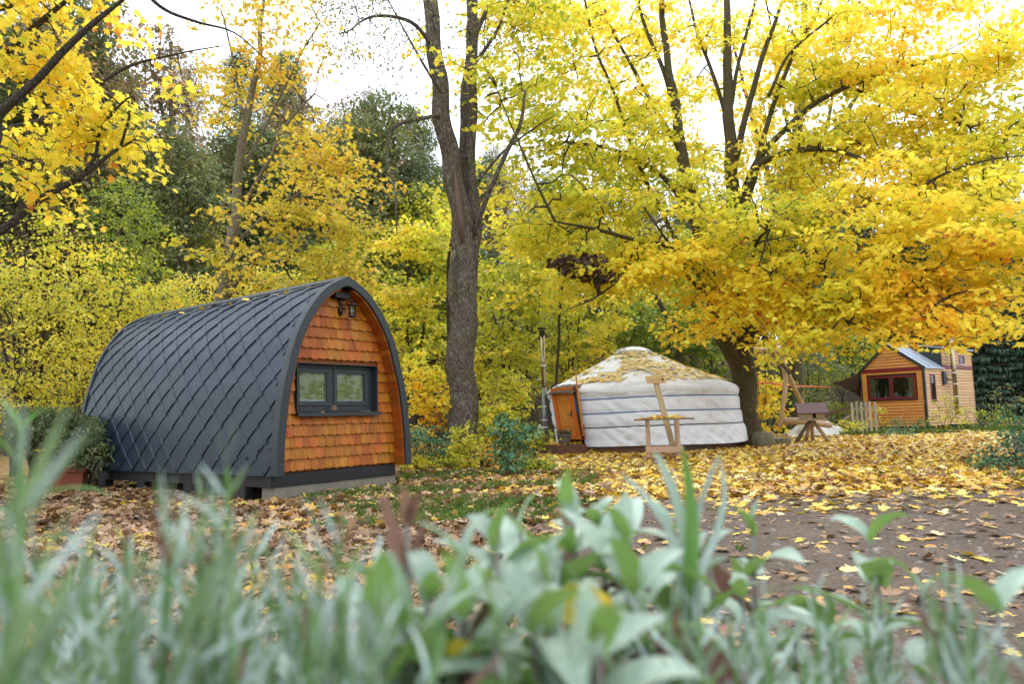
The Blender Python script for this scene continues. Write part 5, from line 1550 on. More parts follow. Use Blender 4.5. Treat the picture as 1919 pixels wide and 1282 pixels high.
bush('young_tree', 'yellow green young tree left of the stove pipe', 'tree', Gx(955, 24), [B_px(960, 560, 80, 90, 24, 1.4, 120), B_px(950, 680, 80, 80, 23.5, 1.4, 120), B_px(1000, 470, 60, 60, 24, 1.2, 50)], YG, 5, 'maple', per=15, seed=16, tbase=.66, size=.13, rstem=.05, gap=.22)
bush('young_tree', 'yellow young tree right behind the stove pipe and yurt roof', 'tree', Gx(1080, 26.5), [B_px(1090, 590, 90, 70, 26.5, 1.6, 120), B_px(1070, 680, 80, 60, 26, 1.4, 90), B_px(1050, 500, 70, 60, 26.5, 1.3, 60)], YG, 5, 'maple', per=15, seed=17, tbase=.64, size=.13, rstem=.05, gap=.25)
bush('young_tree', 'green leaved young tree rising behind the crown of the yurt', 'tree', Gx(1250, 28), [B_px(1250, 630, 100, 60, 28, 1.6, 120), B_px(1310, 690, 80, 50, 27.5, 1.4, 70), B_px(1180, 620, 60, 50, 28, 1.4, 60)], YG, 5, 'maple', per=15, seed=18, tbase=.22, tclump=.15, size=.14, rstem=.06, gap=.25)
bush('young_tree', 'yellow leaved thicket tree behind the left limb of the maple', 'tree', Gx(1330, 30), [B_px(1330, 560, 90, 80, 30, 1.8, 120), B_px(1440, 610, 70, 70, 30, 1.6, 80), B_px(1230, 530, 80, 60, 30, 1.6, 80)], YG, 5, 'maple', per=14, seed=19, tbase=.62, size=.15, rstem=.06, gap=.25)
bush('hazel_shrub', 'yellow leaved shrub below the log swing frame', 'shrub', Gx(1435, 27.5), [B_px(1435, 700, 45, 60, 27.5, 1.0, 60), B_px(1430, 780, 50, 40, 27, 1.0, 40)], MP, 4, 'maple', per=13, seed=20, tbase=.58, size=.13, gap=.2)
bush('leafy_bush', 'light green bush growing behind the brown shade sail', 'bush', Gx(1575, 35.5), [B_px(1585, 660, 80, 50, 36, 1.8, 120), B_px(1545, 730, 60, 50, 35, 1.6, 80), B_px(1600, 750, 50, 40, 34.6, 1.0, 50)], YG, 5, 'oval', per=17, seed=21, tbase=.36, size=.14, srad=.5, gap=.2)
bush('leafy_bush', 'dark green bush right of the ivy clad trunk', 'bush', Gx(1525, 33), [B_px(1535, 690, 50, 60, 33, 1.5, 90), B_px(1510, 760, 40, 40, 32, 1.2, 50)], M['alder'], 4, 'oval', per=17, seed=22, tbase=.45, size=.13, srad=.45, gap=.2)
# low growth round the foot of the twin-stemmed tree
lo = [('low_shrub', 'amber yellow low shrub between pod and twin stemmed tree', 810, 17.2, [B_px(800, 740, 45, 50, 17, .7, 55), B_px(790, 690, 35, 35, 17, .6, 22)], MP, 'maple', .09, .45),
      ('low_shrub', 'green low shrub beside the right foot of the pod arch', 800, 15.2, [B_px(800, 835, 45, 40, 15, .6, 60)], M['teal'], 'oval', .07, .35),
      ('low_shrub', 'pale lime green sapling at the foot of the twin stemmed tree', 870, 14.6, [B_px(872, 850, 28, 36, 14.4, .4, 34), B_px(868, 815, 14, 20, 14.4, .2, 9)], H_, 'maple', .075, .28),
      ('low_shrub', 'yellow green low shrub right of the twin stemmed tree foot', 925, 17, [B_px(925, 800, 50, 50, 17, .8, 70), B_px(950, 740, 40, 50, 17.5, .7, 45)], YG, 'maple', .09, .6),
      ('low_shrub', 'dark tangled bramble behind the foot of the twin stemmed tree', 845, 18.2, [B_px(840, 800, 60, 45, 18, .8, 60)], M['alder'], 'oval', .08, .4),
      ('low_shrub', 'rusty leaved bramble at the right of the tree foot', 918, 15.0, [B_px(915, 852, 26, 26, 15, .4, 26)], M['amber'], 'oval', .07, .6)]
for i, (nm, lb, px, Y, bl, mt, tp_, sz, tb_) in enumerate(lo):
    bush(nm, lb, 'shrub', Gx(px, Y), bl, mt, 5, tp_, per=14, srad=.22, seed=30 + i, tbase=tb_, size=sz, rstem=.012, gap=.15)
bush('round_leaved_shrub', 'blue green round leaved shrub standing in front of the deck left of the yurt', 'shrub', Gx(962, 12.7), [B_px(960, 850, 34, 36, 12.7, .32, 34), B_px(950, 800, 24, 26, 12.7, .25, 16), B_px(985, 805, 20, 22, 12.6, .22, 12), B_px(940, 785, 12, 14, 12.7, .12, 5)], M['teal'], 5, 'oval', per=9, srad=.14, seed=40, tbase=.6, tvar=.3, size=.095, rstem=.010, gap=.05, flat=.9)
bush('ivy_shrub', 'dark green shrub with yellow leaves at the right edge of the clearing', 'shrub', Gx(1900, 11.6), [B_px(1905, 850, 40, 45, 11.6, .7, 70), B_px(1870, 875, 35, 22, 11.2, .5, 30), B_px(1930, 800, 30, 50, 11.8, .6, 40)], M['teal'], 5, 'oval', per=13, srad=.2, seed=41, tbase=.35, size=.06, rstem=.010, gap=.1)
bush('conifer_bush', 'dense dark green bush with caught orange leaves growing in the terracotta planter', 'bush', PLANTER, [(PLANTER + np.array([-.25, .05, .62]), (.62, .5, .36), 120), (PLANTER + np.array([.12, -.05, .35]), (.40, .4, .3), 70), (PLANTER + np.array([-.6, .1, .75]), (.45, .45, .26), 70)], M['darkgreen'], 6, 'needle', per=26, srad=.24, seed=42, tbase=.4, size=.095, rstem=.014, gap=.15, shell=.5, droop=1.6, flat=.9)
pbush = [o for o in C.objects if o.name.startswith('conifer_bush')][0]
cl = sprays([(PLANTER + np.array([-.25, -.1, .75]), (.6, .45, .3), 16)], (0, 20), 2, .12, .085, seed=43, tbase=.5, tvar=.4, gap=0, shell=.9)
o = link('caught_leaves', leaf_mesh('caught_leaves', cl[1] - PLANTER, cl[2], cl[3], cl[4], cl[5], 'maple', M['amber'], (-2, 3)), pbush); o['kind'] = 'stuff'
# loose saplings and herbs that fill the strip between pod, tree and yurt
SAP = [(775, 16.0, 790, 800, H_, .55, 'thin yellow sapling just right of the pod arch'), (822, 16.8, 700, 820, MP, .5, 'tall loose yellow sapling close left of the twin stemmed trunk'), (800, 15.6, 850, 840, YG, .45, 'low green yellow herb tuft left of the pale lime sapling'), (845, 15.4, 835, 830, YG, .6, 'yellow green herb in front of the left foot of the twin stemmed tree'), (900, 15.6, 790, 830, H_, .35, 'olive yellow sapling against the right flank of the twin stemmed trunk'), (930, 18.5, 700, 800, YG, .7, 'tall loose yellow green sapling midway between trunk and stove pipe'), (985, 19.5, 700, 780, MP, .45, 'yellow sapling close left of the stove pipe'), (1000, 18.2, 800, 820, YG, .5, 'low yellow green herb at the left end of the yurt deck'), (890, 14.9, 862, 862, M['teal'], .5, 'small green herb right of the pale lime sapling'), (785, 14.6, 865, 868, H_, .4, 'small yellow herb at the grass edge right of the pod'), (1005, 13.6, 865, 868, YG, .4, 'small olive herb right of the round leaved shrub')]
for i, (px, Y, y0, y1, mt, tb_, lb) in enumerate(SAP):
    k = Y / FPX; f_ = Gx(px, Y); zt = at(px, y0, Y)[2]
    zt = max(zt, .25)
    bl_ = [((f_[0] + .05, f_[1], zt * .72), (26 * k, .3, zt * .34), 22), ((f_[0] - .1, f_[1] + .1, zt * .38), (22 * k, .3, zt * .28), 14)]
    bush('wild_sapling', lb, 'sapling', f_, bl_, mt, 5, 'maple' if i % 2 else 'oval', per=9, srad=.20, seed=120 + i, tbase=tb_, tvar=.3, size=.075, rstem=.011, gap=.1, flat=.7)
# rough herbs in front of the small house
for i, (px, Y, h, w, n, mt, lb) in enumerate([(1640, 29.3, 28, 26, 20, H_, 'pale yellow weedy plants between the picket gate and the small house'), (1775, 28.5, 34, 40, 34, YG, 'tall straggly weeds along the side wall of the small house'), (1700, 29, 14, 50, 26, M['teal'], 'low green weeds before the front wall of the small house'), (1850, 29, 26, 50, 44, YG, 'tangled olive weeds right of the small house'), (1890, 33, 40, 40, 30, M['alder'], 'dull green thicket right of the small house below the spruces'), (1590, 27.2, 16, 40, 22, YG, 'low weeds at the end of the white tarp'), (1690, 24.8, 8, 40, 14, M['teal'], 'small green tuft at the far edge of the leaf carpet')]):
    base_ = Gx(px, Y); c_ = at(px, 800, Y); k = Y / FPX
    bush('weeds', lb, 'plant', base_, [((base_[0], base_[1], h * k * .95), (w * k, .7, h * k), n)], mt, 6, 'oval', per=13, srad=.26, seed=60 + i, tbase=.55, size=.085, rstem=.010, gap=.1)

# trunk with ivy behind the swing
it = Gx(1484, 31); 
tr = make_tree('ivy_clad_tree', 'brown trunk wrapped in dark ivy behind the log swing frame', 'tree',
    [[(*it, .46), *L_((1484, 720, 31, .42), (1482, 600, 31, .38), (1480, 450, 31, .32), (1500, 200, 31, .2), (1510, -50, 31, .1))], L_((1480, 480, 31, .2), (1440, 330, 31, .14), (1400, 180, 31, .08), (1370, 60, 31, .04)), L_((1484, 420, 31, .18), (1560, 260, 31, .12), (1640, 120, 31, .07), (1680, 20, 31, .04)), L_((1490, 300, 31, .10), (1460, 160, 31, .07), (1440, 20, 31, .04)), L_((1530, 320, 31, .08), (1560, 180, 31, .06), (1575, 40, 31, .03))],
    [B_px(1440, 200, 90, 120, 31, 2, 40), B_px(1560, 120, 100, 120, 31, 2, 34)], M['alder'], M['bark_maple'], 'oval', 14, .6, .10, seed=70, tbase=.4, gap=.35, twig=(.03, .008))
iv = sprays([(at(1460, 760, 30.3), (.75, .5, 1.15), 110), (at(1466, 690, 30.5), (.5, .4, 1.0), 40)], it[:2], 16, .3, .10, seed=71, tbase=.35, gap=.05)
o = link('ivy', leaf_mesh('ivy', iv[1] - it, iv[2], iv[3], iv[4], iv[5], 'oval', M['darkgreen']), tr)

# slender leaning stems in the thicket behind the yurt
for i, (pts, lb) in enumerate([([(1270, 640, 27, .10), (1235, 570, 27, .085), (1215, 500, 27, .07), (1180, 380, 27, .04)], 'dark leaning stem behind the yurt roof right of its crown'), ([(1042, 800, 23, .05), (1050, 600, 23, .04), (1062, 480, 23, .03), (1075, 380, 23, .015)], 'thin dark stem right of the stove pipe'), ([(842, 620, 19, .05), (838, 520, 19, .045), (846, 420, 19, .03)], 'thin pale dead stem left of the twin stemmed trunk'), ([(1385, 790, 29, .12), (1420, 700, 29, .13), (1395, 640, 29, .12), (1340, 560, 29, .08)], 'leaning brown trunk seen right behind the maple'), ([(30, 800, 16.2, .05), (70, 690, 16.2, .045), (45, 600, 16.2, .03), (20, 520, 16.2, .02)], 'dark thin stem among the left yellow shrub'), ([(85, 800, 16.4, .045), (80, 640, 16.4, .04), (105, 500, 16.4, .025)], 'dark upright stem in the left yellow shrub')]):
    q = L_(*pts); f = np.array(q[0][:3]); f[2] = 0
    q = [(*f, q[0][3] * 1.1)] + q
    tip = np.array(q[-1][:3])
    make_tree('slender_tree', lb, 'tree', [q], [(tip, (.8, .8, .6), 8)], YG, M['bark_dark'], 'maple', 10, .35, .12, seed=80 + i, tbase=.6, gap=.1, twig=(.01, .004))

# ================================================================== the wooded slope
def proto_broad(name, label, cat, h, w, leafmat, n, per, size, seed, bark, tb=.5, sparse=.2, group=None):
    rs = random.Random(seed)
    limbs = [[(0, 0, 0, .16 + h * .008), (rs.uniform(-.2, .2), rs.uniform(-.2, .2), h * .35, .14 + h * .005), (rs.uniform(-.4, .4), rs.uniform(-.3, .3), h * .7, .09), (rs.uniform(-.5, .5), 0, h * .97, .02)]]
    blobs = []
    for i in range(7):
        a = i * 2.4 + rs.uniform(-.5, .5); z = h * (.36 + .085 * i); r = w * (.62 - .06 * i) * rs.uniform(.7, 1.1)
        e = (r * math.cos(a), r * math.sin(a), z + h * .07)
        limbs.append([(0, 0, z - h * .10, .07), (e[0] * .5, e[1] * .5, z, .05), (*e, .015)])
        blobs.append((np.array(e) * [.8, .8, 1], (w * .42, w * .42, h * .13), int(n / 8)))
    blobs.append((np.array([0, 0, h * .88]), (w * .4, w * .4, h * .16), int(n / 6)))
    return make_tree(name, label, cat, limbs, blobs, leafmat, M[bark], 'diam', per, .55, size, group, (.03, .01), seed=seed, tbase=tb, gap=sparse)

def proto_spruce(h, w, seed, label, group, dens=1.0):
    rg = np.random.default_rng(seed)
    root = thing('spruce_tree', label, 'tree', (0, 0, 0), 0, group)
    mb = MB(); mb.tube([(0, 0, -.1), (0, 0, h * .5), (0, 0, h * .98)], [.03 * h * .55, .02 * h * .5, .01], 9); mb.build('trunk', M['bark_dark'], root, True)
    P = []; D = []; N = []; S = []; br = MB()
    z = h * .05
    while z < h * .985:
        k = 1 - z / h
        rr = w * (k ** .8) * rg.uniform(.82, 1.1) + .12
        nb = int(7 + 4 * k)
        a0 = rg.uniform(0, 6.28)
        for b in range(nb):
            a = a0 + b * 2 * math.pi / nb + rg.normal(0, .12)
            r = rr * rg.uniform(.75, 1.08)
            ca, sa = math.cos(a), math.sin(a)
            if k > .08: br.tube([(0, 0, z), (ca * r * .55, sa * r * .55, z - .12 * r), (ca * r, sa * r, z - .12 * r)], [.03 * k + .008, .02 * k + .006, .005], 4, caps=False)
            m = max(3, int(r * 13 * dens))
            for q in range(m):
                t = (q + rg.uniform(0, 1)) / m
                t = t ** .75
                pz = z - .20 * r * math.sin(math.pi * min(t * .6, 1)) 
                sd = rg.choice((-1, 1))
                P.append((ca * r * t, sa * r * t, pz)); wdt = .55 * (1 - t * .6)
                D.append((ca * .8 - sa * sd * .7, sa * .8 + ca * sd * .7, -.55 - rg.uniform(0, .6)))
                N.append((rg.normal(0, .35), rg.normal(0, .35), 1)); S.append((.22 + .40 * (1 - t) * min(r / 1.5, 1)) * rg.uniform(.7, 1.3))
        z += h * .032 * rg.uniform(.8, 1.2) + .04
    P, D, N, S = map(np.array, (P, D, N, S))
    tt = np.clip(.45 + .25 * snoise(P, 1.2) + rg.normal(0, .15, len(P)), 0, 1)
    o = br.build('branches', M['bark_dark'], root, fix=False); o['kind'] = 'stuff'
    link('crown', leaf_mesh('crown', P, D, N, S, tt, 'needle', M['needle']), root)
    return root

def copy_tree(root, loc, rz, s, label=None, group=None):
    r = root.copy(); C.objects.link(r); r.location = loc; r.rotation_euler = (0, 0, rz); r.scale = (s, s, s * random.uniform(.92, 1.1))
    if label: r['label'] = label
    if group: r['group'] = group
    for ch in root.children:
        c2 = ch.copy(); C.objects.link(c2); c2.parent = r
        for g2 in ch.children:
            d = g2.copy(); C.objects.link(d); d.parent = c2
    return r

protos = {
    'dg': proto_broad('hillside_tree', 'dull dark green leafy tree in the wood on the slope behind the clearing', 'tree', 13, 3.6, M['alder'], 620, 18, .20, 201, 'bark_grey', .42, .15, 'dull green trees on the wooded slope'),
    'dg2': proto_broad('hillside_tree', 'deep green rounded tree in the wood on the slope behind the clearing', 'tree', 11, 3.9, M['darkgreen'], 620, 18, .20, 202, 'bark_dark', .55, .15, 'deep green trees on the wooded slope'),
    'br': proto_broad('hillside_tree', 'thin brown leaved tree in the wood on the slope behind the clearing', 'tree', 13, 3.2, M['brownleaf'], 330, 13, .17, 203, 'bark_grey', .5, .32, 'brown leaved trees on the wooded slope'),
    'yg': proto_broad('hillside_tree', 'yellow green tree in the wood on the slope behind the clearing', 'tree', 9, 3.2, M['ygreen'], 420, 17, .18, 204, 'bark_grey', .55, .2, 'yellow green trees on the wooded slope'),
    'sp': proto_spruce(15, 3.1, 205, 'tall dark spruce standing in the wood behind the clearing', 'dark spruces behind the clearing'),
}
first = {k: True for k in protos}
def plant(kind, x, y, s=1.0, label=None):
    z = float(hill_z(np.array(x), np.array(y))) if y > 30 else 0.0
    z = max(z, -.05) - .1
    p = protos[kind]
    if first[kind]:
        p.location = (x, y, z); p.rotation_euler = (0, 0, random.uniform(0, 6.28)); p.scale = (s, s, s); first[kind] = False
        p['label'] = label; del p['group']
        return p
    q = copy_tree(p, (x, y, z), random.uniform(0, 6.28), s, label)
    if not label: q['label'], q['group'] = GR[kind]
    return q
def plant_px(kind, px, Y, s=1.0): return plant(kind, at(px, 700, Y)[0], Y, s)
# trees that close the back of the clearing, nearer first
NEAR = [('dg', 330, 30, .95, 'dull green tree seen above the middle of the pod ridge'), ('dg', 265, 34, 1.1, 'tall dark green tree above the rounded far end of the pod'), ('dg', 400, 36, 1.0, 'dark green tree behind the left twigs of the amber leaved tree'), ('dg2', 130, 33, .9, 'deep green tree above the bright yellow shrub at the left'), ('dg', 95, 35, 1.55, 'tall dull green tree filling the gap behind the upper left branches'), ('br', 300, 42, 1.6, 'tall brownish tree right of the upper left branches'), ('dg', 480, 38, 1.25, 'dull green tree behind the stem of the amber leaved tree'), ('br', 560, 42, 1.35, 'brown tree seen through the sparse top of the amber leaved tree'), ('yg', 345, 33, 1.15, 'yellow green tree close behind the left side of the amber leaved tree'), ('yg', 680, 33, 1.1, 'yellow green tree right of the amber leaved crown'), ('yg', 800, 36, 1.2, 'yellow green tree tall behind the left side of the grey trunk'), ('yg', 215, 36, 1.3, 'yellow green tree high behind the olive green young tree'), ('dg2', 520, 33, .8, 'deep green tree hidden behind the amber leaves of the slim tree'), ('yg', 620, 31, .9, 'yellow green tree above the front arch of the pod'), ('dg', 700, 36, 1.12, 'dark green tree left of the twin stemmed trunk with sky above it'), ('br', 660, 40, 1.2, 'brown thin tree right of the amber leaved tree top'), ('dg2', 790, 38, 1.1, 'deep green tree close left of the fork of the twin stemmed tree'), ('br', 740, 44, 1.25, 'thin brown tree against the sky gap left of the grey trunk'), ('yg', 850, 34, .9, 'yellow green tree directly behind the twin stemmed trunk'), ('dg2', 900, 40, .8, 'deep green tree right of the fork of the grey trunk'), ('br', 960, 42, .9, 'brown tree in the gap between grey trunk and maple crown'), ('yg', 1010, 36, .95, 'yellow green tree high above the stove pipe'), ('dg', 1060, 40, .85, 'dull green tree behind the thicket right of the stove pipe'), ('br', 1120, 44, .9, 'brown tree deep in the wood above the yurt roof'), ('yg', 1170, 37, 1.0, 'yellow green tree in the wood above the crown of the yurt'), ('dg2', 1230, 40, .85, 'deep green tree in the wood above the leaning sign'), ('yg', 1300, 38, .95, 'yellow green tree in the wood left of the maple limbs'), ('br', 1380, 42, .95, 'brown tree in the wood behind the maple trunk'), ('dg2', 1440, 44, .9, 'deep green tree in the wood above the log swing frame'), ('dg', 1520, 46, .95, 'dull green tree in the wood right of the ivy clad trunk'), ('br', 40, 30, 1.35, 'brown tree behind the branches at the upper left edge'), ('dg', -60, 30, 1.35, 'dull green tree partly outside the left edge'), ('br', 180, 36, 1.5, 'tall brown tree between the upper left branches and the pod'), ('yg', 1620, 44, .8, 'yellow green tree above the brown shade sail'),
    ('sp', 1700, 44, .78, 'dark spruce rising behind the gable of the small plank house'), ('sp', 1770, 41, .80, 'dark spruce right behind the flue of the small plank house'), ('sp', 1840, 38.5, .78, 'dark spruce standing nearest at the right end of the small plank house'), ('sp', 1905, 41, .85, 'dark spruce at the right edge beyond the small plank house'), ('sp', 1650, 50, .9, 'far dark spruce above the shade sail'), ('sp', 1735, 50, .95, 'far dark spruce between gable and flue of the small house'), ('sp', 1960, 38, .9, 'dark spruce cut by the right edge'), ('sp', 1800, 49, 1.0, 'tall far spruce right of the flue of the small house'), ('sp', 1880, 50, .95, 'tall far spruce near the right edge'), ('sp', 2030, 42, 1.0, 'dark spruce outside the right edge'), ('sp', 1600, 54, .85, 'far dark spruce left of the small house')]
for kind, px, Y, s_, lb in NEAR:
    plant(kind, at(px, 700, Y)[0], Y, s_, lb)
GR = {'dg': ('dull dark green leafy tree far up the wooded slope', 'dull green trees on the wooded slope'), 'dg2': ('deep green rounded tree far up the wooded slope', 'deep green trees on the wooded slope'), 'br': ('thin brown leaved tree far up the wooded slope', 'brown leaved trees on the wooded slope'), 'yg': ('yellow green tree far up the wooded slope', 'yellow green trees on the wooded slope'), 'sp': ('tall dark spruce far back in the wood at the right', 'dark spruces far back in the wood')}
rs = random.Random(77)
cnt = 0
for j in range(6):
    Y = 45 + j * 7.5
    xx = -Y * .86
    while xx < Y * .86:
        x = xx + rs.uniform(-1.2, 1.2); y = Y + rs.uniform(-2, 2)
        t = x / y
        right = t > .38
        kind = rs.choice(['dg', 'dg', 'dg2', 'br', 'br', 'yg'] if not right else ['sp', 'sp', 'dg2', 'dg'])
        sc_ = rs.uniform(.8, 1.1)
        if -.30 < t < .0: sc_ *= 1.0
        plant(kind, x, y, sc_); cnt += 1
        xx += rs.uniform(4.4, 6.4) * (1 + .05 * j)
# the wood that closes the clearing behind the photographer: one far mass of foliage
bl = []
for i in range(38):
    a = R(142) + R(256) * i / 37
    r_ = 26 + 3 * math.sin(i * 2.1)
    bl.append((np.array([r_ * math.cos(a), r_ * math.sin(a) - 2, 4.6 + .8 * math.sin(i * 1.3)]), (2.8, 2.0, 4.6), 56))
w_ = sprays(bl, (0, 0), 12, 1.0, .42, seed=301, tbase=.5, gap=.1)
tag(link('woods', leaf_mesh('woods', w_[1], w_[2], w_[3], w_[4], w_[5], 'diam', YG)), kind='stuff')

# ================================================================== fallen leaves and grass
def lay(P, size, tint, mat, tpl='maple', name='fallen_leaves', tiltv=.35, lift=.012):
    n = len(P)
    hd = rng.uniform(0, 6.28, n)
    D = np.c_[np.cos(hd), np.sin(hd), rng.normal(0, tiltv * .7, n)]
    N = np.c_[rng.normal(0, tiltv, n), rng.normal(0, tiltv, n), np.ones(n)]
    P = P.copy(); P[:, 2] += lift + rng.uniform(0, .02, n)
    S = size * rng.uniform(.55, 1.25, n)
    o = link(name, leaf_mesh(name, P, D, N, S, tint, tpl, mat, (-2.6, 3.6)))
    return tag(o, kind='stuff')
def ground_pts(n, ymin, ymax, t0, t1, power=1.0):
    Y = ymin + (ymax - ymin) * rng.uniform(0, 1, n) ** power
    T = rng.uniform(t0, t1, n)
    X = T * Y
    return np.c_[X, Y, gz(X, Y)]
# yellow maple carpet
p = ground_pts(88000, 7.5, 33, -.12, .74, 1.45)
dn = leaf_zone(p[:, 0], p[:, 1]) * (.75 + .35 * snoise(p, 1.6))
p = p[rng.uniform(0, 1, len(p)) < dn]
tt = np.clip(.70 + .18 * snoise(p, 1.0, 3) + rng.normal(0, .27, len(p)) - .25 * sstep(10.5, 8.0, p[:, 1]), 0, 1)
lay(p, .105, tt, M['litter'], tiltv=.36)
pb_ = p[rng.uniform(0, 1, len(p)) < .13] + np.array([.05, .05, .01])
lay(pb_, .10, np.clip(rng.normal(.5, .2, len(pb_)), 0, 1), M['brownlitter'], tiltv=.5)
# brown leaves near the pod and the herb bed
p = ground_pts(52000, 2.6, 15, -.80, .10, 1.15)
px_ = p[:, 0] / p[:, 1]
dn = (.62 + .5 * snoise(p, 1.1, 2)) * (.45 + .55 * sstep(4, 6.5, p[:, 1])) * sstep(.09, -.08, px_ + .03 * snoise(p, 1.5)) * (1 - .85 * path_mask(p[:, 0], p[:, 1])) * (1 - .30 * sstep(-.28, -.18, px_) * sstep(6.5, 8, p[:, 1]))
ins = np.zeros(len(p), bool)
loc = (p[:, :2] - POD_O[:2]) @ np.array([[math.cos(POD_A), -math.sin(POD_A)], [math.sin(POD_A), math.cos(POD_A)]])
ins = (loc[:, 0] > .1) & (loc[:, 0] < PODW - .1) & (loc[:, 1] > .3) & (loc[:, 1] < PODL)
p = p[(rng.uniform(0, 1, len(p)) < dn) & ~ins]
tt = np.clip(.50 + .18 * snoise(p, .9, 5) + rng.normal(0, .22, len(p)), 0, 1)
lay(p, .095, tt, M['brownlitter'], tiltv=.45)
# strewn mix over the border of track and grass
p = ground_pts(9500, 3.0, 12, -.30, .70, 1.1)
dn = .60 * (1 - .60 * path_mask(p[:, 0], p[:, 1])) * (.8 + .5 * snoise(p, 1.0, 1))
p = p[rng.uniform(0, 1, len(p)) < dn]
lay(p, .085, np.clip(rng.normal(.62, .25, len(p)), 0, 1), M['brownlitter'], tiltv=.22)
p = ground_pts(5200, 6.6, 14, -.28, .12, 1.0)
p = p[rng.uniform(0, 1, len(p)) < .42 * (1 - path_mask(p[:, 0], p[:, 1]))]; p[:, 2] += .03
lay(p, .10, np.clip(rng.normal(.6, .25, len(p)), 0, 1), M['brownlitter'], tiltv=.4)
p = ground_pts(2600, 7.0, 11, -.08, .66, 1.0)
p = p[rng.uniform(0, 1, len(p)) < .7 * np.clip(.5 + .6 * snoise(p, 1.2, 5), 0, 1)]
lay(p, .105, np.clip(rng.normal(.55, .25, len(p)), 0, 1), M['litter'], tiltv=.2)
# small stones pressed into the track
p = ground_pts(2600, 3.0, 10, -.15, .72, 1.0)
p = p[(path_mask(p[:, 0], p[:, 1]) > .4)]
oct_v = np.array([(1, 0, 0), (0, 1, 0), (-1, 0, 0), (0, -1, 0), (0, 0, .7), (0, 0, -.7), (.7, .7, .1), (-.7, .7, -.1), (.6, -.7, .15), (-.7, -.6, 0)]) 
of = np.array([(0, 6, 4), (6, 1, 4), (1, 7, 4), (7, 2, 4), (2, 9, 4), (9, 3, 4), (3, 8, 4), (8, 0, 4)])
ps_ = np.minimum(.006 + rng.gamma(1.3, .006, len(p)), .04)
ro = rng.uniform(0, 6.28, len(p))
rv = np.stack([np.stack([oct_v[:, 0] * math.cos(a) * .9 - oct_v[:, 1] * math.sin(a) * 1.2, oct_v[:, 0] * math.sin(a) * .9 + oct_v[:, 1] * math.cos(a) * 1.2, oct_v[:, 2]], -1) for a in ro])
vv = (p + np.array([0, 0, .008]))[:, None, :] + rv * ps_[:, None, None]
ff = (np.arange(len(p)) * 10)[:, None, None] + of[None]
tag(link('gravel', np_mesh('gravel', vv.reshape(-1, 3), [ff.reshape(-1, 3)], mat_plain('small stones', (.16, .135, .12), .85, 0, .3, .5, 30))), kind='stuff')
# single leaves lying apart on the bare track
LEAF_M = []
for i in range(10):
    me = leaf_mesh('fallen_leaf', np.zeros((1, 3)), np.array([[0, 1.0, .05]]), np.array([[rng.normal(0, .2), rng.normal(0, .2), 1.0]]), np.array([1.0]), np.array([(.3, .42, .55, .62, .7, .78, .85, .92, .97, .5)[i]]), 'maple', M['litter' if i % 3 else 'brownlitter'], (-2.2, 3.2))
    LEAF_M.append(me)
k = 0
while k < 150:
    y = 3.3 + 6.0 * random.random() ** 1.2; x = random.uniform(.05, .68) * y
    if path_mask(np.array(x), np.array(y)) < .5 and random.random() < .7: continue
    o = link('fallen_leaf', LEAF_M[k % 10]); s_ = random.uniform(.055, .115)
    o.location = (x, y, float(gz(x, y)) + .022); o.rotation_euler = (random.uniform(-.2, .2), random.uniform(-.2, .2), random.uniform(0, 6.28)); o.scale = (s_, s_, s_)
    nm_ = ('brown', 'golden brown', 'gold yellow', 'orange tan', 'pale gold', 'lemon yellow', 'tan', 'pale straw coloured', 'cream yellow', 'ochre')[k % 10]; tag(o, nm_ + ' fallen maple leaf lying alone on the bare earth track', 'leaf', nm_ + ' leaves strewn over the bare track'); k += 1
# leaves on the yurt roof
n = 2600
a = rng.uniform(math.pi, 2 * math.pi, n) + rng.normal(0, .4, n); r_ = np.sqrt(rng.uniform(.03, 1, n)) * 2.35
keep = (snoise(np.c_[np.cos(a) * r_, np.sin(a) * r_, 0 * a], .38, 3) + .35 * np.cos(a - R(-40)) + rng.normal(0, .35, n) > .12) 
a, r_ = a[keep][:760], r_[keep][:760]
P = np.array([roof_pt(q, w) for q, w in zip(a, r_)]) + YC
P[:, 2] += .035
n = len(P); hd = rng.uniform(0, 6.28, n)
sl = np.where(r_ > .6, .46, .15)
Nn = np.c_[np.cos(a) * sl + rng.normal(0, .2, n), np.sin(a) * sl + rng.normal(0, .2, n), np.ones(n)]
Dn = np.c_[np.cos(hd), np.sin(hd), -sl * np.cos(hd - a)]
o = link('fallen_leaves', leaf_mesh('fallen_leaves', P, Dn, Nn, .15 * rng.uniform(.6, 1.2, n), np.clip(rng.normal(.78, .2, n), 0, 1), 'maple', M['litter'], (-1.0, 1.5))); tag(o, 'yellow fallen leaves lying in drifts on the yurt roof', 'leaves', kind='stuff')
# leaves on table and deck
tm = Matrix.Translation(tb.location) @ Matrix.Rotation(TRZ, 4, 'Z')
P = np.array([tm @ Vector((random.uniform(-.58, .58), random.uniform(-.27, .27), .84)) for _ in range(70)])
o = lay(P, .12, np.clip(rng.normal(.62, .2, len(P)), 0, 1), M['litter'], tiltv=.35, lift=.004); tag(o, 'yellow fallen leaves lying on the plank top of the garden table', 'leaves')
P = np.array([deckp(random.uniform(-.75, .75), random.uniform(.05, .85), .232) for _ in range(130)])
o = lay(P, .12, np.clip(rng.normal(.62, .2, len(P)), 0, 1), M['litter'], tiltv=.35, lift=.004); tag(o, 'yellow fallen leaves covering the small deck by the yurt door', 'leaves')
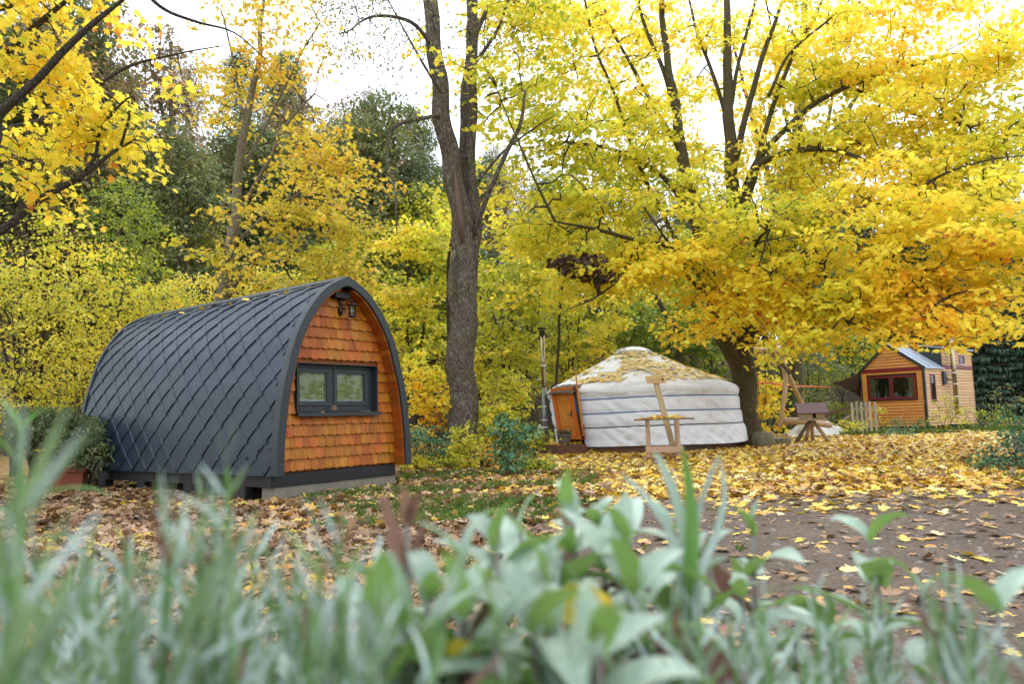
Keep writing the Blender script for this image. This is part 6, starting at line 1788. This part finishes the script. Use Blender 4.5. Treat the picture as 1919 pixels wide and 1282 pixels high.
# leaves caught on the pod roof and window sill
pm = Matrix.Translation(Vector(POD_O)) @ Matrix.Rotation(POD_A, 4, 'Z')
def caught(loc3, s, rot, label, mi, grp=None):
    o = link('fallen_leaf', LEAF_M[mi]); o.location = pm @ Vector(loc3); o.scale = (s, s, s); o.rotation_euler = rot
    tag(o, label, 'leaf', grp)
for i, y in enumerate((.5, 1.0, 1.12, 1.5, 1.9, 2.3, 2.9, 3.2, 3.6, 3.9, 4.3)):
    s_ = SLEN - .24 - .05 * (i % 3); w, z, n = prof(s_)
    caught((UC - w - n[0] * .035, y, z + n[1] * .035), random.uniform(.08, .12), (random.uniform(-.3, .3), -.4, random.uniform(0, 6)), 'orange brown leaf stuck on the dark metal roof just below the pod ridge', (0, 5, 2)[i % 3], 'leaves stuck along the pod ridge')
caught((1.03, WY - .03, WIN[2] + .06), .09, (1.1, .3, .4), 'curled tan leaf standing up at the middle of the pod window sill', 0)
for x in (.55, .81, 1.28, 1.47, 1.53, 1.61):
    caught((x, WY - .045, WIN[2] + .018), .045, (.1, .2, x * 7), 'tiny dry leaf scrap on the pod window sill', 3, 'leaf scraps on the window sill')
for (y, s_, lb) in ((.38, .32, 'small dry leaf stuck low on the tiled flank near the front arch of the pod'), (.62, .22, 'dry leaf scrap on the lowest tiles left of another near the pod front')):
    w, z, n = prof(s_); caught((UC - w - .03, y, z), .05, (0, -1.3, .5), lb, 0)
# grass
def grass(n, ymin, ymax, t0, t1, dens, name, hgt=.09):
    p = ground_pts(n, ymin, ymax, t0, t1, 1.1)
    p = p[rng.uniform(0, 1, n) < dens(p)]
    p = np.repeat(p, 5, 0) + np.c_[rng.normal(0, .035, (len(p) * 5, 2)), np.zeros(len(p) * 5)]
    k = len(p); hd = rng.uniform(0, 6.28, k)
    D = np.c_[np.cos(hd) * .5, np.sin(hd) * .5, rng.uniform(.5, 1.3, k)]
    N = np.c_[np.cos(hd + 1.5), np.sin(hd + 1.5), .3 * np.ones(k)]
    o = link(name, leaf_mesh(name, p, D, N, hgt * rng.uniform(.5, 1.4, k), np.clip(.5 + .25 * snoise(p, .8) + rng.normal(0, .2, k), 0, 1), 'needle', M['grass'])); tag(o, kind='stuff')
grass(9000, 6.8, 14, -.27, .10, lambda p: np.clip(.32 + .9 * snoise(p, .8, 3), 0, .9) * (1 - path_mask(p[:, 0], p[:, 1])), 'grass', .085)
grass(3500, 7, 14, .54, .70, lambda p: np.clip(-.15 + 1.0 * snoise(p, .7, 3), 0, .6) * sstep(.55, .63, p[:, 0] / p[:, 1] + .04 * snoise(p, .5, 1)), 'grass', .075)
grass(2500, 26, 32, .42, .70, lambda p: np.clip(.05 + .9 * snoise(p, .9, 3), 0, .8), 'grass', .15)
grass(900, 3.0, 7.5, -.7, .3, lambda p: np.clip(-.2 + 1.0 * snoise(p, .7, 6), 0, 1), 'grass', .06)

# ================================================================== herb bed in the foreground
def bed_z(X, Y):
    return .30 * sstep(1.75, 1.25, Y) * sstep(-.6, 0, Y) + gz(X, Y) - .02
tag(link('flower_bed', grid_mesh('flower_bed', np.arange(-3.2, 3.3, .1), np.arange(-.6, 2.0, .1), bed_z, M['soil'])), kind='structure')

def blade_mesh(name, w, prof_w, a0, bend, mat, nseg=9, fold=.25, ncross=4, twist=0.0, wave=0.0):
    """leaf of length 1 along +Y; rises at angle a0 and bends by `bend` over its length"""
    V = []; F = []
    y = z = 0.0
    for i in range(nseg + 1):
        t = i / nseg
        a = a0 - bend * t ** 1.2
        if i: y += math.cos(a) / nseg; z += math.sin(a) / nseg
        ww = max(w * prof_w(t), .002)
        tw = twist * t
        for k in range(ncross + 1):
            s_ = (k / ncross - .5) * 2
            lx = s_ * ww; up_ = fold * abs(s_) * ww + wave * ww * math.sin(t * 14 + s_ * 2)
            V.append((lx * math.cos(tw) - up_ * math.sin(tw) * .5, y - math.sin(a) * (up_ * math.cos(tw) + lx * math.sin(tw)), z + math.cos(a) * (up_ * math.cos(tw) + lx * math.sin(tw))))
    c1 = ncross + 1
    F = [(i * c1 + k, i * c1 + k + 1, (i + 1) * c1 + k + 1, (i + 1) * c1 + k) for i in range(nseg) for k in range(ncross)]
    mb = MB(); mb.add(V, F)
    return mb.mesh(name, mat, True, fix=False)
sagep = lambda t: (math.sin(math.pi * min(1, .06 + .94 * t) ** .8)) ** .75 if t < .995 else .03
lavp = lambda t: (min(1, .35 + 2.5 * t)) * (1 - t ** 3.2) + .03
SAGE = [blade_mesh('sage_leaf', .175, sagep, a, b, M['sage'], 9, .30, 4, tw, .05) for a, b, tw in ((.5, 1.0, 0), (.35, 1.5, .3), (.6, .6, -.2), (.2, 1.2, -.4), (.7, 1.9, .1))]
SAGEY = [blade_mesh('yellow_leaf', .26, sagep, .5, 1.8, M['sageyellow'], 9, .3, 4, .4, .12)]
DRY = [blade_mesh('dry_leaf', .13, sagep, .6, -1.0, M['drybrown'], 9, 1.1, 4, 1.5, .3), blade_mesh('dry_leaf', .12, sagep, .3, 1.6, M['drybrown'], 9, 1.0, 4, -1.2, .3)]
LAV = [blade_mesh('lavender_leaf', .040, lavp, a, b, M['lav'], 7, .35, 2, tw) for a, b, tw in ((.1, .2, 0), (.15, .55, .3), (.0, -.35, -.2), (.2, .9, .1))]
DRYL = blade_mesh('lavender_leaf', .045, lavp, .1, .5, M['drybrown'], 7, .35, 2, .2)
BLADE = [blade_mesh('grass_leaf', .028, lavp, .0, b, M[m_], 10, .6, 2, .3) for b, m_ in ((.15, 'blade'), (.7, 'blade'), (.35, 'lav'))]

def put_leaf(me, root, p, az, pitch, L, roll=0.0):
    o = bpy.data.objects.new(me.name.split('.')[0], me); C.objects.link(o)
    o.parent = root; o.location = p; o.scale = (L, L, L)
    o.rotation_euler = Euler((pitch, roll, az), 'XYZ')
    return o

def sage_plant(px, py, Y, label, L=.075, pairs=5, lean=(0, 0), dry=0, yellow=0, seed=0, group='sage sprigs along the bottom edge', h=.24):
    rs = random.Random(seed + 900)
    top = at(px, py, Y)
    bz_ = .26
    base = np.array([top[0] - lean[0] + rs.uniform(-.03, .03), top[1] - lean[1] + rs.uniform(-.02, .04), bz_])
    root = thing('sage_plant', label, 'herb', base, 0, group)
    t_ = top - base
    mb = MB(); mb.tube([(0, 0, -.03), t_ * .4 + np.array([.015, 0, 0]), t_ * .75 + np.array([.006, 0, 0]), t_], [.0045, .004, .0034, .0022], 7)
    mb.build('stem', M['sagestem'], root, True)
    az0 = rs.uniform(0, 6.28)
    for i in range(pairs):
        f = i / max(1, pairs - 1)
        p = t_ * (1 - (h * f) / max(np.linalg.norm(t_), .01))
        for k in (0, 1):
            az = az0 + i * math.pi / 2 + k * math.pi + rs.uniform(-.35, .35)
            pit = (.95 if i == 0 else .48 - .55 * f) + rs.uniform(-.2, .2)
            l = L * (.55 + .65 * min(1, f * 2.2)) * rs.uniform(.85, 1.15)
            me = rs.choice(SAGE)
            if dry: me = rs.choice(DRY); pit = rs.uniform(.5, 1.3)
            if not dry and i >= 2 and rs.random() < .07: me = rs.choice(DRY)
            put_leaf(me, root, p, az, pit, l, rs.uniform(-.3, .3))
        if i > 0 and not dry:
            for k in (0, 1):
                az = az0 + i * math.pi / 2 + k * math.pi + rs.uniform(-.3, .3) + .5
                put_leaf(rs.choice(SAGE), root, p, az, rs.uniform(.5, .9), L * .35)
    return root

def lavender(px, py, Y, label, L=.055, nst=5, spread=.05, seed=0, up=1.0, group='lavender sprigs along the bottom edge', dens=5, drop=.14):
    rs = random.Random(seed + 1500)
    top = at(px, py, Y)
    base = np.array([top[0] + rs.uniform(-.03, .03), top[1] + rs.uniform(-.01, .04), .26])
    root = thing('lavender_plant', label, 'herb', base, 0, group)
    for s_ in range(nst):
        e = top - base + np.array([rs.gauss(0, spread), rs.gauss(0, spread * .6), (0 if s_ == 0 else -abs(rs.gauss(0, .035)))])
        m = e * .5 + np.array([rs.gauss(0, .012), rs.gauss(0, .012), .02])
        mb = MB(); mb.tube([(0, 0, -.03), m, e], [.0028, .0022, .0014], 5); mb.build('stem', M['blade'], root, True)
        az0 = rs.uniform(0, 6.28)
        for i in range(dens):
            f = i / (dens - 1)
            tt_ = 1 - drop * f / max(np.linalg.norm(e), .02)
            p = e * tt_ if tt_ > .5 else m + (e - m) * max(0, (tt_ - .5) * 2 + 0)
            for k in (0, 1):
                az = az0 + i * 1.57 + k * math.pi + rs.uniform(-.3, .3)
                pit = (1.35 - .55 * f) * up + rs.uniform(-.2, .15)
                put_leaf(rs.choice(LAV) if rs.random() > .05 else DRYL, root, p, az, pit, L * (.55 + .6 * min(1, f * 1.8)) * rs.uniform(.8, 1.25), rs.uniform(-.6, .6))
    return root

SG = [
 (975, 1000, .86, 'grey green sage sprig with broad arching leaves before the round leaved shrub', .075, 5),
 (1070, 975, .82, 'tall broad leaved sage sprig in front of the yurt door', .085, 5),
 (1165, 1030, .74, 'broad leaved sage sprig below the left part of the yurt wall', .085, 5),
 (870, 1075, .64, 'big blurred sage sprig below the twin stemmed trunk', .085, 5),
 (1020, 1115, .58, 'big blurred sage sprig with a long drooping leaf in the middle of the bottom edge', .085, 5),
 (800, 1130, .60, 'blurred sage sprig right of the withered brown sprig', .075, 5),
 (1412, 1005, 1.0, 'slim sage sprig with purple stem below the maple trunk', .075, 3),
 (1632, 1020, 1.0, 'sage sprig with upright leaf rosette on purple stem over the bare track', .082, 3),
 (1728, 1120, .86, 'sage sprig with one tall pale leaf over the bare track', .08, 3),
 (1868, 1150, .62, 'blurred sage sprig at the right edge', .08, 3),
 (1255, 1005, .86, 'sage sprig beside the tall green grass blade', .07, 4),
 (690, 1085, .74, 'small sage sprig left of the withered brown sprig', .06, 4),
 (1555, 1160, 1.05, 'low dark sage sprig at the edge of the track', .07, 4),
 (1490, 1205, .95, 'low spreading sage sprig beneath the slim purple stemmed one', .07, 4),
 (930, 1215, .52, 'very blurred sage sprig at the bottom edge below the big middle leaf', .085, 4),
 (1120, 1230, .52, 'very blurred sage sprig at the bottom edge right of the yellow leaf', .08, 4),
 (690, 1215, .50, 'large very blurred pale sage leaves at the bottom edge left of middle', .085, 4),
 (1390, 1120, .90, 'sage sprig with lime green leaves right of the grass blade', .07, 4),
 (1640, 1215, .80, 'low sage sprig between the two lavender tufts at the lower right', .065, 4),
 (560, 1190, .62, 'small sage sprig among the lavender at lower left', .055, 4),
 (930, 1035, .74, 'sage sprig close right of the withered brown sprig', .08, 4), (1120, 985, .90, 'farther sage sprig below the potted heather of the yurt deck', .075, 4), (860, 1165, .56, 'sage sprig with drooping pale leaves below the withered brown sprig', .08, 4), (1190, 1120, .66, 'sage sprig left of the foot of the green grass blade', .08, 4), (1000, 1190, .54, 'very blurred sage sprig left of the bright yellow leaf', .08, 4), (760, 1190, .55, 'very blurred sage sprig at the bottom edge left of the yellow leaf scrap', .085, 4), (1330, 1060, .88, 'sage sprig just right of the tall grass blade', .075, 4)]
for i, (px, py, Y, lb, L, pr) in enumerate(SG):
    sage_plant(px, py, Y, lb, L * 1.32, pr + (1 if px < 1300 else 0), seed=i, yellow=0, h=.17 if Y < .9 else .10)
sage_plant(762, 985, .66, 'withered brown curled sprig standing among the green sage', .062, 2, dry=1, seed=40, group=None, h=.05)
r_ = sage_plant(1085, 1165, .62, 'sage shoot with a large bright yellow withered leaf', .085, 2, seed=44, group=None, h=.05)
put_leaf(SAGEY[0], r_, at(1035, 1140, .60) - np.array(r_.location), -1.7, -.2, .070, .9)
put_leaf(SAGEY[0], r_, at(840, 1215, .56) - np.array(r_.location), -2.2, -.4, .03, .9)
LV = [
 (40, 890, .34, 'very blurred tall lavender sprig at the left edge in front of the planter', .085, 3, .016, 1.08),
 (365, 880, .52, 'blurred lavender tuft reaching up over the dark tiled flank of the pod', .060, 3, .014, 1.0),
 (300, 960, .46, 'blurred tall lavender sprig left of the tuft over the tiles', .075, 3, .018, 1.08),
 (460, 1005, .62, 'blurred lavender sprig below the front corner of the pod', .058, 3, .022, 1.0),
 (600, 1000, .50, 'blurred grey lavender sprig below the shingled end wall', .07, 4, .022, 1.05),
 (185, 1080, 1.15, 'small sharp lavender tuft over the brown leaf litter at the left', .075, 4, .035, 1.0),
 (90, 1130, .95, 'small pale lavender tuft at the left edge', .07, 5, .03, 1.0),
 (250, 1150, .62, 'blurred lavender clump at lower left', .065, 5, .04, 1.0),
 (380, 1130, .55, 'blurred lavender clump below the middle of the tiled flank', .07, 5, .035, 1.0),
 (510, 1110, .55, 'blurred lavender clump under the front corner of the pod', .07, 4, .03, 1.0),
 (620, 1120, .46, 'very blurred lavender clump left of the sage', .075, 5, .03, 1.05),
 (60, 1220, .55, 'blurred lavender clump in the lower left corner', .065, 6, .045, 1.0),
 (180, 1235, .75, 'pale lavender clump at the bottom edge near the left corner', .065, 6, .05, 1.0),
 (330, 1240, .52, 'blurred lavender clump at the bottom edge below the tiled flank', .06, 6, .04, 1.0),
 (470, 1220, .60, 'blurred lavender clump at the bottom edge below the pod corner', .06, 6, .04, 1.0),
 (1260, 1130, .60, 'blurred lavender clump at the foot of the green grass blade', .065, 6, .035, 1.05),
 (1200, 1190, .55, 'blurred lavender clump below the yurt middle', .06, 5, .03, 1.05),
 (1330, 1200, .58, 'blurred lavender clump right of the grass blade foot', .06, 6, .035, 1.05),
 (1440, 1240, .62, 'blurred lavender clump at the bottom edge below the maple trunk', .06, 5, .035, 1.0),
 (1560, 1250, .66, 'low lavender clump at the bottom edge below the swing frame', .055, 5, .04, 1.0),
 (1480, 1130, .66, 'upright lavender sprig below the slim sage stem', .06, 3, .015, 1.1),
 (1770, 1130, .60, 'upright grey lavender sprig over the track at the right', .075, 3, .016, 1.1),
 (1720, 1230, .62, 'lavender clump at the bottom edge below the small plank house', .06, 6, .035, 1.05),
 (1830, 1225, .58, 'lavender clump in the lower right corner', .06, 6, .035, 1.05),
 (1905, 1200, .52, 'green blurred lavender clump cut by the right edge', .065, 4, .03, 1.0),
 (140, 1010, .58, 'blurred pale lavender tuft just right of the tall blurred one at the left edge', .062, 3, .02, 1.05),
 (235, 1020, .66, 'blurred lavender tuft in front of the litter below the planter', .06, 4, .03, 1.0),
 (420, 1070, .72, 'pale lavender tuft in front of the litter below the pod side', .06, 4, .03, 1.0),
 (560, 1060, .70, 'pale lavender tuft below the black front beam of the pod', .06, 4, .03, 1.0),
 (130, 1170, .80, 'pale lavender tuft above the lower left corner', .06, 6, .04, 1.0),
 (420, 1180, .85, 'pale fine lavender tuft low below the pod side', .055, 6, .04, 1.0),
 (660, 1150, .62, 'pale lavender tuft at the left margin of the sage', .06, 5, .03, 1.0),
 (1380, 1170, .75, 'pale lavender tuft low between grass blade and slim sage stem', .055, 5, .035, 1.0),
 (1620, 1130, .8, 'pale lavender tuft under the purple stemmed rosette', .05, 4, .03, 1.0),
 (1040, 1255, .46, 'very blurred lavender leaves at the middle of the bottom edge', .05, 5, .03, 1.0)]
for i, (px, py, Y, lb, L, ns, sp_, up_) in enumerate(LV):
    lavender(px, py + (14 if px < 700 and Y < .6 and py > 900 else 0), Y, lb, L * .84, ns + 2, sp_ * 1.1, i, up_, drop=.15 if Y < .8 else .10, dens=8 if py < 1120 else 7)
# single weed shoot and long grass blades
r_ = thing('weed_shoot', 'bright green weed shoot with narrow arching leaves before the planter', 'weed', (*at(42, 850, .75)[:2], .26))
t_ = at(40, 815, .75) - np.array(r_.location)
MB().tube([(0, 0, -.03), t_ * .5 + np.array([.01, 0, 0]), t_], [.004, .0035, .0025], 7).build('stem', M['blade'], r_, True)
WD = [blade_mesh('weed_leaf', .075, sagep, .3, b, M['blade'], 8, .3, 2) for b in (.6, 1.2)]
for i, (f, az, L) in enumerate(((1, 1.2, .05), (1, -1.9, .05), (.95, 2.6, .06), (.90, -1.25, .09), (.88, 1.7, .085), (.84, -1.4, .07), (.82, 1.3, .07), (.78, -1.5, .065), (.74, 1.6, .06))):
    put_leaf(WD[i % 2], r_, t_ * f, az, .35 + (.5 if i < 3 else 0), L)
gt = thing('grass_tuft', 'tall green grass blade with two pale narrow leaves in front of the table', 'grass tuft', (*at(1290, 900, .74)[:2], .27))
b0 = np.array(gt.location)
def blade(path, w, mat):
    P = np.array([at(*q) for q in path]) - b0
    q = catmull(P, 5); n = len(q)
    mb = MB(); V = []
    for i in range(n):
        t = i / (n - 1); ww = w * (1 - t ** 2.5) * (.7 + .3 * min(1, t * 4)) + .0006
        V += [q[i] + np.array([-ww, .0, 0]), q[i] + np.array([0, ww * .55, 0]), q[i] + np.array([ww, .0, 0])]
    F = [(i * 3 + k, i * 3 + k + 1, i * 3 + k + 4, i * 3 + k + 3) for i in range(n - 1) for k in (0, 1)]
    mb.add(V, F); mb.build('blade', mat, gt, True, fix=False)
blade([(1290, 1500, .74), (1292, 1150, .74), (1297, 1000, .74), (1290, 900, .74), (1278, 835, .735)], .0072, M['blade'])
blade([(1288, 1450, .75), (1290, 1100, .75), (1282, 1000, .75), (1262, 920, .75), (1236, 862, .75), (1225, 845, .75)], .0058, M['lav'])
blade([(1296, 1400, .73), (1310, 1100, .74), (1340, 1010, .76), (1358, 930, .77), (1350, 860, .78)], .0040, M['lav'])
blade([(1294, 1400, .77), (1300, 1050, .78), (1312, 950, .79), (1340, 870, .80), (1350, 850, .80)], .0032, M['lav'])
blade([(1300, 1400, .74), (1270, 1050, .74), (1225, 950, .74), (1180, 900, .75), (1158, 885, .75)], .0035, M['lav'])
